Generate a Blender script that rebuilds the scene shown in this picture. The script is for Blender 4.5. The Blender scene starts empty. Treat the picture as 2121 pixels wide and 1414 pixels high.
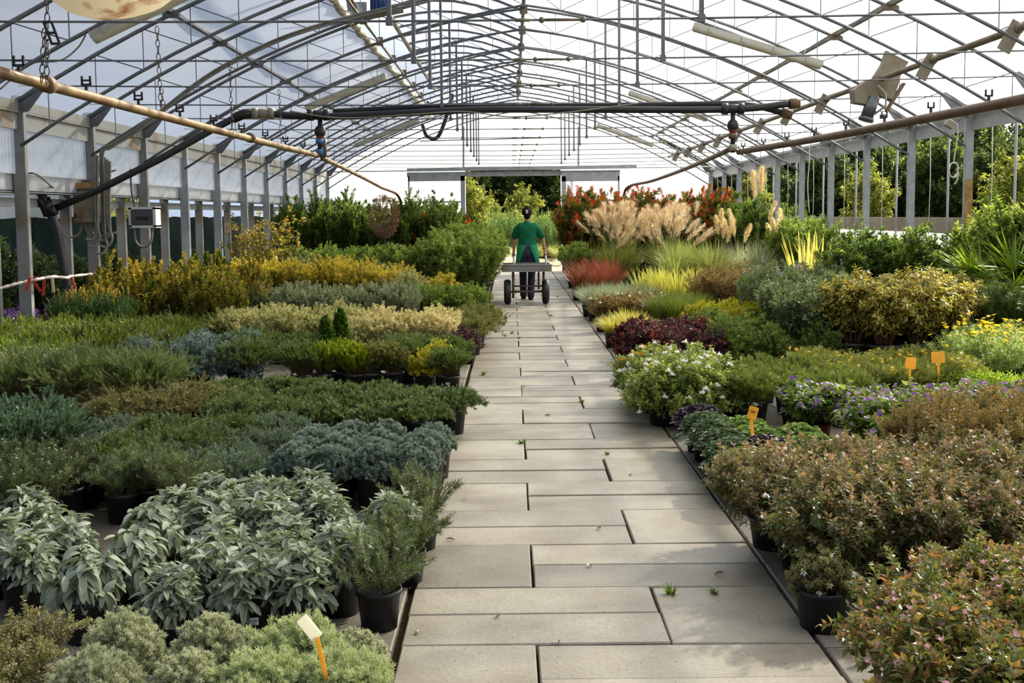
import bpy, math, random
import numpy as np
from mathutils import Vector, Matrix

random.seed(7)
SC = bpy.context.scene
COL = SC.collection
PI = math.pi

# ------------------------------------------------------------------ camera
CAMZ = 1.55
FPX, PPX, PPY = 2350.0, 1060.5, 640.0
TILT, ROLL = math.atan(195.0 / FPX), 0.010
_F = Vector((0, math.cos(TILT), -math.sin(TILT)))
_R0 = Vector((1, 0, 0))
_U0 = Vector((0, math.sin(TILT), math.cos(TILT)))
_R = _R0 * math.cos(ROLL) - _U0 * math.sin(ROLL)
_U = _U0 * math.cos(ROLL) + _R0 * math.sin(ROLL)
CAM = Vector((0, 0, CAMZ))

def ray(px, py):
    return _F + _R * ((px - PPX) / FPX) + _U * ((PPY - py) / FPX)

def gp(px, py, z=0.0):
    """Measured photo pixel -> point on the horizontal plane at height z."""
    d = ray(px, py)
    return CAM + d * ((z - CAMZ) / d.z)

def at(px, py, y):
    """Measured photo pixel -> point at distance y down the house."""
    d = ray(px, py)
    return CAM + d * (y / d.y)

cam_data = bpy.data.cameras.new('camera')
cam_data.sensor_width = 36.0
cam_data.lens = FPX / 2121.0 * 36.0
cam_data.shift_y = -(707.0 - PPY) / 2121.0
cam_data.clip_start = 0.05
cam_data.clip_end = 2000
cam = bpy.data.objects.new('camera', cam_data)
COL.objects.link(cam)
m = Matrix.Identity(4)
for i in range(3):
    m[i][0], m[i][1], m[i][2], m[i][3] = _R[i], _U[i], -_F[i], CAM[i]
cam.matrix_world = m
SC.camera = cam

# ------------------------------------------------------------------ colour + materials
def lin(c):
    out = []
    for v in c[:3]:
        v = v / 255.0
        out.append(v / 12.92 if v <= 0.04045 else ((v + 0.055) / 1.055) ** 2.4)
    return (*out, 1.0)

def new_mat(name):
    m = bpy.data.materials.new(name)
    m.use_nodes = True
    nt = m.node_tree
    nt.nodes.clear()
    out = nt.nodes.new('ShaderNodeOutputMaterial')
    return m, nt, out

def link(nt, a, b):
    nt.links.new(a, b)

def solid(name, c, rough=0.6, metal=0.0, spec=0.5, var=0.12, scale=8.0, bump=0.0, c2=None, lo=0.35, hi=0.7, detail=4.0):
    """Plain surface whose colour wanders with noise between c and c2."""
    m, nt, out = new_mat(name)
    p = nt.nodes.new('ShaderNodeBsdfPrincipled')
    p.inputs['Roughness'].default_value = rough
    p.inputs['Metallic'].default_value = metal
    p.inputs['Specular IOR Level'].default_value = spec
    tc = nt.nodes.new('ShaderNodeTexCoord')
    n = nt.nodes.new('ShaderNodeTexNoise')
    n.inputs['Scale'].default_value = scale
    n.inputs['Detail'].default_value = detail
    link(nt, tc.outputs['Object'], n.inputs['Vector'])
    r = nt.nodes.new('ShaderNodeValToRGB')
    a = lin(c)
    b = lin(c2) if c2 else tuple(min(1, x * (1 - var)) for x in a[:3]) + (1,)
    r.color_ramp.elements[0].color = a
    r.color_ramp.elements[1].color = b
    r.color_ramp.elements[0].position = lo
    r.color_ramp.elements[1].position = hi
    link(nt, n.outputs['Fac'], r.inputs['Fac'])
    link(nt, r.outputs['Color'], p.inputs['Base Color'])
    if bump:
        b_ = nt.nodes.new('ShaderNodeBump')
        b_.inputs['Strength'].default_value = bump
        b_.inputs['Distance'].default_value = 0.01
        link(nt, n.outputs['Fac'], b_.inputs['Height'])
        link(nt, b_.outputs['Normal'], p.inputs['Normal'])
    link(nt, p.outputs['BSDF'], out.inputs['Surface'])
    return m

def leaf(name, cols, trans=0.38, rough=0.40, spec=0.5, tcol=None, rim=None, tstr=1.0):
    """Leaf surface: colour by the per-leaf 'tint' attribute, light passing through the blade."""
    m, nt, out = new_mat(name)
    at_ = nt.nodes.new('ShaderNodeAttribute')
    at_.attribute_name = 'tint'
    r = nt.nodes.new('ShaderNodeValToRGB')
    cr = r.color_ramp
    n = len(cols)
    while len(cr.elements) < n:
        cr.elements.new(0.5)
    for i, c in enumerate(cols):
        cr.elements[i].position = i / (n - 1) if n > 1 else 0
        cr.elements[i].color = lin(c)
    link(nt, at_.outputs['Fac'], r.inputs['Fac'])
    col = r.outputs['Color']
    if rim:
        ra = nt.nodes.new('ShaderNodeAttribute')
        ra.attribute_name = 'rim'
        rr = nt.nodes.new('ShaderNodeValToRGB')
        rr.color_ramp.elements[0].position = rim[1]
        rr.color_ramp.elements[1].position = min(1, rim[1] + 0.12)
        rr.color_ramp.elements[0].color = (0, 0, 0, 1)
        link(nt, ra.outputs['Fac'], rr.inputs['Fac'])
        mx = nt.nodes.new('ShaderNodeMixRGB')
        link(nt, rr.outputs['Color'], mx.inputs['Fac'])
        link(nt, col, mx.inputs['Color1'])
        mx.inputs['Color2'].default_value = lin(rim[0])
        col = mx.outputs['Color']
    p = nt.nodes.new('ShaderNodeBsdfPrincipled')
    p.inputs['Roughness'].default_value = rough
    p.inputs['Specular IOR Level'].default_value = spec
    link(nt, col, p.inputs['Base Color'])
    t = nt.nodes.new('ShaderNodeBsdfTranslucent')
    hs = nt.nodes.new('ShaderNodeMixRGB')
    hs.blend_type = 'MULTIPLY'
    hs.inputs['Fac'].default_value = 1.0
    link(nt, col, hs.inputs['Color1'])
    tc = tcol or (1.36, 1.34, 0.95)
    hs.inputs['Color2'].default_value = (tc[0] * tstr, tc[1] * tstr, tc[2] * tstr, 1)
    link(nt, hs.outputs['Color'], t.inputs['Color'])
    mix = nt.nodes.new('ShaderNodeMixShader')
    mix.inputs['Fac'].default_value = trans
    link(nt, p.outputs['BSDF'], mix.inputs[1])
    link(nt, t.outputs['BSDF'], mix.inputs[2])
    link(nt, mix.outputs['Shader'], out.inputs['Surface'])
    return m

def film(name, tint=(0.93, 0.95, 0.97), clear=0.5, streak=6.0, gloss=0.12, milk=(0.86, 0.88, 0.9)):
    """Greenhouse plastic: partly clear, partly milky, a little glossy."""
    m, nt, out = new_mat(name)
    tr = nt.nodes.new('ShaderNodeBsdfTransparent')
    tr.inputs['Color'].default_value = (*tint, 1)
    tl = nt.nodes.new('ShaderNodeBsdfTranslucent')
    tl.inputs['Color'].default_value = (*milk, 1)
    gl = nt.nodes.new('ShaderNodeBsdfGlossy')
    gl.inputs['Roughness'].default_value = 0.25
    gl.inputs['Color'].default_value = (0.9, 0.92, 0.95, 1)
    tc = nt.nodes.new('ShaderNodeTexCoord')
    mp = nt.nodes.new('ShaderNodeMapping')
    mp.inputs['Scale'].default_value = (1, 0.22, 1)
    n = nt.nodes.new('ShaderNodeTexNoise')
    n.inputs['Scale'].default_value = streak * 0.35
    n.inputs['Detail'].default_value = 5
    link(nt, tc.outputs['Object'], mp.inputs['Vector'])
    link(nt, mp.outputs['Vector'], n.inputs['Vector'])
    mr = nt.nodes.new('ShaderNodeMapRange')
    mr.inputs['From Min'].default_value = 0.3
    mr.inputs['From Max'].default_value = 0.7
    mr.inputs['To Min'].default_value = 1 - clear - 0.08
    mr.inputs['To Max'].default_value = 1 - clear + 0.10
    link(nt, n.outputs['Fac'], mr.inputs['Value'])
    b = nt.nodes.new('ShaderNodeBump')
    b.inputs['Strength'].default_value = 0.35
    b.inputs['Distance'].default_value = 0.05
    link(nt, n.outputs['Fac'], b.inputs['Height'])
    link(nt, b.outputs['Normal'], gl.inputs['Normal'])
    m1 = nt.nodes.new('ShaderNodeMixShader')
    link(nt, mr.outputs['Result'], m1.inputs['Fac'])
    link(nt, tr.outputs['BSDF'], m1.inputs[1])
    link(nt, tl.outputs['BSDF'], m1.inputs[2])
    m2 = nt.nodes.new('ShaderNodeMixShader')
    m2.inputs['Fac'].default_value = gloss
    link(nt, m1.outputs['Shader'], m2.inputs[1])
    link(nt, gl.outputs['BSDF'], m2.inputs[2])
    link(nt, m2.outputs['Shader'], out.inputs['Surface'])
    return m

# ------------------------------------------------------------------ mesh helpers
class MB:
    """Collects simple solids and links them as one mesh object."""
    def __init__(self):
        self.v, self.f, self.s = [], [], []

    def add(self, vs, fs, smooth=False):
        o = len(self.v)
        self.v += [tuple(p) for p in vs]
        self.f += [tuple(i + o for i in f) for f in fs]
        self.s += [smooth] * len(fs)
        return self

    def box(self, c, s, rot=None):
        hx, hy, hz = s[0] / 2, s[1] / 2, s[2] / 2
        vs = [Vector((x, y, z)) for x in (-hx, hx) for y in (-hy, hy) for z in (-hz, hz)]
        if rot is not None:
            vs = [rot @ v for v in vs]
        c = Vector(c)
        vs = [v + c for v in vs]
        return self.add(vs, [(0, 1, 3, 2), (4, 6, 7, 5), (0, 4, 5, 1), (2, 3, 7, 6), (0, 2, 6, 4), (1, 5, 7, 3)])

    def cbox(self, c, s, ch, rot=None):
        """box with chamfered top edges"""
        hx, hy, hz = s[0] / 2, s[1] / 2, s[2] / 2
        vs = []
        for z, k in ((-hz, 0), (hz - ch, 0), (hz, ch)):
            vs += [Vector((-hx + k, -hy + k, z)), Vector((hx - k, -hy + k, z)), Vector((hx - k, hy - k, z)), Vector((-hx + k, hy - k, z))]
        if rot is not None:
            vs = [rot @ v for v in vs]
        c = Vector(c)
        vs = [v + c for v in vs]
        fs = [(3, 2, 1, 0), (8, 9, 10, 11)]
        for l in (0, 4):
            for i in range(4):
                j = (i + 1) % 4
                fs.append((l + i, l + j, l + 4 + j, l + 4 + i))
        return self.add(vs, fs)

    def bar(self, a, b, w, h=None, up=(0, 0, 1)):
        """rectangular bar from a to b, w across, h along up"""
        a, b = Vector(a), Vector(b)
        h = h or w
        d = (b - a)
        if d.length < 1e-6:
            return self
        d.normalize()
        up = Vector(up)
        s = d.cross(up)
        if s.length < 1e-4:
            s = d.cross(Vector((1, 0, 0)))
        s.normalize()
        u = s.cross(d)
        vs = []
        for p in (a, b):
            for x, y in ((-1, -1), (1, -1), (1, 1), (-1, 1)):
                vs.append(p + s * (x * w / 2) + u * (y * h / 2))
        return self.add(vs, [(3, 2, 1, 0), (4, 5, 6, 7), (0, 1, 5, 4), (1, 2, 6, 5), (2, 3, 7, 6), (3, 0, 4, 7)])

    def tube(self, pts, r, n=8, cap=True):
        pts = [Vector(p) for p in pts]
        rs = r if isinstance(r, (list, tuple)) else [r] * len(pts)
        k = len(pts)
        vs, fs = [], []
        prev = None
        for i, p in enumerate(pts):
            t = (pts[min(i + 1, k - 1)] - pts[max(i - 1, 0)])
            if t.length < 1e-9:
                t = Vector((0, 0, 1))
            t.normalize()
            if prev is None:
                a = t.cross(Vector((0, 0, 1)))
                if a.length < 1e-3:
                    a = t.cross(Vector((1, 0, 0)))
            else:
                a = prev - t * prev.dot(t)
                if a.length < 1e-4:
                    a = t.cross(Vector((0, 0, 1)))
            a.normalize()
            prev = a
            b = t.cross(a)
            for j in range(n):
                th = 2 * PI * j / n
                vs.append(p + (a * math.cos(th) + b * math.sin(th)) * rs[i])
        for i in range(k - 1):
            for j in range(n):
                j2 = (j + 1) % n
                fs.append((i * n + j, i * n + j2, (i + 1) * n + j2, (i + 1) * n + j))
        if cap:
            fs.append(tuple(range(n - 1, -1, -1)))
            fs.append(tuple((k - 1) * n + j for j in range(n)))
        return self.add(vs, fs, True)

    def lathe(self, prof, c=(0, 0, 0), n=20, axis=None):
        """prof: [(radius, height)], turned about z (or about axis matrix)"""
        c = Vector(c)
        vs, fs = [], []
        for r, z in prof:
            for j in range(n):
                th = 2 * PI * j / n
                v = Vector((r * math.cos(th), r * math.sin(th), z))
                if axis is not None:
                    v = axis @ v
                vs.append(v + c)
        for i in range(len(prof) - 1):
            for j in range(n):
                j2 = (j + 1) % n
                fs.append((i * n + j, i * n + j2, (i + 1) * n + j2, (i + 1) * n + j))
        return self.add(vs, fs, True)

    def ball(self, c, r, seg=10, rings=6, scale=(1, 1, 1)):
        prof = []
        c = Vector(c)
        vs, fs = [], []
        for i in range(rings + 1):
            ph = PI * i / rings
            for j in range(seg):
                th = 2 * PI * j / seg
                vs.append(c + Vector((r * scale[0] * math.sin(ph) * math.cos(th), r * scale[1] * math.sin(ph) * math.sin(th), -r * scale[2] * math.cos(ph))))
        for i in range(rings):
            for j in range(seg):
                j2 = (j + 1) % seg
                fs.append((i * seg + j, i * seg + j2, (i + 1) * seg + j2, (i + 1) * seg + j))
        return self.add(vs, fs, True)

    def sheet(self, rows, smooth=True):
        """rows: list of equal-length point lists"""
        n = len(rows[0])
        vs = [p for r in rows for p in r]
        fs = []
        for i in range(len(rows) - 1):
            for j in range(n - 1):
                fs.append((i * n + j, i * n + j + 1, (i + 1) * n + j + 1, (i + 1) * n + j))
        return self.add(vs, fs, smooth)

    def mesh(self, name):
        me = bpy.data.meshes.new(name)
        me.from_pydata(self.v, [], self.f)
        me.polygons.foreach_set('use_smooth', self.s)
        me.update()
        return me

    def build(self, name, mat, parent=None, loc=None):
        return obj(name, self.mesh(name), mat, parent, loc)

def obj(name, me, mat=None, parent=None, loc=None):
    o = bpy.data.objects.new(name, me)
    COL.objects.link(o)
    if mat is not None and len(me.materials) == 0:
        me.materials.append(mat)
    if parent is not None:
        o.parent = parent
    if loc is not None:
        o.location = loc
    return o

def tag(o, label=None, cat=None, group=None, kind=None):
    if label: o['label'] = label
    if cat: o['category'] = cat
    if group: o['group'] = group
    if kind: o['kind'] = kind
    return o

def thing(name, label, cat, loc=(0, 0, 0), rz=0.0, group=None):
    o = bpy.data.objects.new(name, None)
    o.empty_display_size = 0.1
    COL.objects.link(o)
    o.location = loc
    o.rotation_euler = (0, 0, rz)
    return tag(o, label, cat, group)

def struct(name, mb, mat, label=None):
    o = mb.build(name, mat)
    return tag(o, label, None, None, 'structure')

ORD = ['first', 'second', 'third', 'fourth', 'fifth', 'sixth', 'seventh', 'eighth', 'ninth', 'tenth', 'eleventh', 'twelfth',
       'thirteenth', 'fourteenth', 'fifteenth', 'sixteenth', 'seventeenth', 'eighteenth', 'nineteenth', 'twentieth']

def place_on(child_pts_axis):
    pass

# remeshed figure helper: overlapping capsules fused to one continuous skin
def capsules(segs, n=14):
    mb = MB()
    for a, b, ra, rb in segs:
        a, b = Vector(a), Vector(b)
        d = b - a
        L = d.length
        d.normalize()
        s = d.cross(Vector((0, 0, 1)))
        if s.length < 1e-3:
            s = d.cross(Vector((1, 0, 0)))
        s.normalize()
        u = s.cross(d)
        vs, fs = [], []
        rows = []
        for i in range(6):
            ph = PI / 2 * (1 - i / 5)
            rows.append((a - d * ra * math.sin(ph), max(ra * math.cos(ph), 1e-4)))
        for i in range(6):
            ph = PI / 2 * i / 5
            rows.append((b + d * rb * math.sin(ph), max(rb * math.cos(ph), 1e-4)))
        for p, r in rows:
            for j in range(n):
                th = 2 * PI * j / n
                vs.append(p + (s * math.cos(th) + u * math.sin(th)) * r)
        for i in range(len(rows) - 1):
            for j in range(n):
                j2 = (j + 1) % n
                fs.append((i * n + j, i * n + j2, (i + 1) * n + j2, (i + 1) * n + j))
        fs.append(tuple(range(n - 1, -1, -1)))
        fs.append(tuple((len(rows) - 1) * n + j for j in range(n)))
        mb.add(vs, fs, True)
    return mb

def rings(rows, n=24):
    """closed loft: rows of (centre, half width x, half depth y)"""
    mb = MB()
    vs, fs = [], []
    for c, rx, ry in rows:
        for j in range(n):
            th = 2 * PI * j / n
            vs.append((c[0] + rx * math.cos(th), c[1] + ry * math.sin(th), c[2]))
    for i in range(len(rows) - 1):
        for j in range(n):
            j2 = (j + 1) % n
            fs.append((i * n + j, i * n + j2, (i + 1) * n + j2, (i + 1) * n + j))
    fs.append(tuple(range(n - 1, -1, -1)))
    fs.append(tuple((len(rows) - 1) * n + j for j in range(n)))
    mb.add(vs, fs, True)
    return mb

def fuse(mb, name, voxel, smooth=4):
    me = mb.mesh(name + '_raw')
    o = bpy.data.objects.new(name + '_raw', me)
    COL.objects.link(o)
    r = o.modifiers.new('r', 'REMESH')
    r.mode = 'VOXEL'
    r.voxel_size = voxel
    r.use_smooth_shade = True
    if smooth:
        s = o.modifiers.new('s', 'SMOOTH')
        s.factor = 0.5
        s.iterations = smooth
    dg = bpy.context.evaluated_depsgraph_get()
    dg.update()
    me2 = bpy.data.meshes.new_from_object(o.evaluated_get(dg))
    me2.name = name
    bpy.data.objects.remove(o)
    bpy.data.meshes.remove(me)
    return me2
# ------------------------------------------------------------------ light, sky, exposure
SUN_EL, SUN_AZ = math.radians(36), math.radians(42)      # ahead of us and to the right
SUN = Vector((math.cos(SUN_EL) * math.sin(SUN_AZ), math.cos(SUN_EL) * math.cos(SUN_AZ), math.sin(SUN_EL)))
sl = bpy.data.lights.new('sun', 'SUN')
sl.energy = 6.2
sl.angle = math.radians(1.5)
sl.color = (1.0, 0.93, 0.80)
so = bpy.data.objects.new('sun', sl)
COL.objects.link(so)
so.rotation_euler = (-SUN).to_track_quat('-Z', 'Y').to_euler()
so.location = SUN * 40

w = bpy.data.worlds.new('sky')
SC.world = w
w.use_nodes = True
nt = w.node_tree
nt.nodes.clear()
wo = nt.nodes.new('ShaderNodeOutputWorld')
bg = nt.nodes.new('ShaderNodeBackground')
tc = nt.nodes.new('ShaderNodeTexCoord')
dotn = nt.nodes.new('ShaderNodeVectorMath'); dotn.operation = 'DOT_PRODUCT'
link(nt, tc.outputs['Generated'], dotn.inputs[0])
dotn.inputs[1].default_value = Vector((0.80, 0.5, 0.33)).normalized()
rm = nt.nodes.new('ShaderNodeValToRGB')
els = rm.color_ramp.elements
els[0].position = 0.10; els[0].color = (0.22, 0.28, 0.38, 1)
els[1].position = 1.0; els[1].color = (2.6, 2.5, 2.35, 1)
e = els.new(0.40); e.color = (0.40, 0.47, 0.58, 1)
e = els.new(0.66); e.color = (1.35, 1.38, 1.40, 1)
link(nt, dotn.outputs['Value'], rm.inputs['Fac'])
cl = nt.nodes.new('ShaderNodeTexNoise')
cl.inputs['Scale'].default_value = 3.0
cl.inputs['Detail'].default_value = 6
mpw = nt.nodes.new('ShaderNodeMapping')
mpw.inputs['Scale'].default_value = (1, 1, 2.4)
link(nt, tc.outputs['Generated'], mpw.inputs['Vector'])
link(nt, mpw.outputs['Vector'], cl.inputs['Vector'])
mrw = nt.nodes.new('ShaderNodeMapRange')
mrw.inputs['From Min'].default_value = 0.35
mrw.inputs['From Max'].default_value = 0.7
mrw.inputs['To Min'].default_value = 0.62
mrw.inputs['To Max'].default_value = 1.45
link(nt, cl.outputs['Fac'], mrw.inputs['Value'])
mul = nt.nodes.new('ShaderNodeVectorMath'); mul.operation = 'SCALE'
link(nt, rm.outputs['Color'], mul.inputs[0])
link(nt, mrw.outputs['Result'], mul.inputs['Scale'])
link(nt, mul.outputs['Vector'], bg.inputs['Color'])
bg.inputs['Strength'].default_value = 1.0
link(nt, bg.outputs['Background'], wo.inputs['Surface'])

vs_ = SC.view_settings
vs_.view_transform = 'Standard'
vs_.look = 'None'
vs_.exposure = 0.72
vs_.gamma = 1.0
vs_.use_curve_mapping = False
cy = SC.cycles
cy.max_bounces = 8
cy.diffuse_bounces = 3
cy.glossy_bounces = 2
cy.transmission_bounces = 4
cy.transparent_max_bounces = 12
cy.caustics_reflective = False
cy.caustics_refractive = False
cy.sample_clamp_indirect = 6.0
cy.use_denoising = True
cy.use_adaptive_sampling = True
cy.adaptive_threshold = 0.02

# ------------------------------------------------------------------ materials of the house
M = {}
M['steel'] = solid('galvanised_steel', (172, 175, 176), 0.55, 0.12, 0.5, c2=(142, 146, 149), scale=6, lo=0.3, hi=0.75)
M['steel_rust'] = solid('rust_stained_steel', (138, 138, 134), 0.65, 0.2, 0.4, c2=(118, 98, 68), scale=2.2, lo=0.5, hi=0.7)
M['rust_foot'] = solid('rusty_orange_steel', (150, 108, 62), 0.8, 0.1, 0.3, c2=(182, 146, 96), scale=14)
M['arch_steel'] = solid('arch_tube_steel', (120, 123, 126), 0.5, 0.45, 0.5, c2=(96, 98, 100), scale=4)
M['warm_steel'] = solid('aged_arch_steel', (128, 120, 104), 0.6, 0.3, 0.4, c2=(98, 84, 66), scale=4)
M['rust_pipe'] = solid('rusty_pipe', (128, 108, 66), 0.5, 0.1, 0.5, c2=(98, 66, 38), scale=5, lo=0.4, hi=0.65)
M['brown_pipe'] = solid('brown_pipe', (112, 88, 66), 0.6, 0.1, 0.4, c2=(88, 66, 48), scale=5)
M['black'] = solid('black_plastic', (30, 30, 31), 0.5, 0, 0.5, var=0.3, scale=6)
M['pot'] = solid('black_pot_plastic', (34, 33, 33), 0.55, 0, 0.45, c2=(22, 22, 23), scale=9)
M['terracotta'] = solid('terracotta_plastic', (122, 58, 36), 0.7, 0, 0.3, c2=(98, 44, 28), scale=9)
M['soil'] = solid('potting_soil', (52, 42, 32), 0.95, 0, 0.1, c2=(30, 24, 19), scale=60, bump=0.8)
M['grey_plastic'] = solid('grey_plastic', (150, 146, 132), 0.6, 0, 0.4, c2=(128, 120, 104), scale=5)
M['conduit'] = solid('grey_conduit', (138, 134, 122), 0.55, 0, 0.4, c2=(112, 108, 98), scale=6)
M['box'] = solid('stained_beige_box', (150, 142, 122), 0.7, 0, 0.3, c2=(124, 92, 64), scale=3.2, lo=0.5, hi=0.66)
M['white'] = solid('white_plastic', (216, 216, 210), 0.5, 0, 0.5, var=0.08)
M['smoke'] = solid('smoked_window', (70, 74, 78), 0.25, 0, 0.6, var=0.1)
M['lamp_white'] = solid('lamp_cover_plastic', (206, 202, 186), 0.4, 0, 0.5, c2=(188, 180, 158), scale=3)
M['lamp_body'] = solid('lamp_tray_grey', (176, 174, 162), 0.6, 0, 0.4, var=0.1)
M['enamel'] = solid('rust_stained_shell', (250, 242, 220), 0.35, 0, 0.5, c2=(166, 104, 26), scale=5.0, lo=0.54, hi=0.66, detail=8)
_nt = M['enamel'].node_tree
_tl = _nt.nodes.new('ShaderNodeBsdfTranslucent'); _mx = _nt.nodes.new('ShaderNodeMixShader'); _mx.inputs['Fac'].default_value = .6
_pr = [n for n in _nt.nodes if n.type == 'BSDF_PRINCIPLED'][0]; _rp = [n for n in _nt.nodes if n.type == 'VALTORGB'][0]
link(_nt, _rp.outputs['Color'], _tl.inputs['Color']); link(_nt, _pr.outputs['BSDF'], _mx.inputs[1]); link(_nt, _tl.outputs['BSDF'], _mx.inputs[2])
link(_nt, _mx.outputs['Shader'], [n for n in _nt.nodes if n.type == 'OUTPUT_MATERIAL'][0].inputs['Surface'])
M['blue'] = solid('blue_paint', (44, 72, 138), 0.45, 0, 0.5, var=0.25)
M['blue_fit'] = solid('blue_pipe_fitting', (60, 112, 160), 0.5, 0, 0.5, var=0.2)
M['red_mark'] = solid('red_valve_ring', (140, 40, 34), 0.6, 0, 0.4)
M['board'] = solid('weathered_board', (168, 156, 136), 0.8, 0, 0.2, c2=(138, 126, 108), scale=3)
M['net_dark'] = solid('dark_shade_net', (9, 12, 15), 0.9, 0, 0.02, c2=(6, 8, 11), scale=2)
M['net_green'] = solid('green_shade_net', (10, 24, 21), 0.9, 0, 0.02, c2=(6, 13, 15), scale=3)
M['net_light'] = solid('sunlit_green_cloth', (64, 118, 84), 0.9, 0, 0.1, c2=(48, 98, 72), scale=3)
M['chain'] = solid('dark_chain', (70, 66, 60), 0.6, 0.5, 0.4, var=0.2)
M['cord'] = solid('white_cord', (214, 212, 200), 0.8, 0, 0.2)
M['film'] = film('greenhouse_film', clear=0.46)
M['film_shaded'] = film('shade_toned_film', tint=(0.67, 0.69, 0.715), clear=0.5, milk=(0.42, 0.43, 0.455), gloss=0.10)  # same film as the bright slope, its dimness put into the colour
M['film_gable'] = film('gable_film', clear=0.30, gloss=0.04)
M['ribbed'] = film('ribbed_panel', tint=(0.9, 0.92, 0.95), clear=0.12, gloss=0.06, streak=14)
M['white_sheet'] = film('white_sheeting', clear=0.02, gloss=0.03)
M['yellow_card'] = leaf('yellow_card', [(250, 202, 84), (250, 202, 84)], trans=.5, tcol=(1, 1, .95))
M['glare_card'] = leaf('glare_card', [(253, 250, 236), (253, 250, 236)], trans=.88, tcol=(1, 1, .97))  # near-white colour paints in the overexposed glare on the card
M['ink'] = solid('ink', (70, 60, 50), 0.8)
M['tape_red'] = solid('red_tape', (190, 60, 44), 0.6)
M['tape_white'] = solid('white_tape', (222, 206, 190), 0.6)

# ------------------------------------------------------------------ paving and beds
def concrete(name, c1, c2, c3):
    m, nt, out = new_mat(name)
    p = nt.nodes.new('ShaderNodeBsdfPrincipled')
    p.inputs['Specular IOR Level'].default_value = 0.5
    tc = nt.nodes.new('ShaderNodeTexCoord')
    ta = nt.nodes.new('ShaderNodeAttribute'); ta.attribute_name = 'tint'
    n1 = nt.nodes.new('ShaderNodeTexNoise'); n1.inputs['Scale'].default_value = 2.6; n1.inputs['Detail'].default_value = 6
    n2 = nt.nodes.new('ShaderNodeTexNoise'); n2.inputs['Scale'].default_value = 55; n2.inputs['Detail'].default_value = 3
    n3 = nt.nodes.new('ShaderNodeTexVoronoi'); n3.inputs['Scale'].default_value = 34
    for n in (n1, n2, n3):
        link(nt, tc.outputs['Object'], n.inputs['Vector'])
    r1 = nt.nodes.new('ShaderNodeValToRGB')
    r1.color_ramp.elements[0].color = lin(c1); r1.color_ramp.elements[0].position = 0.35
    r1.color_ramp.elements[1].color = lin(c2); r1.color_ramp.elements[1].position = 0.68
    link(nt, n1.outputs['Fac'], r1.inputs['Fac'])
    sl_ = nt.nodes.new('ShaderNodeMapRange')
    sl_.inputs['To Min'].default_value = 0.74; sl_.inputs['To Max'].default_value = 1.2
    link(nt, ta.outputs['Fac'], sl_.inputs['Value'])
    sc = nt.nodes.new('ShaderNodeVectorMath'); sc.operation = 'SCALE'
    link(nt, r1.outputs['Color'], sc.inputs[0]); link(nt, sl_.outputs['Result'], sc.inputs['Scale'])
    g = nt.nodes.new('ShaderNodeMapRange')
    g.inputs['From Min'].default_value = 0.3; g.inputs['From Max'].default_value = 0.7
    g.inputs['To Min'].default_value = 0.88; g.inputs['To Max'].default_value = 1.10
    link(nt, n2.outputs['Fac'], g.inputs['Value'])
    sc2 = nt.nodes.new('ShaderNodeVectorMath'); sc2.operation = 'SCALE'
    link(nt, sc.outputs['Vector'], sc2.inputs[0]); link(nt, g.outputs['Result'], sc2.inputs['Scale'])
    # small pits in the cast face
    pit = nt.nodes.new('ShaderNodeValToRGB')
    pit.color_ramp.elements[0].position = 0.07; pit.color_ramp.elements[0].color = (1, 1, 1, 1)
    pit.color_ramp.elements[1].position = 0.17; pit.color_ramp.elements[1].color = (0, 0, 0, 1)
    link(nt, n3.outputs['Distance'], pit.inputs['Fac'])
    sel = nt.nodes.new('ShaderNodeMath'); sel.operation = 'GREATER_THAN'; sel.inputs[1].default_value = 0.52
    sep = nt.nodes.new('ShaderNodeSeparateColor')
    link(nt, n3.outputs['Color'], sep.inputs['Color'])
    link(nt, sep.outputs['Red'], sel.inputs[0])
    mp_ = nt.nodes.new('ShaderNodeMath'); mp_.operation = 'MULTIPLY'
    link(nt, pit.outputs['Color'], mp_.inputs[0]); link(nt, sel.outputs['Value'], mp_.inputs[1])
    mx = nt.nodes.new('ShaderNodeMixRGB'); mx.inputs['Color2'].default_value = lin(c3)
    mm = nt.nodes.new('ShaderNodeMath'); mm.operation = 'MULTIPLY'; mm.inputs[1].default_value = 0.75
    link(nt, mp_.outputs['Value'], mm.inputs[0])
    link(nt, mm.outputs['Value'], mx.inputs['Fac'])
    link(nt, sc2.outputs['Vector'], mx.inputs['Color1'])
    link(nt, mx.outputs['Color'], p.inputs['Base Color'])
    p.inputs['Roughness'].default_value = 0.48
    b = nt.nodes.new('ShaderNodeBump'); b.inputs['Strength'].default_value = 0.35; b.inputs['Distance'].default_value = 0.004
    ad = nt.nodes.new('ShaderNodeMath'); ad.operation = 'SUBTRACT'
    link(nt, n2.outputs['Fac'], ad.inputs[0]); link(nt, mp_.outputs['Value'], ad.inputs[1])
    link(nt, ad.outputs['Value'], b.inputs['Height'])
    link(nt, b.outputs['Normal'], p.inputs['Normal'])
    link(nt, p.outputs['BSDF'], out.inputs['Surface'])
    return m

M['paving'] = concrete('paving_concrete', (156, 147, 129), (126, 115, 95), (70, 62, 50))
M['bed'] = concrete('bed_slab_concrete', (128, 120, 106), (104, 95, 82), (58, 50, 42))
M['joint'] = solid('joint_soil', (78, 60, 36), 0.95, 0, 0.1, c2=(48, 38, 25), scale=30)
M['ground'] = solid('trodden_ground', (104, 92, 68), 0.95, 0, 0.1, c2=(72, 66, 44), scale=1.5)
M['sand'] = solid('pale_sandy_ground', (196, 178, 148), 0.95, 0, 0.1, c2=(150, 132, 96), scale=1.1, detail=8, bump=0.5)

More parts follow.
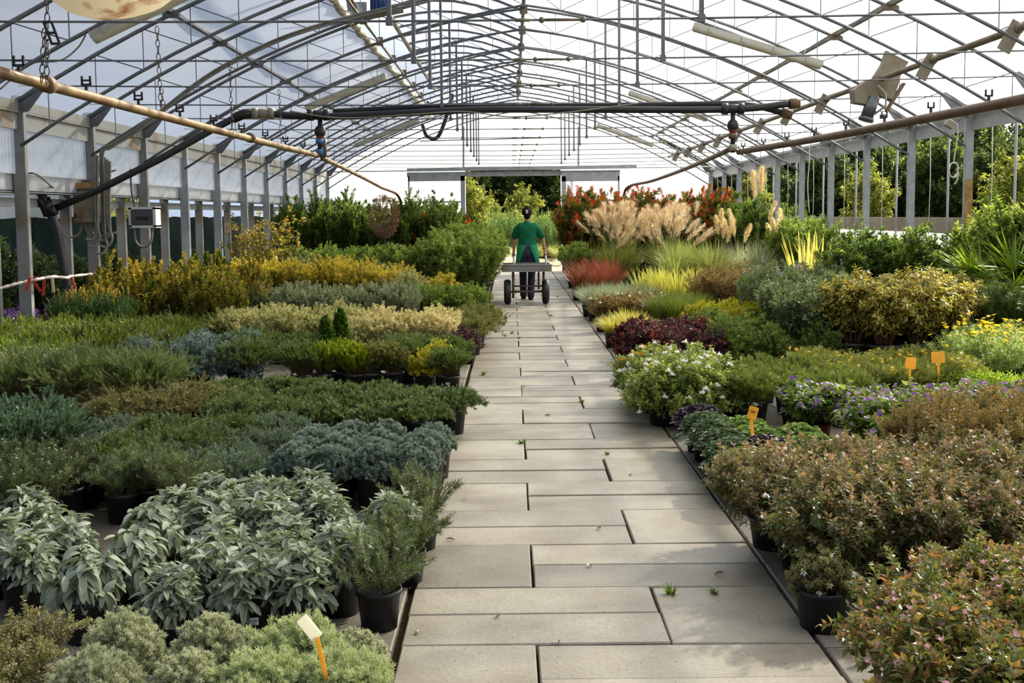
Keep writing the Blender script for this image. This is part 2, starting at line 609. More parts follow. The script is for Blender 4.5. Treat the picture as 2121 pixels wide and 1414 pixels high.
PX0, PX1 = gp(808, 1414).x, gp(1757, 1414).x      # walkway edges
BACK = 31.2                                        # gable wall distance
yb0 = gp(1000, 1335).y
DC = (gp(1000, 952).y - yb0) / 5.0                 # depth of one course

rng = random.Random(3)
mb = MB(); tints = []
k = -3
while True:
    y0 = yb0 + k * DC
    if y0 > BACK + 1.5:
        break
    y1 = y0 + DC
    odd = (k % 2 == 0)      # course with the square on the right
    if odd:
        split = PX0 + 0.985
        cells = [(PX0, split, y0, (y0 + y1) / 2), (PX0, split, (y0 + y1) / 2, y1), (split, PX1, y0, y1)]
    else:
        split = PX0 + 0.495
        cells = [(PX0, split, y0, y1), (split, PX1, y0, (y0 + y1) / 2), (split, PX1, (y0 + y1) / 2, y1)]
    for (xa, xb, ya, yb) in cells:
        g = 0.0035
        dz = rng.uniform(-0.006, 0.004)
        th = 0.06
        rot = Matrix.Rotation(rng.uniform(-0.004, 0.004), 3, 'X') @ Matrix.Rotation(rng.uniform(-0.003, 0.003), 3, 'Y') @ Matrix.Rotation(rng.uniform(-0.003, 0.003), 3, 'Z')
        n0 = len(mb.v)
        jx = rng.uniform(0, 0.005)
        mb.cbox(((xa + xb) / 2 + rng.uniform(-0.003, 0.003), (ya + yb) / 2, -th / 2 + dz),
                (xb - xa - 2 * g - jx, yb - ya - 2 * g - rng.uniform(0, 0.004), th), 0.005, rot)
        t = min(1, max(0, rng.gauss(0.5, 0.3)))
        tints += [t] * (len(mb.v) - n0)
    k += 1
o = struct('floor_walkway', mb, M['paving'], 'grey concrete slab walkway running down the middle of the greenhouse')
a = o.data.attributes.new('tint', 'FLOAT', 'POINT'); a.data.foreach_set('value', tints)

mb = MB().box(((PX0 + PX1) / 2, 16, -0.07), (PX1 - PX0 + 0.08, 34, 0.06))
struct('floor_joint_bed', mb, M['joint'])

# slabs of the planting beds (with their own joints)
for side, xa, xb, nm in ((-1, -5.2, PX0 - 0.028, 'floor_bed_left'), (1, PX1 + 0.012, 5.4, 'floor_bed_right')):
    mb = MB(); tints = []
    y = 2.0
    while y < BACK:
        d = 0.98
        x = xb if side < 0 else xa
        while (x > xa) if side < 0 else (x < xb):
            x2 = x - 0.98 if side < 0 else x + 0.98
            n0 = len(mb.v)
            mb.cbox(((x + x2) / 2, y + d / 2, -0.03 + rng.uniform(-0.004, 0.004)), (0.975, d - 0.01, 0.05), 0.006,
                    Matrix.Rotation(rng.uniform(-0.006, 0.006), 3, 'Z'))
            tints += [rng.random()] * (len(mb.v) - n0)
            x = x2
        y += d
    o = struct(nm, mb, M['bed'])
    a = o.data.attributes.new('tint', 'FLOAT', 'POINT'); a.data.foreach_set('value', tints)
mb = MB().box((0, 60, -0.16), (160, 150, 0.1))
struct('ground_outside', mb, M['ground'])

# pale sandy ground and heaps seen through the far gate
mb = MB(); rows = []
r2 = random.Random(5)
for i in range(30):
    yy = BACK + 0.6 + i * 0.28
    rows.append([(-4 + j * 0.3, yy, -0.05 + 0.02 * i * 0.9 * (0.5 + 0.5 * math.sin(j * 0.55 + 1.2)) + r2.uniform(-.02, .03)) for j in range(28)])
mb.sheet(rows)
struct('ground_sand_bank', mb, M['sand'])

# ------------------------------------------------------------------ frame geometry
XL, XR, XC = -5.0, 5.42, 0.22
Y0, SP = 11.7, 1.95
EAVE_L, RIDGE = CAMZ + 1.22, CAMZ + 3.12
def roof_h(x):
    u = abs(x - XC)
    return RIDGE - 0.1164 * u - 0.0481 * u * u
def low_h(x):
    u = abs(x - XC)
    return roof_h(x) - 0.30 - 0.028 * u
FRAMES = [Y0 + SP * i for i in range(-4, 11)]

VENT_X = -2.13      # roof film of the dim slope stops here, the ridge vent is raised beyond it
def truss(y, idx, n_from_gable):
    nm = ORD[n_from_gable]
    lab = ('steel arch truss at the far gable' if n_from_gable == 0 else 'arched steel roof truss with tie rod, %s from the far gable' % nm)
    t = thing('roof_truss', lab, 'roof truss', (XC, y, RIDGE), 0, 'roof trusses')
    O = Vector((XC, y, RIDGE))
    N = 26
    xs = [XL + (XR - XL) * i / N for i in range(N + 1)]
    mu = MB(); ml = MB(); mw = MB()
    mu.tube([Vector((x, y, roof_h(x))) - O for x in xs], 0.021, 6)
    ml.tube([Vector((x, y, low_h(x))) - O for x in xs], 0.018, 6)
    wx = [XL + 0.3 + (XR - XL - 0.6) * i / 20 for i in range(21)]
    for i, x in enumerate(wx):
        mw.tube([Vector((x, y, roof_h(x))) - O, Vector((x, y, low_h(x))) - O], 0.006, 5, False)
        if i < 20:
            x2 = wx[i + 1]
            if i % 2 == 0 or True:
                if x < XC:
                    a_, b_ = Vector((x, y, roof_h(x))), Vector((x2, y, low_h(x2)))
                    a_, b_ = Vector((x, y, low_h(x))), Vector((x2, y, roof_h(x2)))
                    a_, b_ = Vector((x, y, roof_h(x))), Vector((x2, y, low_h(x2)))
                else:
                    a_, b_ = Vector((x, y, low_h(x))), Vector((x2, y, roof_h(x2)))
                mw.tube([a_ - O, b_ - O], 0.006, 5, False)
    obj('upper_chord', mu.mesh('upper_chord'), M['arch_steel'], t)
    obj('lower_chord', ml.mesh('lower_chord'), M['arch_steel'], t)
    obj('web_rods', mw.mesh('web_rods'), M['arch_steel'], t)
    # gussets at the eaves
    for s, x in ((1, XL), (-1, XR)):
        mg = MB()
        p = Vector((x, y, roof_h(x))) - O
        a = [p + Vector((s * -0.03, -0.012, -0.12)), p + Vector((s * 0.09, -0.012, -0.10)), p + Vector((s * 0.30, -0.012, 0.17)), p + Vector((s * 0.24, -0.012, 0.19)), p + Vector((s * -0.03, -0.012, 0.02))]
        b = [q + Vector((0, 0.024, 0)) for q in a]
        nn = len(a)
        mg.add(a + b, [tuple(range(nn)), tuple(range(2 * nn - 1, nn - 1, -1))] + [(i, (i + 1) % nn, nn + (i + 1) % nn, nn + i) for i in range(nn)])
        obj('gusset_plate', mg.mesh('gusset_plate'), M['arch_steel'], t)
    # tie rod with turnbuckle and hangers
    zt = CAMZ + 1.31
    mt = MB()
    pts = []
    for i in range(13):
        x = XL + (XR - XL) * i / 12
        pts.append(Vector((x, y, zt + 0.05 * ((x - XC) / 5.2) ** 2)) - O)
    mt.tube(pts, 0.0085, 6)
    obj('tie_rod', mt.mesh('tie_rod'), M['arch_steel'], t)
    mk = MB()
    c = Vector((XC + 0.12, y, zt)) - O
    mk.tube([c + Vector((-.30, 0, 0)), c + Vector((-.20, 0, 0))], 0.013, 6)
    mk.ball(c + Vector((-.12, 0, 0)), 0.022, 8, 5)
    mk.ball(c + Vector((.16, 0, 0)), 0.022, 8, 5)
    mk.tube([c + Vector((-.10, 0, 0)), c + Vector((.14, 0, 0))], 0.011, 6)
    obj('turnbuckle', mk.mesh('turnbuckle'), M['warm_steel'], t)
    if n_from_gable > 0:
        for x in (XC - 1.03, XC + 1.08):
            mh = MB().bar(Vector((x, y, low_h(x))) - O, Vector((x, y, zt - 0.02)) - O, 0.03, 0.03, (0, 1, 0))
            mh.box(Vector((x, y, zt)) - O, (0.045, 0.045, 0.05))
            obj('hanger', mh.mesh('hanger'), M['arch_steel'], t)
    return t

for i, y in enumerate(FRAMES):
    truss(y, i, len(FRAMES) - 1 - i)

# purlins
def along(name, label, cat, x, z, r, mat, y0=3.0, y1=BACK, box=None, clamps=None):
    t = thing(name, label, cat, (x, y0, z))
    mb = MB()
    if box:
        mb.bar((0, 0, 0), (0, y1 - y0, 0), box[0], box[1])
    else:
        mb.tube([(0, 0, 0), (0, y1 - y0, 0)], r, 10)
    obj('tube', mb.mesh('tube'), mat, t)
    for y in FRAMES:
        if y0 < y < y1 and clamps:
            mc = MB().box((0, y - y0, clamps[2]), clamps[:2] + (clamps[3],))
            obj('clamp', mc.mesh('clamp'), mat, t)
    return t
PURL = 3.64
along('purlin', 'long grey purlin tube clamped along the dim film slope', 'purlin', XC - PURL, roof_h(XC - PURL) + 0.03, 0.03, M['arch_steel'], box=(0.05, 0.05), clamps=(0.17, 0.05, -0.03, 0.07))
along('purlin', 'long grey purlin tube clamped along the bright slope', 'purlin', XC + PURL, roof_h(XC + PURL) + 0.03, 0.03, M['warm_steel'], box=(0.05, 0.05), clamps=(0.17, 0.05, -0.03, 0.07))
along('ridge_beam', 'ridge tube where the two roof slopes meet', 'ridge beam', XC, RIDGE + 0.03, 0.03, M['warm_steel'], clamps=(0.12, 0.05, -0.04, 0.14))

# roll-up shaft on the bright slope with its brackets and gear motor
xs_, zs_ = 4.62, 0
SHX, SHZ = at(1845, 156, 13.0).x, at(1845, 156, 13.0).z
t = thing('vent_shaft', 'round vent shaft on plate brackets along the bright roof slope', 'vent shaft', (SHX, 4.0, SHZ))
obj('shaft', MB().tube([(0, 0, 0), (0, BACK - 4.0, 0)], 0.032, 10).mesh('shaft'), M['warm_steel'], t)
for y in FRAMES:
    if 4.2 < y < BACK and abs(y - 13.65) > 0.3:
        xx = SHX - 0.12
        mb = MB().bar(Vector((0.0, y - 4.0, 0.05)), Vector((-0.13, y - 4.0, -0.19)), 0.012, 0.12, (1, 0, 0.2))
        mb.ball((0, y - 4, 0), 0.05, 8, 5)
        obj('bracket', mb.mesh('bracket'), M['warm_steel'], t)
gy = 13.3
g0 = at(1838, 160, gy)
t = thing('vent_gear_motor', 'grey gear motor on mounting plate under the bright roof slope', 'motor', g0)
up = (at(1858, 120, gy) - at(1815, 210, gy)).normalized()
sd = Vector((up.z, 0, -up.x)).normalized()
def gq(u, v, d=0): return up * u + sd * v + Vector((0, d, 0))
def slab(mb, pts, th):
    a = [gq(*p) for p in pts]; b = [q + Vector((0, th, 0)) for q in a]; n = len(a)
    return mb.add(a + b, [tuple(range(n)), tuple(range(2 * n - 1, n - 1, -1))] + [(i, (i + 1) % n, n + (i + 1) % n, n + i) for i in range(n)])
obj('mounting_plate', slab(MB(), [(-.24, -.07, 0), (-.2, .17, 0), (-.05, .16, 0), (.1, .13, 0), (.27, .15, 0), (.28, -.14, 0), (.12, -.12, 0), (-.05, -.14, 0)], 0.10).mesh('mounting_plate'), M['warm_steel'], t)
mb = MB(); slab(mb, [(-.42, -.22, -.05), (-.30, -.30, -.05), (-.12, -.20, -.05), (-.20, -.02, -.05), (-.36, .0, -.05)], 0.2)
obj('motor_housing', mb.mesh('motor_housing'), M['warm_steel'], t)
mb = MB().tube([gq(-.28, -.05, -.02), gq(-.52, -.02, -.02)], 0.075, 12); mb.tube([gq(-.52, -.02, -.02), gq(-.56, -.015, -.02)], 0.09, 12)
obj('motor', mb.mesh('motor'), M['smoke'], t)
mb = MB().tube([gq(-.15, -.08, -.08), gq(-.2, .04, -.1), gq(-.32, .10, -.1), gq(-.46, .03, -.08)], 0.013, 8)
obj('cable', mb.mesh('cable'), M['grey_plastic'], t)
mb = MB(); slab(mb, [(-.34, .15, 0), (.02, .19, 0), (.03, .23, 0), (-.36, .18, 0)], 0.06); mb.box(gq(-.42, .16, .03), (.06, .06, .05))
obj('limit_switch', mb.mesh('limit_switch'), M['brown_pipe'], t)

# raised ridge vent: hinged at the ridge, rising to its free edge
t = thing('ridge_vent', 'open roof vent flap with flat ribs hinged at the ridge', 'roof vent', (XC, 5.0, RIDGE + 0.06))
fe = Vector((-2.05 - XC, 0, CAMZ + 3.44 - RIDGE - 0.06))
L = BACK - 5.0
nrib = int(L / 0.975)
for i in range(nrib + 1):
    y = L * i / nrib
    mb = MB()
    pts = []
    for j in range(7):
        s = j / 6
        p = fe * s + Vector((0, y, 0.22 * math.sin(PI * s)))
        pts.append(p)
    for j in range(6):
        mb.bar(pts[j], pts[j + 1], 0.085, 0.03)
    obj('rib', mb.mesh('rib'), M['arch_steel'], t)
obj('edge_tube', MB().tube([fe, fe + Vector((0, L, 0))], 0.05, 10).mesh('edge_tube'), M['steel_rust'], t)
# gathered film along the free edge of the fixed film
t = thing('film_roll', 'crumpled film edge rolled along the open ridge vent', 'film roll', (VENT_X, 4.0, roof_h(VENT_X) + 0.05))
pts, rs = [], []
rr = random.Random(11)
yy = 0.0
while yy < BACK - 4:
    pts.append((rr.uniform(-.02, .02), yy, rr.uniform(-.02, .02))); rs.append(rr.uniform(0.04, 0.075)); yy += 0.16
obj('roll', MB().tube(pts, rs, 8).mesh('roll'), solid('dirty_film', (206, 202, 186), 0.5, 0, 0.5, c2=(150, 140, 112), scale=7), t)
# opener shaft next to it
t = thing('opener_shaft', 'thin vent opener shaft with clamps beside the film roll', 'vent shaft', (VENT_X + 0.16, 4.0, roof_h(VENT_X) + 0.05))
obj('shaft', MB().tube([(0, 0, 0), (0, BACK - 4.0, 0)], 0.02, 8).mesh('shaft'), M['warm_steel'], t)
for y in FRAMES:
    if 4.2 < y < BACK: obj('clamp', MB().box((0, y - 4, 0.02), (0.1, 0.09, 0.12)).mesh('clamp'), M['warm_steel'], t)
# gear motor with blue motor on it
q = at(740, 22, 15.6)
t = thing('vent_opener_motor', 'grey gearbox with blue motor on the ridge vent opener', 'motor', q)
mb = MB().box((0, 0, 0), (.26, .16, .2)); mb.tube([(-.02, -.09, -.02), (-.02, -.13, -.02)], .1, 16)
obj('gearbox', mb.mesh('gearbox'), M['steel'], t)
mb = MB().tube([(.30, 0, -.02), (.30, 0, .34)], .11, 14)
for i in range(14):
    th = 2 * PI * i / 14
    mb.bar((.30 + .115 * math.cos(th), .115 * math.sin(th), 0), (.30 + .115 * math.cos(th), .115 * math.sin(th), .3), .012, .02)
obj('motor', mb.mesh('motor'), M['blue'], t)
obj('base_rail', MB().bar((-.35, 0.02, -.18), (.62, 0.02, .0), .08, .05).mesh('base_rail'), M['warm_steel'], t)
obj('drive_shaft', MB().tube([(-.0, -.12, 0), (-.12, -.5, .3)], .02, 8).mesh('drive_shaft'), M['warm_steel'], t)

# ------------------------------------------------------------------ roof films
def roof_sheet(x0, x1, nx=14):
    rows = []
    rr = random.Random(int(abs(x0 * 10)))
    y = 2.0
    ys = []
    while y < BACK + 0.05:
        ys.append(y); y += SP / 4
    for y in ys:
        row = []
        ph = ((y - Y0) / SP) % 1.0
        sag = 0.035 * math.sin(PI * ph) ** 2
        for j in range(nx + 1):
            x = x0 + (x1 - x0) * j / nx
            row.append((x, y, roof_h(x) + 0.045 - sag + rr.uniform(-.004, .004)))
        rows.append(row)
    return MB().sheet(rows)
o = struct('ceiling_film_left', roof_sheet(XL - 0.1, VENT_X), M['film_shaded'], 'milky film with shade in its colour over the dim roof slope')
o = struct('ceiling_film_right', roof_sheet(XC + 0.05, XR + 0.1), M['film'], 'milky film over the bright roof slope')
# far gable film with the gate opening
GX0, GX1, GTOP = at(965, 450, BACK).x, at(1162, 450, BACK).x, at(1060, 352, BACK).z
mb = MB()
def gable(xa, xb, z0):
    n = max(2, int((xb - xa) / 0.35))
    rows = [[], []]
    for i in range(n + 1):
        x = xa + (xb - xa) * i / n
        rows[0].append((x, BACK + 0.06, z0)); rows[1].append((x, BACK + 0.06, roof_h(x)))
    mb.sheet(rows)
gable(XL, GX0, 0.0); gable(GX0, GX1, GTOP); gable(GX1, XR, 0.0)
struct('wall_gable_film', mb, M['film_gable'], 'milky film closing the far gable around the gate')
mb = MB()
for px, y_top in ((960, 262), (1198, 262)):
    a = at(px, 350, BACK - .05); b = at(px, y_top, BACK - .05)
    mb.bar(a, b, 0.05, 0.05, (0, 1, 0))
mb.bar(at(1185, 372, BACK), at(1185, 540, BACK), .07, .05, (0, 1, 0))
for py in (289, 353):
    mb.tube([at(690 if py > 300 else 870, py + 3, BACK - .06), at(1480 if py > 300 else 1300, py - 8, BACK - .06)], 0.018, 6)
struct('trim_gable_frame', mb, M['steel'])
# sliding doors and their track
t = thing('gate_track', 'long grey sliding door track above the far gate', 'door track', (0, BACK - 0.1, GTOP))
a, b = at(843, 352, BACK - .1), at(1318, 345, BACK - .1)
o_ = Vector((0, BACK - 0.1, GTOP))
obj('track_channel', MB().bar(a - o_, b - o_, 0.12, 0.09).mesh('track_channel'), M['steel'], t)
obj('lintel_beam', MB().bar(at(843, 362, BACK) - o_, at(1284, 357, BACK) - o_, 0.06, 0.13).mesh('lintel_beam'), M['steel'], t)
for (xa, xb, lab) in ((845, 963, 'white sliding door parked beside the green shrubs at the far gate'), (1163, 1283, 'white sliding door parked behind the red-leaved shrubs at the far gate')):
    A = at(xa, 365, BACK - 0.06); B = at(xb, 362, BACK - 0.06)
    x0, x1, zt = A.x, B.x, A.z
    t = thing('sliding_door', lab, 'door', ((x0 + x1) / 2, BACK - 0.08, 0))
    w2 = (x1 - x0) / 2
    mb = MB()
    for sx in (-1, 1):
        wd = 0.045 if (sx < 0) == (xa < 900) else 0.12
        mb.bar((sx * (w2 - wd / 2), 0, 0), (sx * (w2 - wd / 2), 0, zt), wd, 0.05, (0, 1, 0))
    mb.bar((-w2, 0, zt - 0.02), (w2, 0, zt - 0.02), 0.05, 0.24)
    mb.bar((-w2, 0, 1.92), (w2, 0, 1.92), 0.04, 0.045); mb.bar((-w2, 0, 0.06), (w2, 0, 0.06), 0.05, 0.1)
    obj('door_frame', mb.mesh('door_frame'), M['steel'], t)
    obj('panel', MB().box((0, 0.02, zt / 2), (2 * w2 - .06, .01, zt - .1)).mesh('panel'), M['white_sheet'], t)

# ------------------------------------------------------------------ side walls
def post(x, y, h, w, d, mat, label, foot=None):
    t = thing('steel_post', label, 'post', (x, y, -0.03))
    mb = MB()
    # open channel section
    mb.box((0, 0, h / 2), (w, 0.012, h)); mb.box((-w / 2, d / 2, h / 2), (0.012, d, h)); mb.box((w / 2, d / 2, h / 2), (0.012, d, h))
    obj('channel', mb.mesh('channel'), mat, t)
    if foot:
        obj('rusted_length', MB().box((0, -0.008, foot / 2), (w + .004, 0.006, foot)).mesh('rusted_length'), M['rust_foot'], t)
    mb = MB().box((0.0, 0.02, h + 0.02), (w * 0.9, 0.06, 0.1))
    obj('head_plate', mb.mesh('head_plate'), mat, t)
    return t
n = len(FRAMES)
for i, y in enumerate(FRAMES):
    if y < 7: continue
    k = n - 1 - i
    post(XL - 0.03, y, EAVE_L + 0.0, 0.115, 0.07, M['steel_rust'] if i < 7 else M['steel'], 'grey steel post under the ribbed panel wall, %s from the far gable' % ORD[k])
    if y < 27:
        post(XL - 0.36, y + 0.02, 2.06, 0.105, 0.07, M['steel_rust'], 'short steel post behind the ribbed panel wall, %s from the far gable' % ORD[k])
    if y > 9:
        post(XR + 0.06, y, EAVE_L + 0.02, 0.088, 0.05, M['steel'], 'grey steel post of the open tree side, %s from the far gable' % ORD[k], 1.95 if abs(y - 13.65) < .1 else None)
ya, yb = 5.0, BACK
zt = EAVE_L - 0.03
# left: eave fascia, ribbed strip, gutter box
mb = MB()
mb.box((XL - 0.02, (ya + yb) / 2, zt - 0.03), (0.03, yb - ya, 0.10)); mb.box((XL - 0.035, (ya + yb) / 2, zt - 0.185), (0.02, yb - ya, 0.17))
mb.box((XL - 0.02, (ya + yb) / 2, zt - 0.095), (0.05, yb - ya, 0.02))
struct('wall_left_fascia', mb, M['steel_rust'], 'rust stained eave fascia above the ribbed panels')
rows = [[], []]
y = ya
while y < yb:
    for dx, dy in ((0, 0), (0.018, 0.018), (0.018, 0.036), (0, 0.054)):
        rows[0].append((XL - 0.07 + dx, y + dy, zt - 0.72)); rows[1].append((XL - 0.07 + dx, y + dy, zt - 0.22))
    y += 0.072
struct('wall_left_ribbed_panel', MB().sheet(rows, False), M['ribbed'], 'translucent ribbed plastic strip below the eave')
mb = MB().box((XL - 0.12, (ya + yb) / 2, zt - 0.80), (0.02, yb - ya, 0.19)); mb.box((XL - 0.24, (ya + yb) / 2, zt - 0.895), (0.26, yb - ya, 0.02)); mb.box((XL - 0.36, (ya + yb) / 2, zt - 0.80), (0.02, yb - ya, 0.19))
struct('wall_left_gutter', mb, M['steel'], 'grey box gutter under the ribbed strip')
mb = MB().box((XL - 0.40, (ya + 27) / 2, zt - 1.0), (0.05, 27 - ya, 0.10))
struct('wall_left_rear_rail', mb, M['steel'])
# right: eave beam, board and white sheet below
zr = EAVE_L - 0.02
mb = MB().box((XR + 0.1, (6 + yb) / 2, zr - 0.17), (0.03, yb - 6, 0.155)); mb.box((XR + 0.03, (6 + yb) / 2, zr - 0.02), (0.08, yb - 6, 0.045)); mb.box((XR + .12, (6 + yb) / 2, zr - .07), (.02, yb - 6, .06))
struct('wall_right_eave_beam', mb, M['steel'], 'grey eave beam along the open tree side')
mb = MB().box((XR + 0.28, (6 + yb) / 2, 1.36), (0.04, yb - 6, 0.20))
struct('wall_right_board', mb, M['board'], 'weathered board rail along the open tree side')
mb = MB().box((XR + 0.30, (6 + yb) / 2, 0.62), (0.01, yb - 6, 1.26))
struct('wall_right_lower_sheet', mb, M['white_sheet'], 'white sheeting under the board rail')
k = 0
bay = 0
for i in range(len(FRAMES) - 1):
    y = FRAMES[i]
    if y < 9: continue
    lab = ORD[len(FRAMES) - 2 - i]
    p = thing('guide_tube', 'thin grey guide tube in the open side, %s bay from the gable' % lab, 'tube', (XR + 0.2, y + SP * 0.52, 0))
    obj('tube', MB().tube([(0, 0, -.1), (0, 0, zr - .1)], 0.016, 8).mesh('tube'), M['steel'], p)
    for q, (s, w_) in enumerate(((0.2, 'farther'), (0.78, 'nearer'))):
        yy = y + SP * (1 - s)
        mb = MB().tube([(0, 0, 1.15), (0.012, 0, 2.0), (0, 0, zr - .12)], 0.006, 5)
        o = mb.build('white_cord', M['cord'], None, (XR + 0.16, yy, 0))
        tag(o, 'white cord in the open side, %s bay from the gable, %s side' % (lab, 'gate' if s > .5 else 'camera'), 'cord')

# neighbouring house seen under the gutter
def arch_nb(y, idx):
    mb = MB()
    pts = []
    for i in range(15):
        x = -5.5 - i * 0.36
        u = (i - 14) / 14
        pts.append((x, y, 3.6 - 1.35 * u * u))
    mb.tube(pts, 0.03, 6)
    for i in range(0, 14, 2):
        mb.tube([pts[i], (pts[i + 1][0], y, pts[i + 1][2] - .35)], 0.008, 5, False)
    mb.tube([(p[0], p[1], p[2] - .35) for p in pts[1:]], .02, 6)
    mb.tube([(-5.5, y, 2.0), (-10.5, y, 2.05)], .015, 6)
    return mb
for j, y in enumerate((14.0, 18.0, 22.0, 26.0)):
    o = arch_nb(y, j).build('neighbour_arch', M['steel'])
    tag(o, 'steel roof arch of the neighbouring house, %s beyond the gutter' % ORD[j], 'arch')
rows = []
for q in range(13):
    yy = 11 + q * 2.0
    rows.append([(-5.45 - i * 0.36, yy, 3.63 - 1.35 * ((i - 14) / 14) ** 2) for i in range(15)])
struct('ceiling_neighbour_film', MB().sheet(rows), M['film'], 'milky roof film of the neighbouring house')
rows = [[], []]
y = 21.0
while y < 29.0:
    rows[0].append((-10.0 + (0.03 if int(y / .12) % 2 else 0), y, 1.2)); rows[1].append((-10.0 + (0.03 if int(y / .12) % 2 else 0), y, 2.9)); y += 0.12
struct('wall_neighbour_panel', MB().sheet(rows, False), M['white_sheet'], 'bright ribbed sheeting of the neighbouring house')
# shade net fence
mb = MB()
rows = []
rr = random.Random(4)
for zi in range(6):
    rows.append([(-8.6 + 0.06 * math.sin(i * 0.9 + zi), 9 + i * 0.5, 1.60 * zi / 5 - (0.04 * math.sin(i * .7) ** 2 if zi == 5 else 0)) for i in range(100)])
mb.sheet(rows)
o = mb.build('shade_net_fence', M['net_green']); tag(o, 'dark green shade net fence beyond the short posts', 'fence')
mb = MB(); rows = []
for zi in range(5):
    rows.append([(-8.3 + 0.05 * math.sin(i * 1.3 + zi * .8), 10 + i * 0.4, 0.85 + .72 * zi / 4 - .10 * math.sin(i * .33) ** 2 * (1 - zi / 4)) for i in range(14)])
mb.sheet(rows)
o = mb.build('black_net_drape', M['net_dark']); tag(o, 'black net draped over the green fence', 'net')
mb = MB(); rows = []
for zi in range(4):
    rows.append([(-8.45 + .02 * math.sin(i), 11.2 + i * .4, 0.4 + .75 * zi / 3) for i in range(8)])
mb.sheet(rows)
o = mb.build('green_cloth', M['net_light']); tag(o, 'sunlit green cloth under the black net', 'cloth')
# ------------------------------------------------------------------ plant generators (numpy)
NP = np
def nrm(a):
    return a / NP.maximum(NP.linalg.norm(a, axis=-1, keepdims=True), 1e-9)

# leaf templates: (verts u,v,w,rim), quads
def T_kite(fold=0.10, wide=0.42):
    return NP.array([(0, 0, 0, 0.2), (wide, .5, fold, 1), (1, 0, -.06, 1), (wide, -.5, fold, 1)]), [(0, 1, 2, 3)]
def T_needle():
    return NP.array([(0, .5, 0, 0), (1, .18, .0, 0), (1, -.18, 0, 0), (0, -.5, 0, 0)]), [(0, 1, 2, 3)]
def T_fold(fold=0.12, tip=-0.12, wide=0.42):
    return NP.array([(0, 0, 0, .1), (wide, .5, fold, 1), (1, 0, tip, 1), (wide, -.5, fold, 1), (wide + .06, 0, -.0, 0)]), [(0, 1, 2, 4), (0, 4, 2, 3)]
def T_oval(curl=0.25, lift=0.06, n=5, base=0.06):
    us = 1 - (1 - NP.linspace(0, 1, n)) ** 1.25
    V, F = [], []
    for u in us:
        hw = max(0.05, 0.5 * math.sin(PI * min(.985, u * 0.90 + base)) ** 0.62) if u < 1 else 0.10
        wz = -curl * u * u
        V += [(u, hw, wz + lift * hw * 2, 1), (u, 0, wz, 0.0), (u, -hw, wz + lift * hw * 2, 1)]
    for i in range(n - 1):
        a = i * 3
        F += [(a, a + 3, a + 4, a + 1), (a + 1, a + 4, a + 5, a + 2)]
    return NP.array(V), F
def T_blade(n=4, bend=0.25):
    V, F = [], []
    for i in range(n + 1):
        u = i / n
        hw = 0.5 * (1 - u ** 2.2) + 0.02
        V += [(u, hw, -bend * u * u, 1), (u, -hw, -bend * u * u, 1)]
    for i in range(n):
        a = 2 * i
        F.append((a, a + 2, a + 3, a + 1))
    return NP.array(V, float), F

class PB:
    """gathers quads with tint / rim per vertex"""
    def __init__(self):
        self.V, self.F, self.t, self.r, self.n = [], [], [], [], 0
    def add(self, V, F, t, r):
        self.V.append(V); self.F.append(F + self.n); self.t.append(t); self.r.append(r); self.n += len(V)
    def leaves(self, P, D, L, W, T, tint, g, flat=0.5, up=(0, 0, 1)):
        tv, tf = T
        n = len(P)
        if n == 0: return
        upv = NP.array(up)[None] + g.normal(0, flat, (n, 3))
        S = nrm(NP.cross(D, upv)); N = NP.cross(S, D)
        L = NP.broadcast_to(L, (n,)); W = NP.broadcast_to(W, (n,))
        V = (P[:, None] + D[:, None] * (tv[None, :, 0:1] * L[:, None, None]) + S[:, None] * (tv[None, :, 1:2] * W[:, None, None])
             + N[:, None] * (tv[None, :, 2:3] * L[:, None, None]))
        k = len(tv)
        F = (NP.array(tf)[None] + (NP.arange(n) * k)[:, None, None]).reshape(-1, 4)
        self.add(V.reshape(-1, 3), F, NP.repeat(tint, k), NP.tile(tv[:, 3], n))
    def stems(self, P0, P1, P2, r0, r1, seg=4, tint=0.5):
        n = len(P0)
        ts = NP.linspace(0, 1, seg + 1)
        C = bez(P0[:, None], P1[:, None], P2[:, None], ts[None, :, None])
        d = nrm(P2 - P0)
        a = nrm(NP.cross(d, NP.array([[.31, .52, .79]]))); b = NP.cross(d, a)
        V = []
        for j in range(3):
            th = 2 * PI * j / 3
            o = a * math.cos(th) + b * math.sin(th)
            V.append(C + o[:, None] * (r0 + (r1 - r0) * ts)[None, :, None])
        V = NP.stack(V, 2)  # n, seg+1, 3, xyz
        k = (seg + 1) * 3
        f = []
        for i in range(seg):
            for j in range(3):
                f.append((i * 3 + j, i * 3 + (j + 1) % 3, (i + 1) * 3 + (j + 1) % 3, (i + 1) * 3 + j))
        F = (NP.array(f)[None] + (NP.arange(n) * k)[:, None, None]).reshape(-1, 4)
        self.add(V.reshape(-1, 3), F, NP.full(n * k, tint), NP.zeros(n * k))
    def mesh(self, name, smooth=False):
        V = NP.concatenate(self.V); F = NP.concatenate(self.F)
        me = bpy.data.meshes.new(name)
        me.vertices.add(len(V)); me.vertices.foreach_set('co', V.astype(NP.float32).ravel())
        me.loops.add(len(F) * 4); me.loops.foreach_set('vertex_index', F.astype(NP.int32).ravel())
        me.polygons.add(len(F))
        me.polygons.foreach_set('loop_start', NP.arange(0, len(F) * 4, 4, dtype=NP.int32))
        me.polygons.foreach_set('use_smooth', NP.full(len(F), smooth))
        me.update(calc_edges=True)
        a = me.attributes.new('tint', 'FLOAT', 'POINT'); a.data.foreach_set('value', NP.clip(NP.concatenate(self.t), 0, 1).astype(NP.float32))
        a = me.attributes.new('rim', 'FLOAT', 'POINT'); a.data.foreach_set('value', NP.concatenate(self.r).astype(NP.float32))
        return me

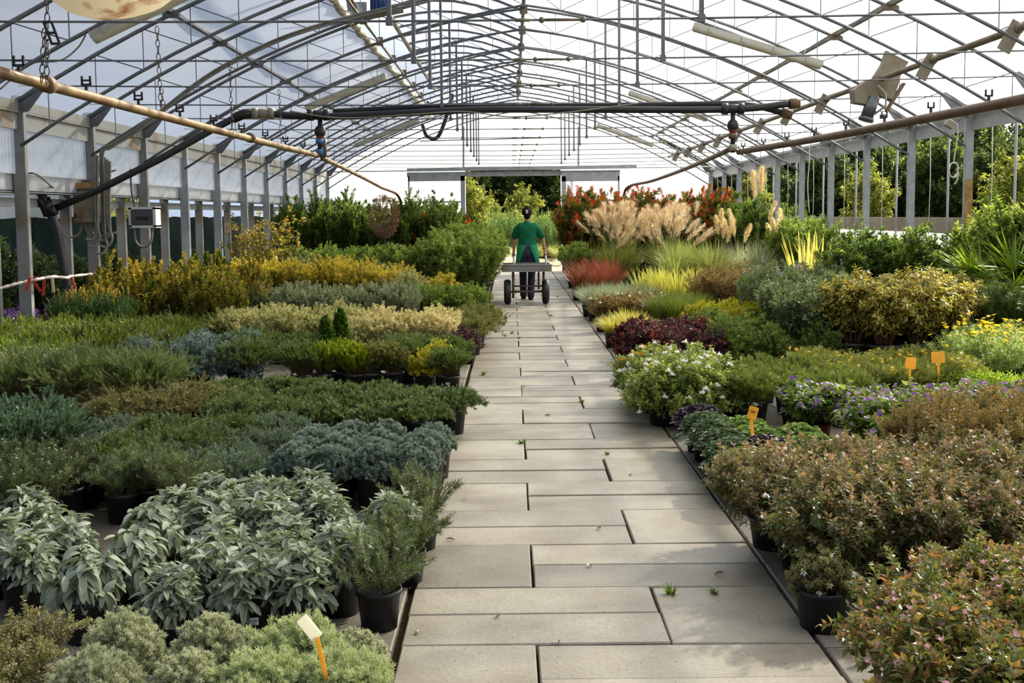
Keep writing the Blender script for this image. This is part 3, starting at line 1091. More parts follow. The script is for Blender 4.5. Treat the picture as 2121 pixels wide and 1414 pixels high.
def bez(a, b, c, t):
    return a * (1 - t) ** 2 + b * 2 * t * (1 - t) + c * t ** 2
def bezd(a, b, c, t):
    return nrm(2 * (1 - t) * (b - a) + 2 * t * (c - b))

def tips(g, n, shape, R, H, z0, r0):
    """base, control and tip of n stems filling the wanted outline"""
    az = g.uniform(0, 2 * PI, n)
    if shape == 'dome':
        cz = g.uniform(0.02, 1, n) ** 0.85
        s = NP.sqrt(1 - cz * cz); k = g.uniform(.80, 1.0, n)
        tip = NP.stack([R * s * NP.cos(az) * k, R * s * NP.sin(az) * k, z0 + H * cz * k], 1)
        base = NP.stack([r0 * s * NP.cos(az), r0 * s * NP.sin(az), NP.full(n, z0)], 1)
        mid = base + (tip - base) * NP.array([.38, .38, .62])
    elif shape == 'upright':
        u = NP.sqrt(g.uniform(0, 1, n)); rr = R * u
        h = H * (1 - .30 * u ** 2) * g.uniform(.72, 1.0, n)
        tip = NP.stack([rr * NP.cos(az), rr * NP.sin(az), z0 + h], 1)
        base = NP.stack([r0 * u * NP.cos(az), r0 * u * NP.sin(az), NP.full(n, z0)], 1)
        mid = base + (tip - base) * NP.stack([NP.full(n, .55), NP.full(n, .55), NP.full(n, .55)], 1) + g.normal(0, .03 * H, (n, 3))
    elif shape == 'vase':
        u = NP.sqrt(g.uniform(0.02, 1, n)); rr = R * u
        h = H * (1 - .35 * u ** 2) * g.uniform(.7, 1.0, n)
        tip = NP.stack([rr * NP.cos(az), rr * NP.sin(az), z0 + h], 1)
        base = NP.stack([r0 * NP.cos(az), r0 * NP.sin(az), NP.full(n, z0)], 1)
        mid = base + (tip - base) * NP.array([.30, .30, .72])
    elif shape == 'spread':
        u = NP.sqrt(g.uniform(.05, 1, n)); rr = R * u
        h = H * (1 - .75 * u ** 1.6) * g.uniform(.55, 1.0, n)
        tip = NP.stack([rr * NP.cos(az), rr * NP.sin(az), z0 + h], 1)
        base = NP.stack([r0 * NP.cos(az), r0 * NP.sin(az), NP.full(n, z0)], 1)
        mid = base + (tip - base) * .5; mid[:, 2] = z0 + h * .9 + .30 * H * u
    elif shape == 'cone':
        t = g.uniform(0, 1, n) ** 1.25
        rr = R * (1 - t) ** .75 * (0.35 + .65 * NP.minimum(1, t * 6)) * g.uniform(.8, 1.05, n)
        zb = z0 + H * t * .9
        tip = NP.stack([rr * NP.cos(az), rr * NP.sin(az), zb + .10 * H * (1.1 - .2 * t)], 1)
        base = NP.stack([NP.zeros(n), NP.zeros(n), zb], 1)
        mid = base + (tip - base) * NP.array([.7, .7, .35])
    elif shape == 'ball':
        v = nrm(g.normal(0, 1, (n, 3))); k = g.uniform(.55, 1.0, n)[:, None] ** .6
        tip = v * k * NP.array([R, R, H / 2]); tip[:, 2] += z0 + H / 2
        base = NP.stack([NP.zeros(n), NP.zeros(n), z0 + (tip[:, 2] - z0) * .55], 1)
        mid = base + (tip - base) * NP.array([.5, .5, .65])
    return base, mid, tip

def bush(seed, n=60, R=.15, H=.25, z0=.16, r0=.05, shape='upright', m=14, t0=.2, L=.03, W=.012, ang=55, droop=0.0,
         T=None, sub=0, sublen=.08, subang=50, subt0=.25, tintbase=.5, tstem=.12, tleaf=.16, tgrad=0.0, flat=.5, rs=.0022, seg=4,
         stems=True, lvar=.25, opp=False, gradp=1.0, clumps=0, ssk=1.0):
    """A leafy plant: stems filling an outline, optional side shoots, leaves along them. Returns PB(foliage), PB(stems), tips, tip dirs."""
    g = NP.random.default_rng(seed)
    T = T or T_kite()
    B, C, E = tips(g, n, shape, R, H, z0, r0)
    fol, st = PB(), PB()
    if clumps:      # uneven outline
        cd = nrm(g.normal(0, 1, (clumps, 3))); cd[:, 2] = abs(cd[:, 2])
        d = nrm(E - NP.array([0, 0, z0])); dt = (d @ cd.T).max(1)
        E = NP.array([0, 0, z0]) + (E - NP.array([0, 0, z0])) * (0.78 + .25 * NP.clip((dt - .55) / .4, 0, 1))[:, None]
    if stems: st.stems(B, C, E, rs, rs * .5, seg)
    ts_ = g.normal(0, tstem, n)
    tt = NP.ones(n)
    if sub:
        k = sub
        t = g.uniform(subt0, 1.0, (n, k))
        P = bez(B[:, None], C[:, None], E[:, None], t[..., None]); D = bezd(B[:, None], C[:, None], E[:, None], t[..., None])
        q = g.normal(0, 1, (n, k, 3)); q = nrm(q - D * (q * D).sum(-1, keepdims=True))
        a = NP.radians(subang) * g.uniform(.6, 1.2, (n, k, 1))
        d2 = nrm(D * NP.cos(a) + q * NP.sin(a))
        ln = sublen * g.uniform(.5, 1.15, (n, k, 1)) * (1.15 - .5 * t[..., None])
        E2 = P + d2 * ln; E2[..., 2] += ln[..., 0] * .18
        C2 = P + d2 * ln * .5
        B = NP.concatenate([B, P.reshape(-1, 3)]); C = NP.concatenate([C, C2.reshape(-1, 3)]); E = NP.concatenate([E, E2.reshape(-1, 3)])
        ts_ = NP.concatenate([ts_, NP.repeat(ts_, k) + g.normal(0, tstem * .6, n * k)])
        tt = NP.concatenate([tt, t.reshape(-1)])
        if stems: st.stems(P.reshape(-1, 3), C2.reshape(-1, 3), E2.reshape(-1, 3), rs * .6, rs * .3, 2)
        n = len(B)
    tl = (t0 + (1 - t0) * (NP.arange(m) + g.uniform(0, .9, (n, m))) / m)
    P = bez(B[:, None], C[:, None], E[:, None], tl[..., None]); D = bezd(B[:, None], C[:, None], E[:, None], tl[..., None])
    ph = g.uniform(0, 2 * PI, (n, 1)) + (NP.arange(m) * (2.4 if not opp else PI / 2))[None] + g.normal(0, .35, (n, m))
    ax = nrm(NP.cross(D, NP.array([.13, .21, .97]) + g.normal(0, .05, 3))); bx = NP.cross(D, ax)
    q = ax * NP.cos(ph)[..., None] + bx * NP.sin(ph)[..., None]
    a = NP.radians(ang) * g.uniform(.7, 1.25, (n, m, 1)) * (1.15 - .45 * tl[..., None] ** 3)
    d = D * NP.cos(a) + q * NP.sin(a)
    d[..., 2] -= droop * g.uniform(.5, 1.3, (n, m))
    d = nrm(d).reshape(-1, 3); P = P.reshape(-1, 3)
    tint = tintbase + NP.repeat(ts_, m) + g.normal(0, tleaf, n * m) + tgrad * (tl.reshape(-1) * (NP.repeat(tt, m) if sub else 1)) ** gradp
    k = g.uniform(1 - lvar, 1 + lvar, n * m) * (1 - .25 * tl.reshape(-1) ** 4)
    fol.leaves(P, d, L * k, W * k, T, tint, g, flat)
    return fol, st, E, bezd(B, C, E, NP.full((n, 1), 1.0))

def grass(seed, n=150, R=.3, H=.5, z0=.1, r0=.05, W=.008, droop=.35, seg=5, tintbase=.5, tleaf=.2, stiff=1.6, hvar=.3, tgrad=0.0):
    g = NP.random.default_rng(seed)
    az = g.uniform(0, 2 * PI, n); u = g.uniform(0.02, 1, n) ** .7
    rad = NP.stack([NP.cos(az), NP.sin(az), NP.zeros(n)], 1)
    h = H * g.uniform(1 - hvar, 1.05, n); reach = R * u * g.uniform(.7, 1.1, n)
    base = rad * (r0 * NP.sqrt(g.uniform(0, 1, n)))[:, None] + NP.array([0, 0, z0])
    side = NP.stack([-NP.sin(az), NP.cos(az), NP.zeros(n)], 1)
    tw = g.normal(0, .6, n)
    side = nrm(side * NP.cos(tw)[:, None] + rad * NP.sin(tw)[:, None])
    s = NP.linspace(0, 1, seg + 1)
    V = []
    for si in s:
        c = base + rad * (reach * si ** stiff)[:, None]
        c[:, 2] += h * (si - droop * u * si ** 2.4)
        w = W * (1 - si ** 2.0) * .5 + W * .04
        V += [c + side * w, c - side * w]
    V = NP.stack(V, 1)
    k = 2 * (seg + 1)
    f = [(2 * i, 2 * i + 2, 2 * i + 3, 2 * i + 1) for i in range(seg)]
    F = (NP.array(f)[None] + (NP.arange(n) * k)[:, None, None]).reshape(-1, 4)
    pb = PB()
    t = NP.repeat(tintbase + g.normal(0, tleaf, n), k) + tgrad * NP.tile(NP.repeat(s, 2), n)
    pb.add(V.reshape(-1, 3), F, t, NP.ones(len(t)))
    ends = V[:, -1]
    return pb, ends

def puffs(pb, P, size, g, k=10, tint=.5, tv=.15, T=None, flatz=1.0, w=.5):
    """small many-petalled heads at points P"""
    n = len(P)
    d = g.normal(0, 1, (n, k, 3)); d[..., 2] = abs(d[..., 2]) * flatz
    d = nrm(d).reshape(-1, 3)
    pb.leaves(NP.repeat(P, k, 0), d, size * g.uniform(.7, 1.1, n * k), size * w, T or T_kite(), NP.repeat(tint + g.normal(0, tv, n), k) + g.normal(0, tv * .4, n * k), g, .8)

def stars(pb, P, D, size, g, petals=5, tint=.5, tv=.12, open_=1.25, w=.55, T=None):
    """open flowers of a few petals facing D"""
    n = len(P)
    a = nrm(NP.cross(D, NP.array([.3, .2, .9]))); b = NP.cross(D, a)
    th = (2 * PI * NP.arange(petals) / petals)[None] + g.uniform(0, 6.28, (n, 1))
    q = a[:, None] * NP.cos(th)[..., None] + b[:, None] * NP.sin(th)[..., None]
    d = nrm(D[:, None] * math.cos(open_) + q * math.sin(open_)).reshape(-1, 3)
    up = NP.repeat(D, petals, 0)
    S = nrm(NP.cross(d, up)); 
    tv_, tf = T or T_kite(.05, .6)
    N = NP.cross(S, d)
    L = size * g.uniform(.85, 1.1, n * petals)
    V = NP.repeat(P, petals, 0)[:, None] + d[:, None] * (tv_[None, :, 0:1] * L[:, None, None]) + S[:, None] * (tv_[None, :, 1:2] * (L * w)[:, None, None]) + N[:, None] * (tv_[None, :, 2:3] * L[:, None, None])
    kk = len(tv_)
    F = (NP.array(tf)[None] + (NP.arange(n * petals) * kk)[:, None, None]).reshape(-1, 4)
    t = NP.repeat(NP.repeat(tint + g.normal(0, tv, n), petals), kk)
    pb.add(V.reshape(-1, 3), F, t, NP.tile(tv_[:, 3], n * petals))

def plume(seed, H, Lp, Rp, lean=.1, n=420, W=.004):
    """feathery seed head on a stalk"""
    g = NP.random.default_rng(seed)
    az = g.uniform(0, 6.28)
    top = NP.array([[math.cos(az) * lean, math.sin(az) * lean, H]]); B = NP.array([[0, 0, .1]]); C = NP.array([[0, 0, H * .6]])
    st = PB(); st.stems(B, C, top, .005, .003, 5)
    t = g.uniform(1 - Lp / H, 1, n)
    P = bez(B, C, top, t[:, None]); D = bezd(B, C, top, t[:, None])
    s = (t - (1 - Lp / H)) / (Lp / H)
    prof = NP.sin(PI * NP.clip(s * .86 + .12, 0, 1)) ** .7
    q = g.normal(0, 1, (n, 3)); q = nrm(q - D * (q * D).sum(-1, keepdims=True))
    d = nrm(D * 1.25 + q * g.uniform(.3, .9, (n, 1)) )
    pb = PB()
    pb.leaves(P, d, Rp * 1.9 * prof * g.uniform(.6, 1.1, n) + .01, W, T_blade(3, .25), .5 + g.normal(0, .2, n), g, .8)
    return pb, st

def join(*pbs):
    o = PB()
    for p in pbs:
        for V, F, t, r in zip(p.V, [f for f in p.F], p.t, p.r):
            pass
    return o

# ------------------------------------------------------------------ pots
def pot_mesh(name, r, h, n=18):
    prof = [(0.001, 0), (r * .80, 0), (r * .97, h * .88), (r * 1.04, h * .88), (r * 1.05, h), (r * .97, h), (r * .95, h * .9), (0.001, h * .9)]
    return MB().lathe(prof, n=n).mesh(name)
_pots = {}
def pot_for(r, h, mat):
    k = (round(r, 3), round(h, 3), mat)
    if k not in _pots:
        me = pot_mesh('pot', r, h); me.materials.append(M[mat]); _pots[k] = me
    return _pots[k]
SPEC = {}
def species(key, desc, cat, pot, parts, name=None, variants=2):
    """parts(seed) -> [(part name, mesh, material, kind)]"""
    vs = []
    for v in range(variants):
        ps = []
        for pn, me, mt, kd in parts(1000 + 77 * v + len(SPEC) * 13):
            if mt is not None: me.materials.append(mt)
            ps.append((pn, me, kd))
        vs.append(ps)
    SPEC[key] = dict(desc=desc, cat=cat, pot=pot, vs=vs, name=name or key)

NPLANT = [0]
RP = random.Random(99)
def plant(key, x, y, label, group=None, s=1.0, rz=None, z=0.0, v=None, sz=None):
    sp = SPEC[key]
    t = thing(sp['name'], label, sp['cat'], (x, y, z - (0.004 if z == 0 else 0)), RP.uniform(0, 6.28) if rz is None else rz, group)
    sz = sz or s
    t.scale = (s, s, sz)
    NPLANT[0] += 1
    var = sp['vs'][(NPLANT[0] if v is None else v) % len(sp['vs'])]
    out = {}
    if sp['pot']:
        r, h, mt = sp['pot']
        out['pot'] = obj('pot', pot_for(r, h, mt), None, t)
    for pn, me, kd in var:
        o = obj(pn, me, None, t)
        if kd: o['kind'] = kd
        out[pn] = o
    t['parts'] = 0
    del t['parts']
    return t, out

def block(key, x0, x1, y0, y1, dx, dy, where='', s=1.0, sj=.08, jit=.25, desc=None, skip=(), stagger=True, sz=1.0, group=True):
    """rows of potted plants; labelled by row and by count from the walkway"""
    sp = SPEC[key]
    nx = max(1, int(round(abs(x1 - x0) / dx)) + 1); ny = max(1, int(round((y1 - y0) / dy)) + 1)
    d = desc or sp['desc']
    res = []
    left = (x0 + x1) < 0
    for j in range(ny):
        yy = y0 + (j * (y1 - y0) / (ny - 1) if ny > 1 else 0)
        for i in range(nx):
            if (i, j) in skip: continue
            f = i / (nx - 1) if nx > 1 else 0.5
            xa, xb = (max(x0, x1), min(x0, x1)) if left else (min(x0, x1), max(x0, x1))
            xx = xa + (xb - xa) * f
            if stagger and j % 2: xx += (-.35 if left else .35) * dx
            xx += RP.uniform(-jit, jit) * dx * .5; yq = yy + RP.uniform(-jit, jit) * dy * .5
            lab = d
            if ny > 1: lab += ', %s row%s' % ('front' if j == 0 else 'back' if j == ny - 1 else ORD[j], '')
            if nx > 1: lab += ', %s from the walkway' % ORD[i]
            if where: lab += ' ' + where
            k = s * (1 + RP.uniform(-sj, sj))
            res.append(plant(key, xx, yq, lab, (sp['desc'] + 's') if (nx * ny > 1 and group) else None, k, sz=k * sz))
    return res
# ------------------------------------------------------------------ leaf materials (colour of the leaves themselves)
LM = {}
def lm(k, cols, **kw): LM[k] = leaf(k + '_leaf', cols, **kw)
lm('santolina', [(146, 146, 110), (174, 176, 142), (202, 204, 174)], trans=.3, rough=.7, spec=.15)
lm('santolina_green', [(146, 156, 104), (174, 184, 132), (204, 210, 164)], trans=.3, rough=.7, spec=.15)
lm('sage', [(108, 120, 88), (148, 156, 132), (186, 190, 172)], trans=.22, rough=.6, spec=.3, tcol=(1.2, 1.25, .7), rim=((176, 182, 160), .82))
lm('rosemary', [(62, 78, 42), (96, 110, 62), (142, 150, 100)], trans=.3)
lm('olive_herb', [(108, 106, 62), (138, 134, 84), (168, 162, 112)], trans=.35)
lm('blue_star', [(74, 92, 80), (108, 126, 112), (154, 168, 150)], trans=.2, rough=.6)
lm('blue_carpet', [(66, 86, 62), (96, 116, 90), (130, 146, 114)], trans=.2, rough=.6)
lm('blue_green', [(58, 84, 60), (88, 116, 86), (120, 146, 112)], trans=.25)
lm('shore', [(56, 76, 32), (88, 110, 48), (130, 146, 74)], trans=.3)
lm('brown_jun', [(90, 90, 46), (118, 116, 62), (148, 142, 88)], trans=.3)
lm('feather', [(74, 92, 46), (104, 122, 68), (142, 154, 98)], trans=.3)
lm('bright_grass', [(62, 92, 22), (96, 126, 34), (130, 152, 56)], trans=.35)
lm('olive_mass', [(64, 80, 22), (96, 112, 34), (134, 142, 60)], trans=.35)
lm('cedar_blue', [(66, 92, 90), (104, 128, 122), (150, 168, 158)], trans=.2, rough=.6)
lm('lime', [(96, 116, 20), (140, 154, 28), (178, 182, 48)], trans=.4)
lm('thuja', [(44, 72, 18), (70, 102, 26), (104, 132, 44)], trans=.3)
lm('yellowgreen', [(122, 126, 18), (172, 166, 28), (206, 194, 52)], trans=.4)
lm('speckled', [(70, 82, 38), (110, 116, 56), (206, 180, 70)], trans=.35)
lm('cream', [(112, 118, 62), (166, 164, 104), (214, 206, 156)], trans=.35)
lm('pink_cream', [(148, 146, 88), (200, 190, 136), (228, 212, 172)], trans=.4)
lm('darkpurple', [(52, 36, 40), (82, 56, 60), (128, 80, 76)], trans=.25)
lm('trailing', [(70, 78, 32), (108, 112, 48), (150, 146, 74)], trans=.4)
lm('silver', [(98, 108, 74), (134, 142, 106), (178, 182, 152)], trans=.25, rough=.4, spec=.4)
lm('gold', [(126, 126, 38), (176, 158, 46), (216, 194, 76)], trans=.4)
lm('bronze', [(74, 86, 32), (112, 112, 38), (192, 160, 56)], trans=.4, rough=.35, spec=.5)
lm('cypress', [(40, 66, 30), (66, 92, 40), (92, 116, 52)], trans=.25)
lm('cypress_tip', [(176, 140, 44), (206, 168, 66), (226, 194, 96)], trans=.35)
lm('darkshrub', [(26, 42, 16), (46, 66, 26), (74, 92, 36)], trans=.25, rough=.35)
lm('midgreen', [(66, 90, 34), (108, 132, 52), (164, 176, 88)], trans=.45, rough=.38, spec=.5)
lm('hedge', [(50, 74, 28), (84, 112, 40), (164, 174, 76)], trans=.45, rough=.35, spec=.5)
lm('maple', [(88, 98, 42), (128, 126, 52), (186, 142, 54)], trans=.5)
lm('brown_dead', [(78, 56, 40), (112, 84, 60), (146, 112, 82)], trans=.3)
lm('abelia', [(94, 108, 54), (142, 124, 82), (186, 140, 110)], trans=.4, rough=.28, spec=.6)
lm('abelia_low', [(82, 102, 44), (126, 124, 62), (178, 116, 72)], trans=.45, rough=.3, spec=.6)
lm('bronze_abelia', [(100, 102, 54), (128, 114, 66), (158, 118, 76)], trans=.45, rough=.3, spec=.5)
lm('kale', [(58, 76, 50), (92, 110, 72), (138, 152, 108)], trans=.25, rough=.5)
lm('kale_green', [(72, 98, 38), (116, 142, 62), (166, 184, 98)], trans=.3, rough=.5)
lm('kale_dark', [(40, 32, 42), (64, 50, 62), (94, 76, 88)], trans=.2, rough=.4)
lm('kale_leaf', [(82, 104, 76), (118, 138, 106), (150, 164, 134)], trans=.25, rough=.4)
lm('lantana', [(98, 114, 52), (136, 150, 74), (186, 188, 106)], trans=.5)
lm('lowgreen', [(72, 88, 28), (106, 120, 42), (142, 150, 66)], trans=.4)
lm('coreopsis', [(92, 104, 34), (128, 134, 52), (164, 162, 78)], trans=.4)
lm('potato', [(72, 96, 36), (112, 136, 54), (166, 180, 88)], trans=.5)
lm('loro', [(48, 40, 44), (86, 50, 48), (150, 54, 44)], trans=.4, rough=.35, spec=.5)
lm('yellowgrass', [(150, 146, 48), (196, 186, 84), (222, 214, 132)], trans=.45)
lm('smallgreen', [(64, 86, 28), (100, 122, 44), (148, 158, 74)], trans=.4)
lm('elaeagnus', [(190, 158, 64), (198, 172, 84), (172, 166, 88)], trans=.4, rough=.35, spec=.5, rim=((92, 108, 50), .52))
lm('ebbingei', [(76, 92, 54), (108, 126, 78), (152, 166, 120)], trans=.3, rough=.35, spec=.5)
lm('daisy', [(90, 114, 46), (128, 148, 70), (178, 190, 120)], trans=.45)
lm('sedum', [(78, 108, 30), (120, 148, 44), (188, 198, 80)], trans=.45)
lm('fescue', [(112, 124, 88), (150, 158, 124), (190, 192, 156)], trans=.35)
lm('imperata', [(112, 98, 52), (148, 78, 54), (162, 58, 48)], trans=.32)
lm('phormium', [(166, 168, 62), (202, 198, 92), (222, 216, 130)], trans=.45)
lm('miscanthus', [(94, 112, 42), (134, 146, 70), (182, 182, 116)], trans=.45)
lm('plume', [(194, 168, 142), (218, 196, 172), (236, 222, 204)], trans=.5, rough=.8, spec=.1)
lm('pampas', [(206, 182, 142), (228, 208, 172), (244, 232, 208)], trans=.5, rough=.8, spec=.1)
lm('photinia', [(50, 78, 28), (90, 112, 36), (196, 58, 34)], trans=.5, rough=.35, spec=.5)
lm('brownshrub', [(98, 88, 46), (132, 108, 60), (164, 138, 84)], trans=.45)
lm('palm', [(66, 92, 22), (104, 132, 34), (160, 172, 60)], trans=.5)
lm('pine', [(42, 66, 22), (66, 90, 30), (100, 120, 46)], trans=.3)
lm('sword', [(170, 160, 60), (206, 196, 96), (220, 210, 130)], trans=.4)
lm('tree_dark', [(44, 60, 34), (76, 96, 48), (140, 150, 80)], trans=.42, rough=.5)
lm('tree_mid', [(46, 68, 34), (78, 102, 48), (134, 146, 76)], trans=.5)
lm('tree_yellow', [(86, 102, 40), (134, 142, 58), (184, 180, 92)], trans=.5)
lm('stalks', [(70, 104, 48), (106, 138, 70), (156, 176, 104)], trans=.45)
lm('white_petal', [(226, 222, 214), (240, 238, 232), (250, 248, 244)], trans=.4, tcol=(1.1, 1.1, 1.05))
lm('orange_petal', [(222, 130, 16), (238, 150, 22), (246, 176, 40)], trans=.4, tcol=(1.2, 1.1, .8))
lm('yellow_petal', [(226, 178, 20), (240, 200, 34), (246, 216, 70)], trans=.4, tcol=(1.2, 1.15, .8))
lm('purple_petal', [(92, 56, 130), (140, 98, 172), (200, 164, 206)], trans=.45, tcol=(1.3, 1.1, 1.25))
lm('pink_petal', [(190, 130, 156), (212, 166, 186), (230, 200, 212)], trans=.4, tcol=(1.2, 1.1, 1.15))
lm('pinkwhite_petal', [(226, 170, 160), (240, 220, 210), (250, 244, 238)], trans=.4, tcol=(1.1, 1.05, 1.0))
lm('red_petal', [(170, 34, 30), (196, 50, 40), (206, 80, 90)], trans=.4)
lm('stem_brown', [(92, 66, 42), (110, 80, 52)], trans=.05)
lm('stem_green', [(86, 96, 44), (104, 112, 56)], trans=.1)
lm('stem_red', [(120, 62, 40), (134, 76, 48)], trans=.1)
lm('trunk', [(62, 52, 42), (84, 72, 58)], trans=.0, rough=.9)

def bparts(mat, stem='stem_brown', smooth=False, flowers=None, **kw):
    def f(seed):
        fol, st, E, D = bush(seed, **kw)
        out = [('foliage', fol.mesh('foliage', smooth), LM[mat], 'stuff')]
        if st.n: out.append(('stems', st.mesh('stems'), LM[stem], 'stuff'))
        if flowers:
            g = NP.random.default_rng(seed + 5)
            for nm, fm, cnt, fn in flowers:
                idx = g.permutation(len(E))[:cnt]
                pb = PB(); fn(pb, E[idx], D[idx], g)
                out.append((nm, pb.mesh(nm), LM[fm], 'stuff'))
        return out
    return f
def gparts(mat, **kw):
    def f(seed):
        pb, ends = grass(seed, **kw)
        return [('foliage', pb.mesh('foliage'), LM[mat], 'stuff')]
    return f
K = T_kite; ND = T_needle
# ---- left side, near
species('santolina', 'silvery feathery cotton lavender dome', 'herb', (.095, .15, 'pot'), bparts('santolina', 'stem_green', n=330, R=.145, H=.20, z0=.14, r0=.05, shape='dome', m=34, t0=.55, L=.013, W=.0028, ang=58, T=ND(), tstem=.14, tleaf=.16, tgrad=.25, sub=2, sublen=.04, subt0=.7, seg=3, rs=.0015), name='cotton_lavender')
species('santolina_green', 'pale green feathery cotton lavender', 'herb', (.095, .15, 'pot'), bparts('santolina_green', 'stem_green', n=230, R=.135, H=.20, z0=.14, r0=.05, shape='upright', m=34, t0=.35, L=.016, W=.003, ang=55, T=ND(), tgrad=.25, sub=2, sublen=.05, subt0=.5, rs=.0015), name='cotton_lavender')
species('oregano', 'straggling olive herb with wiry stems', 'herb', (.09, .13, 'pot'), bparts('olive_herb', n=70, R=.22, H=.22, z0=.12, r0=.04, shape='vase', m=18, L=.014, W=.009, ang=70, T=K(), sub=3, sublen=.07), name='wiry_herb')
SAGE = T_oval(.34, .10, 7)
species('sage', 'grey-leaved sage in black pot', 'herb', (.085, .15, 'pot'), bparts('sage', 'stem_green', True, n=44, R=.135, H=.20, z0=.14, r0=.05, shape='dome', m=11, t0=.42, L=.066, W=.023, ang=68, droop=.10, T=SAGE, tstem=.12, tleaf=.2, flat=.3, lvar=.3, opp=True, rs=.003), name='sage_plant', variants=4)
species('sage_droop', 'broad-leaved drooping sage in black pot', 'herb', (.09, .16, 'pot'), bparts('sage', 'stem_green', True, n=30, R=.135, H=.23, z0=.15, r0=.05, shape='dome', m=12, t0=.3, L=.075, W=.034, ang=70, droop=.75, T=T_oval(.45, .1, 7), tintbase=.42, tstem=.1, tleaf=.16, flat=.3, opp=True, rs=.003), name='sage_plant', variants=2)
species('rosemary', 'upright rosemary in black pot', 'herb', (.085, .15, 'pot'), bparts('rosemary', n=24, R=.19, H=.26, z0=.12, r0=.05, shape='vase', m=52, t0=.08, L=.024, W=.0034, ang=55, T=ND(), sub=4, sublen=.10, subang=35, subt0=.1, tgrad=.15, rs=.0025), name='rosemary_plant', variants=3)
species('rosemary_flower', 'rosemary with pale specks of bloom', 'herb', (.1, .16, 'pot'), bparts('rosemary', n=40, R=.19, H=.27, z0=.14, r0=.06, shape='vase', m=40, t0=.1, L=.020, W=.0034, ang=60, T=ND(), sub=4, sublen=.08, tintbase=.38, flowers=[('blossoms', 'white_petal', 46, lambda pb, E, D, g: puffs(pb, E, .008, g, 5))]), name='rosemary_plant')
species('blue_star', 'dense blue juniper mound in black pot', 'juniper', (.095, .19, 'pot'), bparts('blue_star', n=200, R=.135, H=.155, z0=.18, r0=.04, shape='dome', m=22, t0=.45, L=.015, W=.0042, ang=52, T=ND(), sub=4, sublen=.035, subt0=.65, tgrad=.28, tstem=.12, clumps=16, seg=2, rs=.002), name='juniper_mound', variants=3)
species('blue_carpet', 'flat blue-green creeping juniper', 'juniper', (.095, .16, 'pot'), bparts('blue_carpet', n=80, R=.27, H=.13, z0=.15, r0=.06, shape='spread', m=22, t0=.15, L=.016, W=.0042, ang=40, T=ND(), sub=7, sublen=.075, subt0=.2, tgrad=.2, rs=.002, seg=3), name='creeping_juniper', variants=3)
species('blue_green', 'upright blue-green juniper', 'juniper', (.11, .19, 'pot'), bparts('blue_green', n=70, R=.26, H=.30, z0=.17, r0=.05, shape='vase', m=24, t0=.15, L=.019, W=.005, ang=28, T=ND(), sub=8, sublen=.085, subang=30, tgrad=.15, rs=.003), name='juniper_bush')
species('green_spread', 'low green spreading juniper', 'juniper', (.1, .18, 'pot'), bparts('shore', n=70, R=.30, H=.17, z0=.17, r0=.05, shape='spread', m=24, t0=.15, L=.017, W=.0045, ang=40, T=ND(), sub=7, sublen=.08, tintbase=.35, tgrad=.15, rs=.002), name='spreading_juniper')
species('shore', 'bright green shore juniper', 'juniper', (.1, .17, 'pot'), bparts('shore', n=90, R=.24, H=.17, z0=.16, r0=.05, shape='spread', m=22, t0=.15, L=.017, W=.0048, ang=55, T=ND(), sub=7, sublen=.06, tgrad=.3, tintbase=.35, rs=.002, clumps=10), name='shore_juniper', variants=3)
species('brown_jun', 'brownish spreading juniper in black pot', 'juniper', (.12, .2, 'pot'), bparts('brown_jun', n=80, R=.32, H=.22, z0=.18, r0=.05, shape='spread', m=22, L=.018, W=.005, ang=48, T=ND(), sub=8, sublen=.085, tgrad=.2, rs=.003), name='bronze_juniper')
species('feather', 'feathery grey-green juniper', 'juniper', (.12, .2, 'pot'), bparts('feather', n=90, R=.40, H=.36, z0=.18, r0=.06, shape='vase', m=26, t0=.12, L=.024, W=.005, ang=26, T=ND(), sub=9, sublen=.14, subang=32, tgrad=.12, rs=.003), name='feathery_juniper', variants=3)
species('bright', 'bright green feathery conifer', 'conifer', (.11, .2, 'pot'), bparts('bright_grass', n=90, R=.3, H=.36, z0=.18, r0=.05, shape='upright', m=26, t0=.12, L=.022, W=.005, ang=26, T=ND(), sub=7, sublen=.12, subang=28, tgrad=.2, rs=.003), name='green_conifer')
species('olive_mass', 'dark olive bushy conifer', 'conifer', (.12, .2, 'pot'), bparts('olive_mass', n=90, R=.33, H=.38, z0=.18, r0=.06, shape='upright', m=22, t0=.15, L=.024, W=.006, ang=34, T=ND(), sub=8, sublen=.13, subang=38, tgrad=.3, tintbase=.35, rs=.003), name='olive_conifer', variants=3)
species('cedar_blue', 'blue-grey conifer mound', 'conifer', (.12, .19, 'pot'), bparts('cedar_blue', n=110, R=.27, H=.32, z0=.18, r0=.05, shape='dome', m=18, L=.02, W=.006, ang=60, T=ND(), sub=7, sublen=.07, tgrad=.15, clumps=12, rs=.003), name='blue_conifer')
species('jun_green', 'fresh green arching juniper', 'juniper', (.12, .19, 'pot'), bparts('shore', n=110, R=.30, H=.33, z0=.17, r0=.05, shape='vase', m=24, L=.02, W=.005, ang=32, T=ND(), sub=8, sublen=.1, subang=36, tintbase=.5, tgrad=.25, rs=.003), name='arching_juniper')
species('small_thuja', 'small yellow-green thuja', 'conifer', (.1, .18, 'pot'), bparts('lime', n=110, R=.16, H=.28, z0=.17, r0=.05, shape='upright', m=18, L=.02, W=.006, ang=30, T=ND(), sub=7, sublen=.07, subang=30, tintbase=.35, tgrad=.15), name='dwarf_thuja')
species('cone_thuja', 'small conical green thuja', 'conifer', (.1, .18, 'pot'), bparts('thuja', n=240, R=.125, H=.46, z0=.15, shape='cone', m=16, L=.018, W=.006, ang=30, T=ND(), sub=4, sublen=.05, subang=30, tgrad=.15), name='conical_thuja', variants=1)
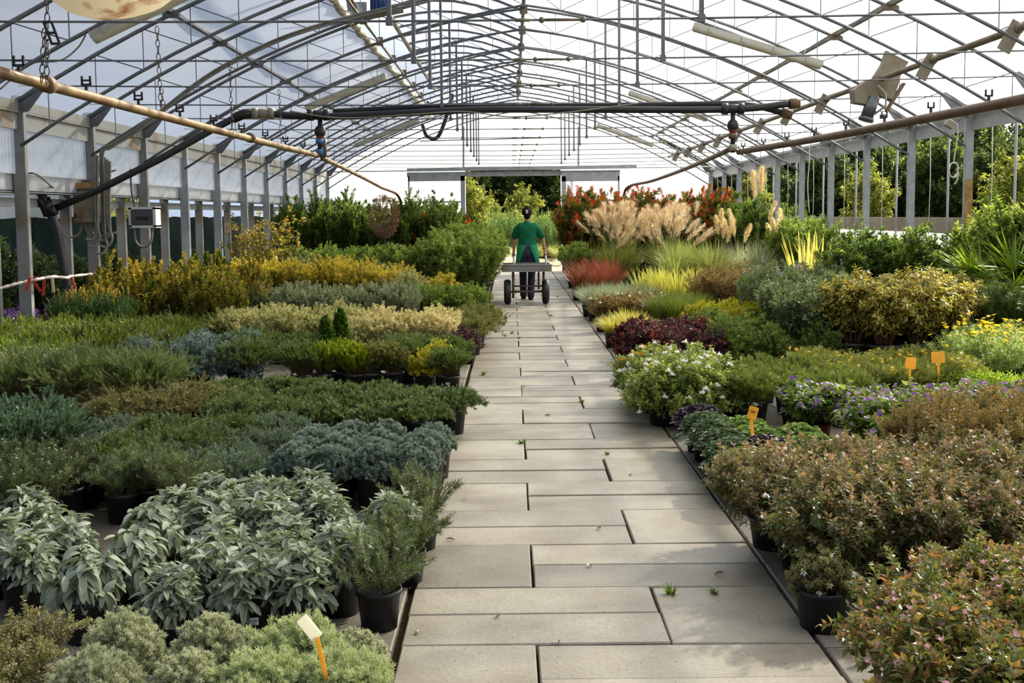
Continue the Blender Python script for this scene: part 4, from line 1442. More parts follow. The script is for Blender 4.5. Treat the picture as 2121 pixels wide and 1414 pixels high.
species('speckled', 'green conifer with yellow specks', 'conifer', (.11, .18, 'pot'), bparts('speckled', n=100, R=.18, H=.26, z0=.17, r0=.05, shape='upright', m=20, L=.02, W=.0055, ang=40, T=ND(), sub=6, sublen=.07, tintbase=.3, tleaf=.22, tgrad=.2), name='speckled_conifer')
species('yellow_mound', 'rounded yellow-green shrub in black pot', 'shrub', (.1, .17, 'pot'), bparts('yellowgreen', n=130, R=.17, H=.22, z0=.16, r0=.05, shape='dome', m=12, L=.022, W=.011, ang=60, sub=4, sublen=.05, tgrad=.2), name='yellow_shrub')
# ---- left side, middle
species('cream', 'cream-variegated bushy shrub', 'shrub', (.13, .2, 'pot'), bparts('cream', n=90, R=.26, H=.37, z0=.17, r0=.06, shape='upright', m=16, L=.03, W=.014, ang=50, sub=5, sublen=.13, subang=36, tleaf=.26), name='variegated_shrub', variants=3)
species('pink_cream', 'pale cream-leaved shrub', 'shrub', (.12, .2, 'pot'), bparts('pink_cream', n=80, R=.23, H=.36, z0=.18, r0=.06, shape='upright', m=16, L=.026, W=.013, ang=55, sub=5, sublen=.1, subang=36, tleaf=.2, tgrad=.15), name='cream_shrub')
species('dark_low', 'small dark purple-leaved shrub', 'shrub', (.1, .17, 'pot'), bparts('darkpurple', n=70, R=.20, H=.22, z0=.15, r0=.05, shape='dome', m=14, L=.02, W=.011, ang=60, sub=5, sublen=.06, tgrad=.2), name='purple_shrub')
species('trailing', 'trailing green shrub spilling over the walkway edge', 'shrub', (.12, .2, 'pot'), bparts('trailing', n=70, R=.42, H=.36, z0=.16, r0=.05, shape='spread', m=20, t0=.2, L=.024, W=.012, ang=60, sub=5, sublen=.13, tleaf=.2), name='trailing_shrub')
species('silver', 'silver-leaved upright shrub', 'shrub', (.13, .2, 'pot'), bparts('silver', n=90, R=.27, H=.50, z0=.18, r0=.06, shape='upright', m=20, L=.034, W=.014, ang=42, sub=5, sublen=.14, subang=28, tleaf=.22), name='silver_shrub', variants=3)
species('green_round', 'rounded fresh green shrub', 'shrub', (.13, .2, 'pot'), bparts('midgreen', n=90, R=.28, H=.42, z0=.18, r0=.06, shape='upright', m=16, L=.034, W=.014, ang=48, sub=5, sublen=.13, subang=36, tintbase=.4, tleaf=.2), name='green_shrub')
species('gold', 'golden yellow shrub in the yellow row', 'shrub', (.14, .22, 'pot'), bparts('gold', n=100, R=.28, H=.70, z0=.24, r0=.07, shape='upright', m=16, t0=.25, L=.034, W=.015, ang=55, sub=6, sublen=.13, subang=40, tleaf=.2, tgrad=.45, tintbase=.22), name='golden_shrub', variants=3)
species('gold_mound', 'rounded golden yellow shrub beside the walkway', 'shrub', (.14, .22, 'pot'), bparts('gold', n=160, R=.34, H=.50, z0=.22, r0=.06, shape='dome', m=14, L=.032, W=.015, ang=60, sub=6, sublen=.09, tgrad=.2, tintbase=.4), name='golden_shrub', variants=1)
species('cream_round', 'round cream-tinted shrub between the yellow ones', 'shrub', (.14, .22, 'pot'), bparts('cream', n=120, R=.26, H=.62, z0=.2, r0=.06, shape='upright', m=16, L=.03, W=.014, ang=55, sub=6, sublen=.11, tintbase=.5), name='variegated_shrub', variants=1)
species('bronze', 'tall bronze and gold leaved shrub', 'shrub', (.14, .22, 'pot'), bparts('bronze', n=46, R=.26, H=.90, z0=.2, r0=.08, shape='upright', m=34, t0=.12, L=.042, W=.015, ang=45, sub=3, sublen=.16, subang=25, tstem=.18, tleaf=.22, tgrad=.45, tintbase=.18), name='bronze_shrub', variants=3)
def cyp(seed):
    fol, st, E, D = bush(seed, n=160, R=.22, H=.68, z0=.16, r0=.1, shape='upright', m=18, t0=.15, L=.024, W=.006, ang=26, T=ND(), sub=6, sublen=.12, subang=24)
    g = NP.random.default_rng(seed)
    o = NP.argsort(-E[:, 2])[:28:4]
    tp, _, _, _ = bush(seed + 1, n=1, m=2)
    pb = PB()
    d = nrm(NP.repeat(D[o], 30, 0) + g.normal(0, .35, (len(o) * 30, 3)))
    P = NP.repeat(E[o], 30, 0) + NP.repeat(D[o], 30, 0) * g.uniform(-.10, .03, (len(o) * 30, 1))
    pb.leaves(P, d, .026, .008, ND(), .5 + g.normal(0, .2, len(P)), g)
    return [('foliage', fol.mesh('foliage'), LM['cypress'], 'stuff'), ('yellow_tips', pb.mesh('yellow_tips'), LM['cypress_tip'], 'stuff')]
species('cypress', 'dwarf cypress with straw yellow tips', 'conifer', (.13, .2, 'pot'), cyp, name='dwarf_cypress')
species('pansy', 'purple pansies in the shade of the posts', 'flower', (.1, .14, 'pot'), bparts('darkshrub', 'stem_green', n=40, R=.2, H=.44, z0=.13, r0=.05, shape='upright', m=8, L=.04, W=.02, T=T_fold(), flowers=[('blossoms', 'purple_petal', 26, lambda pb, E, D, g: stars(pb, E + NP.array([0, 0, .02]), nrm(g.normal(0, .5, (len(E), 3)) + NP.array([.2, -1, .5])), .032, g, 5, .35, w=.9))]), name='pansy')
species('darkshrub', 'dark leathery shrub in the shade beyond the posts', 'shrub', (.16, .24, 'pot'), bparts('darkshrub', n=60, R=.42, H=.98, z0=.2, r0=.08, shape='upright', m=16, L=.085, W=.03, ang=55, T=T_fold(), sub=4, sublen=.2, tleaf=.22), name='dark_shrub', variants=3)
species('maple', 'slender sapling with yellowing leaves', 'sapling', (.15, .25, 'pot'), bparts('maple', n=16, R=.34, H=1.5, z0=.22, r0=.06, shape='upright', m=9, t0=.3, L=.06, W=.045, ang=70, droop=.2, T=T_fold(), sub=3, sublen=.22, tstem=.2, tleaf=.2, rs=.006), name='sapling')
species('mid', 'glossy green shrub', 'shrub', (.15, .24, 'pot'), bparts('midgreen', n=70, R=.38, H=.85, z0=.2, r0=.08, shape='upright', m=16, L=.055, W=.022, ang=48, T=T_fold(), sub=5, sublen=.18, subang=34, tleaf=.24, tgrad=.2, tintbase=.35), name='glossy_shrub', variants=3)
species('mid_low', 'grey-green middle-height shrub', 'shrub', (.15, .24, 'pot'), bparts('silver', n=80, R=.34, H=.7, z0=.2, r0=.08, shape='upright', m=16, L=.045, W=.016, ang=42, sub=5, sublen=.16, subang=30, tintbase=.25), name='greyish_shrub')
species('pathbush', 'big glossy green shrub at the walkway edge', 'shrub', (.18, .28, 'pot'), bparts('midgreen', n=95, R=.46, H=1.22, z0=.18, r0=.1, shape='upright', m=18, L=.07, W=.022, ang=50, T=T_fold(), sub=6, sublen=.24, subang=40, tleaf=.24, tgrad=.2, tintbase=.4), name='glossy_shrub')
species('tall', 'tall dark green shrub', 'shrub', (.2, .3, 'pot'), bparts('hedge', n=60, R=.42, H=1.75, z0=.22, r0=.08, shape='upright', m=26, t0=.1, L=.075, W=.026, ang=45, T=T_fold(), sub=6, sublen=.26, subang=30, tintbase=.42, tleaf=.22, rs=.006), name='tall_shrub', variants=3)
def topiary(seed):
    g = NP.random.default_rng(seed)
    pb = PB()
    n = 2600
    d = nrm(g.normal(0, 1, (n, 3)))
    P = d * NP.array([.30, .30, .42]) * g.uniform(.75, 1, (n, 1)) + NP.array([0, 0, 1.55])
    pb.leaves(P, nrm(d + g.normal(0, .6, (n, 3))), .05, .014, K(), .5 + g.normal(0, .25, n), g)
    st = PB(); st.stems(NP.array([[0, 0, .2]]), NP.array([[0.02, 0, .8]]), NP.array([[0, 0, 1.5]]), .02, .016, 4)
    return [('foliage', pb.mesh('foliage'), LM['brown_dead'], 'stuff'), ('trunk', st.mesh('trunk'), LM['trunk'], None)]
species('topiary', 'dry brown clipped ball among the tall shrubs', 'topiary', (.2, .3, 'pot'), topiary, name='clipped_ball', variants=1)
# ---- right side, near
def fl(fn): return fn
species('abelia_pink', 'bronze-leaved shrub with pale pink bells', 'shrub', (.13, .2, 'pot'), bparts('abelia_low', 'stem_red', n=80, R=.32, H=.28, z0=.16, r0=.06, shape='vase', m=16, t0=.2, L=.032, W=.017, ang=62, T=T_fold(.10, -.15), sub=5, sublen=.13, subang=45, tleaf=.2, tgrad=.35, tintbase=.3, gradp=1.5,
        flowers=[('blossoms', 'pink_petal', 60, lambda pb, E, D, g: stars(pb, E, nrm(D + g.normal(0, .6, D.shape)), .017, g, 5, open_=.7, w=.6))]), name='flowering_shrub', variants=3)
species('abelia', 'red-brown glossy shrub with small white bells', 'shrub', (.125, .16, 'pot'), bparts('abelia', 'stem_red', n=70, R=.30, H=.42, z0=.09, r0=.07, shape='upright', m=24, t0=.05, L=.033, W=.016, ang=62, T=T_fold(.10, -.15), sub=4, sublen=.17, subang=46, tleaf=.2, tgrad=.52, tintbase=.12, gradp=2.0, opp=True,
        flowers=[('blossoms', 'pinkwhite_petal', 46, lambda pb, E, D, g: stars(pb, E, nrm(D + g.normal(0, .7, D.shape)), .015, g, 5, open_=.8, w=.6))]), name='flowering_shrub', variants=4)
species('abelia_bronze', 'orange-brown bushy shrub', 'shrub', (.13, .2, 'terracotta'), bparts('bronze_abelia', 'stem_red', n=70, R=.26, H=.40, z0=.18, r0=.07, shape='upright', m=24, t0=.15, L=.026, W=.012, ang=55, T=K(), sub=4, sublen=.16, subang=32, tleaf=.25), name='bronze_leaved_shrub')
species('abelia_white', 'small shrub with hanging white bells in black pot', 'shrub', (.13, .19, 'pot'), bparts('olive_herb', 'stem_brown', n=80, R=.17, H=.19, z0=.17, r0=.06, shape='dome', m=14, L=.022, W=.011, ang=60, sub=4, sublen=.05, tintbase=.3,
        flowers=[('blossoms', 'white_petal', 34, lambda pb, E, D, g: stars(pb, E - NP.array([0, 0, .01]), nrm(D + NP.array([0, 0, -1.2])), .026, g, 5, open_=.8, w=.5))]), name='flowering_shrub', variants=1)
def kale(mat, outer, k=1700):
    def f(seed):
        g = NP.random.default_rng(seed)
        pb = PB()
        az = g.uniform(0, 6.28, k); cz = g.uniform(.08, 1, k); s = NP.sqrt(1 - cz * cz)
        bump = 1 + .06 * NP.sin(az * 7 + cz * 9) + .05 * NP.sin(cz * 21 + az * 3)
        d = NP.stack([s * NP.cos(az), s * NP.sin(az), cz], 1)
        P = d * NP.array([.125, .125, .105]) * bump[:, None] * g.uniform(.86, 1.0, (k, 1)) + NP.array([0, 0, .19])
        dd = nrm(d * .9 + g.normal(0, .55, (k, 3)))
        pb.leaves(P, dd, .017 * g.uniform(.7, 1.2, k), .019, T_oval(.6, .45, 4), .5 + g.normal(0, .2, k), g, 1.2)
        core = PB()
        n = 26
        az = NP.arange(n) * 2.4 + g.normal(0, .2, n)
        tl = NP.linspace(.05, .9, n)
        D = nrm(NP.stack([NP.cos(az), NP.sin(az), tl * 1.6 - .15], 1))
        core.leaves(NP.zeros((n, 3)) + NP.array([0, 0, .17]) + D * .02, D, .145 - .03 * tl, .10, T_oval(.25, .15, 6), .5 + g.normal(0, .2, n), g, .1)
        return [('frilled_leaves', pb.mesh('frilled_leaves', True), LM[mat], 'stuff'), ('outer_leaves', core.mesh('outer_leaves', True), LM[outer], 'stuff')]
    return f
species('kale', 'grey-green ornamental kale beside the walkway', 'kale', (.075, .14, 'pot'), kale('kale', 'kale_leaf'), name='ornamental_kale', variants=3)
species('kale_green', 'pale green ornamental kale', 'kale', (.075, .14, 'pot'), kale('kale_green', 'kale_leaf'), name='ornamental_kale')
species('kale_dark', 'dark purple ornamental kale', 'kale', (.075, .14, 'pot'), kale('kale_dark', 'kale_dark'), name='ornamental_kale')
species('lantana_white', 'yellow-green bush with white flower clusters', 'flowering plant', (.1, .16, 'pot'), bparts('lantana', 'stem_green', n=80, R=.26, H=.34, z0=.09, r0=.06, shape='dome', m=13, t0=.12, L=.032, W=.019, ang=65, T=T_fold(), sub=4, sublen=.1, tleaf=.22,
        flowers=[('blossoms', 'white_petal', 34, lambda pb, E, D, g: puffs(pb, E + D * .03, .027, g, 14, w=.6))]), name='flowering_bush', variants=3)
species('lantana_orange', 'bush with orange flower clusters', 'flowering plant', (.1, .16, 'pot'), bparts('lantana', 'stem_green', n=44, R=.20, H=.30, z0=.13, r0=.06, shape='upright', m=12, t0=.1, L=.032, W=.019, ang=65, T=T_fold(), sub=3, sublen=.1,
        flowers=[('blossoms', 'orange_petal', 18, lambda pb, E, D, g: puffs(pb, E + NP.array([0, 0, .015]), .026, g, 12, w=.6))]), name='flowering_bush', variants=1)
species('lowgreen', 'fine-leaved fresh green plant in black trough pot', 'herb', (.12, .18, 'pot'), bparts('lowgreen', 'stem_green', n=140, R=.2, H=.24, z0=.15, r0=.1, shape='upright', m=20, t0=.1, L=.026, W=.004, ang=35, T=ND(), sub=3, sublen=.07, tgrad=.2), name='fine_leaved_herb', variants=3)
species('coreopsis', 'yellow-green fine-leaved plant with few yellow flowers', 'flowering plant', (.12, .17, 'pot'), bparts('coreopsis', 'stem_green', n=140, R=.22, H=.22, z0=.15, r0=.09, shape='upright', m=18, t0=.1, L=.024, W=.004, ang=45, T=ND(), sub=3, sublen=.08,
        flowers=[('blossoms', 'yellow_petal', 12, lambda pb, E, D, g: stars(pb, E + NP.array([0, 0, .02]), nrm(D + g.normal(0, .4, D.shape)), .02, g, 8, w=.4))]), name='tickseed', variants=3)
species('potato', 'purple-flowered bush in terracotta pot', 'flowering plant', (.12, .17, 'terracotta'), bparts('potato', 'stem_green', n=60, R=.26, H=.36, z0=.14, r0=.06, shape='upright', m=12, t0=.12, L=.05, W=.024, ang=62, T=T_oval(.3, .1, 4), smooth=True, sub=4, sublen=.13, tleaf=.22,
        flowers=[('blossoms', 'purple_petal', 170, lambda pb, E, D, g: stars(pb, E + NP.array([0, 0, .01]), nrm(D + g.normal(0, .5, D.shape) + NP.array([0, -.5, .2])), .024, g, 5, .5, .25, open_=1.3, w=1.0))]), name='flowering_bush', variants=3)
species('loro', 'dark plum shrub with red young leaves', 'shrub', (.12, .18, 'pot'), bparts('loro', n=70, R=.25, H=.30, z0=.15, r0=.06, shape='dome', m=14, L=.034, W=.023, ang=60, T=T_fold(), sub=4, sublen=.1, tleaf=.18, tgrad=.6, tintbase=.2, gradp=2.0), name='plum_leaved_shrub', variants=3)
species('yellowgrass', 'low clump of yellow striped grass', 'grass', (.11, .17, 'pot'), gparts('yellowgrass', n=420, R=.38, H=.30, z0=.16, r0=.08, W=.008, droop=.62, stiff=1.2, tleaf=.25), name='striped_grass')
species('smallgreen', 'dense small-leaved green shrub', 'shrub', (.13, .2, 'pot'), bparts('smallgreen', n=100, R=.27, H=.34, z0=.17, r0=.06, shape='dome', m=14, L=.024, W=.012, ang=55, sub=5, sublen=.09, tgrad=.35, tintbase=.28, clumps=10), name='green_shrub', variants=3)
species('spirea', 'low golden-green shrub', 'shrub', (.13, .2, 'pot'), bparts('yellowgreen', n=90, R=.3, H=.34, z0=.17, r0=.06, shape='dome', m=14, L=.034, W=.015, ang=55, sub=5, sublen=.1, tintbase=.4), name='golden_shrub')
species('elaeagnus', 'yellow and green variegated shrub in tall black pot', 'shrub', (.16, .30, 'pot'), bparts('elaeagnus', n=60, R=.36, H=.62, z0=.30, r0=.07, shape='vase', m=16, t0=.18, L=.060, W=.030, ang=66, droop=.14, T=T_oval(.28, .12, 5), smooth=True, sub=4, sublen=.17, subang=48, tleaf=.3, rs=.004), name='variegated_shrub', variants=3)
species('ebbingei', 'grey-green leathery shrub', 'shrub', (.15, .26, 'pot'), bparts('ebbingei', n=60, R=.34, H=.62, z0=.22, r0=.07, shape='upright', m=14, t0=.12, L=.05, W=.024, ang=58, T=T_fold(), sub=5, sublen=.17, subang=40, tleaf=.26, rs=.004), name='grey_shrub', variants=3)
species('purplespike', 'airy green shrub with mauve flower spikes', 'shrub', (.14, .22, 'pot'), bparts('ebbingei', n=50, R=.34, H=.72, z0=.2, r0=.06, shape='upright', m=16, L=.045, W=.018, ang=55, T=T_fold(), sub=5, sublen=.17, tintbase=.4,
        flowers=[('blossoms', 'purple_petal', 9, lambda pb, E, D, g: puffs(pb, NP.concatenate([E + NP.array([0, 0, .02 * q]) for q in range(4)]), .02, g, 6, .8))]), name='mauve_flowered_shrub', variants=2)
def daisy(seed):
    fol, st, E, D = bush(seed, n=90, R=.30, H=.36, z0=.15, r0=.07, shape='upright', m=18, t0=.1, L=.03, W=.007, ang=50, T=K(), sub=3, sublen=.1, tleaf=.2)
    g = NP.random.default_rng(seed)
    n = 24
    B, C, E2 = tips(g, n, 'upright', .33, .46, .15, .08)
    st2 = PB(); st2.stems(B, C, E2, .0022, .0018, 4)
    pb = PB(); stars(pb, E2, nrm(NP.array([0, -.4, 1]) + g.normal(0, .35, (n, 3))), .024, g, 10, .5, w=.35)
    return [('foliage', fol.mesh('foliage'), LM['daisy'], 'stuff'), ('stems', st2.mesh('stems'), LM['daisy'], 'stuff'), ('blossoms', pb.mesh('blossoms'), LM['yellow_petal'], 'stuff')]
species('daisy', 'bushy plant with yellow daisies on thin stalks', 'flowering plant', (.12, .18, 'pot'), daisy, name='yellow_daisy', variants=3)
species('sedum', 'fresh green rosette-leaved plant', 'perennial', (.11, .16, 'pot'), bparts('sedum', 'stem_green', n=60, R=.22, H=.20, z0=.14, r0=.08, shape='upright', m=16, t0=.35, L=.045, W=.012, ang=60, T=K(), tgrad=.2, tintbase=.4), name='rosette_plant')
# ---- right side, middle and far
species('fescue', 'tuft of blue-grey grass', 'grass', (.12, .19, 'pot'), gparts('fescue', n=520, R=.34, H=.42, z0=.17, r0=.1, W=.007, droop=.35, stiff=1.4), name='blue_grass', variants=3)
species('orange_herb', 'small orange-brown shrub', 'shrub', (.11, .18, 'terracotta'), bparts('brownshrub', n=60, R=.24, H=.32, z0=.16, r0=.06, shape='upright', m=16, L=.024, W=.012, ang=55, sub=4, sublen=.1, tleaf=.3,
        flowers=[('blossoms', 'white_petal', 8, lambda pb, E, D, g: puffs(pb, E + NP.array([0, 0, .02]), .03, g, 9, w=.7))]), name='orange_shrub')
species('dwarf_grass', 'fine green grassy tuft', 'grass', (.12, .18, 'pot'), gparts('lowgreen', n=600, R=.26, H=.40, z0=.17, r0=.12, W=.006, droop=.2, stiff=1.5), name='green_grass')
species('phormium', 'clump of yellow sword leaves', 'grass', (.13, .2, 'pot'), gparts('phormium', n=80, R=.30, H=.62, z0=.18, r0=.07, W=.024, droop=.16, stiff=1.4), name='yellow_flag')
species('brownshrub', 'airy brown-leaved shrub', 'shrub', (.14, .22, 'pot'), bparts('brownshrub', n=50, R=.34, H=.62, z0=.2, r0=.06, shape='upright', m=14, L=.034, W=.018, ang=60, T=K(), sub=5, sublen=.17, tleaf=.3), name='brown_shrub')
species('imperata', 'tuft of red-bladed grass', 'grass', (.13, .2, 'pot'), gparts('imperata', n=190, R=.40, H=.60, z0=.18, r0=.1, W=.010, droop=.16, stiff=1.2, tgrad=.5, tintbase=.2, hvar=.5), name='red_grass')
def misc_grass(seed):
    pb, ends = grass(seed, n=420, R=.62, H=1.05, z0=.2, r0=.14, W=.012, droop=.45, stiff=1.5, tleaf=.2)
    g = NP.random.default_rng(seed)
    out = [('foliage', pb.mesh('foliage'), LM['miscanthus'], 'stuff')]
    big = PB(); stt = PB()
    for i in range(34):
        ln = g.uniform(.05, .8)
        p, s = plume(seed + i, 1.85 - ln * .85 * g.uniform(.7, 1.2), g.uniform(.26, .40), .10, ln, 110, .005)
        off = NP.array([g.normal(0, .12), g.normal(0, .12), 0])
        for a_, b_ in ((big, p), (stt, s)):
            base = a_.n
            o2 = 0
            for V, F, t, r in zip(b_.V, b_.F, b_.t, b_.r):
                a_.add(V + off, F - o2, t, r); o2 += len(V)
    out.append(('plumes', big.mesh('plumes'), LM['plume'], 'stuff')); out.append(('stalks', stt.mesh('stalks'), LM['stem_green'], 'stuff'))
    return out
species('miscanthus', 'tall grass with tan feathery plumes', 'grass', (.18, .26, 'pot'), misc_grass, name='plume_grass', variants=3)
species('green_misc', 'arching striped green grass', 'grass', (.16, .24, 'pot'), gparts('miscanthus', n=260, R=.62, H=1.0, z0=.2, r0=.12, W=.020, droop=.45, stiff=1.5, tintbase=.65), name='arching_grass')
def pampas(hs):
    def f(seed):
        pb, ends = grass(seed, n=520, R=.62, H=.95, z0=.2, r0=.14, W=.009, droop=.42, stiff=1.5, tintbase=.45)
        g = NP.random.default_rng(seed + 3)
        out = [('foliage', pb.mesh('foliage'), LM['fescue'], 'stuff')]
        for i, h in enumerate(hs):
            p, s = plume(seed + i, h, .60 if h > 2 else .42, .105 if h > 2 else .062, g.uniform(.08, .34), 420, .005)
            out.append(('plume', p.mesh('plume'), LM['pampas'], None)); out.append(('stalk', s.mesh('stalk'), LM['stem_green'], None))
        return out
    return f
species('pampas_tall', 'tall pampas grass with two long cream plumes', 'grass', (.2, .3, 'pot'), pampas((2.36, 2.3, 1.75)), name='pampas_grass', variants=1)
species('pampas', 'pampas grass with short tan plumes', 'grass', (.2, .3, 'pot'), pampas((1.5, 1.42, 1.34, 1.62, 1.45)), name='pampas_grass', variants=2)
species('photinia', 'tall shrub with scarlet young leaves', 'shrub', (.2, .3, 'pot'), bparts('photinia', 'stem_red', n=60, R=.44, H=1.85, z0=.22, r0=.08, shape='upright', m=26, t0=.12, L=.09, W=.032, ang=48, T=T_fold(), sub=5, sublen=.26, subang=32, tleaf=.2, tgrad=.62, gradp=1.9, tintbase=.24, tstem=.28, rs=.006), name='red_leaved_shrub', variants=3)
species('column', 'bushy columnar green conifer', 'conifer', (.18, .28, 'pot'), bparts('thuja', n=520, R=.32, H=1.5, z0=.2, shape='cone', m=18, L=.035, W=.011, ang=32, T=ND(), sub=3, sublen=.1, subang=30, tgrad=.35, tintbase=.4), name='columnar_conifer')
species('citrus', 'glossy dark green laurel shrub', 'shrub', (.18, .28, 'pot'), bparts('hedge', n=80, R=.44, H=1.2, z0=.22, r0=.1, shape='upright', m=16, L=.062, W=.028, ang=55, T=T_fold(), sub=6, sublen=.2, subang=40, tleaf=.24, tgrad=.35, tintbase=.2), name='laurel_shrub', variants=3)
species('bright_tall', 'tall glossy shrub with lime shoots', 'shrub', (.18, .28, 'pot'), bparts('hedge', n=50, R=.42, H=1.5, z0=.22, r0=.1, shape='upright', m=28, t0=.1, L=.075, W=.03, ang=58, T=T_fold(), sub=4, sublen=.24, subang=34, tleaf=.22, tgrad=.5, tintbase=.3, rs=.006), name='tall_glossy_shrub')
def fan(seed):
    g = NP.random.default_rng(seed)
    pb = PB(); st = PB()
    n = 26
    B, C, E = tips(g, n, 'vase', .55, .75, .25, .06)
    D = bezd(B, C, E, NP.full((n, 1), 1.0))
    st.stems(B, C, E, .007, .005, 5)
    k = 22
    a = nrm(NP.cross(D, NP.array([0, 0, 1.0]) + g.normal(0, .2, 3)))
    th = NP.linspace(-1.5, 1.5, k)
    d = nrm(D[:, None] * NP.cos(th)[None, :, None] + a[:, None] * NP.sin(th)[None, :, None] + g.normal(0, .05, (n, k, 3))).reshape(-1, 3)
    pb.leaves(NP.repeat(E, k, 0), d, .42 * g.uniform(.8, 1.1, n * k), .020, T_blade(4, .15), .5 + g.normal(0, .22, n * k), g, .4)
    return [('fronds', pb.mesh('fronds'), LM['palm'], 'stuff'), ('stalks', st.mesh('stalks'), LM['palm'], 'stuff')]
species('palm', 'green fan palm with spiky fronds', 'palm', (.2, .3, 'pot'), fan, name='fan_palm', variants=2)
species('pine', 'bushy dwarf pine', 'conifer', (.16, .25, 'pot'), bparts('pine', n=110, R=.36, H=.62, z0=.22, r0=.06, shape='upright', m=46, t0=.35, L=.055, W=.004, ang=48, T=ND(), sub=3, sublen=.16, tgrad=.3, tintbase=.3, rs=.006), name='dwarf_pine')
species('sword', 'clump of pale yellow sword leaves', 'grass', (.16, .25, 'pot'), gparts('sword', n=16, R=.42, H=1.15, z0=.22, r0=.06, W=.055, droop=.12, stiff=1.15, hvar=.2), name='sword_plant')
species('small_red', 'low shrub with dark red leaves', 'shrub', (.14, .22, 'pot'), bparts('darkpurple', n=60, R=.3, H=.5, z0=.2, r0=.06, shape='upright', m=14, L=.05, W=.026, ang=60, T=T_fold(), sub=4, sublen=.14, tintbase=.6), name='red_shrub')

# ---- trees beyond the house
def tree(mat, R, H, hb, L, n=150, sub=9, m=9, trunk=.12):
    def f(seed):
        fol, st, E, D = bush(seed, n=n, R=R, H=H, z0=hb, shape='ball', m=m, t0=.25, L=L, W=L * .62, ang=60, droop=.15, T=K(), sub=sub, sublen=R * .38, subang=60, tstem=.22, tleaf=.22, rs=.02, clumps=0)
        tr = PB(); tr.stems(NP.array([[0., 0, -.1]]), NP.array([[.1, .05, hb]]), NP.array([[0, 0, hb + H * .8]]), trunk, trunk * .3, 6)
        for V in tr.V: pass
        return [('crown', fol.mesh('crown'), LM[mat], 'stuff'), ('trunk', tr.mesh('trunk'), LM['trunk'], None)]
    return f
species('tree_dark', 'dark green tree', 'tree', None, tree('tree_dark', 1.7, 4.4, .6, .17, n=150, sub=9, m=11), name='tree', variants=3)
species('tree_mid', 'mid green tree', 'tree', None, tree('tree_mid', 1.3, 3.6, .5, .14, n=130, sub=9, m=10), name='tree', variants=2)
species('tree_yellow', 'yellow-green young tree', 'tree', None, tree('tree_yellow', .8, 2.4, .5, .10, n=90, sub=7, m=9, trunk=.05), name='young_tree', variants=2)
species('bush_out', 'sunlit yellow-green bush outdoors', 'bush', None, bparts('tree_yellow', n=80, R=.6, H=.9, z0=0, r0=.15, shape='dome', m=14, L=.07, W=.04, ang=60, sub=5, sublen=.25, tleaf=.25), name='outdoor_bush', variants=3)
species('stalks', 'clump of tall feathery green stalks', 'perennial', None, bparts('stalks', 'stem_green', n=60, R=.5, H=1.75, z0=0, r0=.45, shape='upright', m=60, t0=.05, L=.11, W=.012, ang=40, T=ND(), tleaf=.25), name='feathery_stalks', variants=3)
species('drygrass', 'clump of dry pale grass', 'grass', None, gparts('miscanthus', n=300, R=.5, H=.7, z0=0, r0=.2, W=.012, droop=.5, tintbase=.75), name='dry_grass', variants=2)
species('weed', 'small weed in a paving joint', 'weed', None, gparts('bright_grass', n=26, R=.05, H=.035, z0=0, r0=.012, W=.006, droop=.3), name='weed', variants=2)
# ------------------------------------------------------------------ planting: left of the walkway
def one(key, px, y, label=None, **kw):
    """single plant whose foot stands y metres down the house, at the measured picture column px"""
    return plant(key, (px - PPX) * y / FPX, y, label or SPEC[key]['desc'], **kw)

def price_tag(pot, r, h, ang=-1.5):
    mb = MB(); c, s = math.cos(ang), math.sin(ang)
    rr = r * .97 + .003
    R_ = Matrix.Rotation(ang, 3, 'Z')
    mb.box((rr * c, rr * s, h * .62), (.003, .034, .026), R_)
    o = mb.build('price_tag', M['white'], pot)
    o['label'] = 'white price tag with small print'
    ink = MB()
    for k in range(7):
        ink.box(Vector((rr * c, rr * s, h * .62)) + R_ @ Vector((.0018, -.012 + k * .004, .001)), (.001, .0018 if k % 2 else .001, .012), R_)
    ink.box(Vector((rr * c, rr * s, h * .62)) + R_ @ Vector((.0018, 0, -.009)), (.001, .014, .003), R_)
    ink.build('print', M['ink'], o)

# cotton lavender domes
for (px, y, key, lab) in ((160, 3.12, 'santolina', 'silvery cotton lavender dome, front row, farthest from the walkway'), (362, 3.10, 'santolina', 'silvery cotton lavender dome, front row, third from the walkway'),
                          (520, 3.08, 'santolina_green', 'pale green cotton lavender, front row, second from the walkway'), (690, 3.10, 'santolina_green', 'pale green cotton lavender, front row, first from the walkway'),
                          (226, 3.42, 'santolina', 'silvery cotton lavender dome, second row, in front of the drooping sage'), (412, 3.40, 'santolina', 'silvery cotton lavender dome, second row, behind the gap between two domes'),
                          (596, 3.36, 'santolina_green', 'pale green cotton lavender beside the white card'), (724, 3.46, 'santolina', 'small cotton lavender tuft nearest the walkway edge')):
    one(key, px, y, lab, s=1.0 if px != 724 else .78, group='cotton lavender pots')
one('oregano', 0, 3.45, 'straggling olive herb at the end of the lavender row'); one('oregano', -60, 3.2, 'second straggling olive herb beside the lavender')
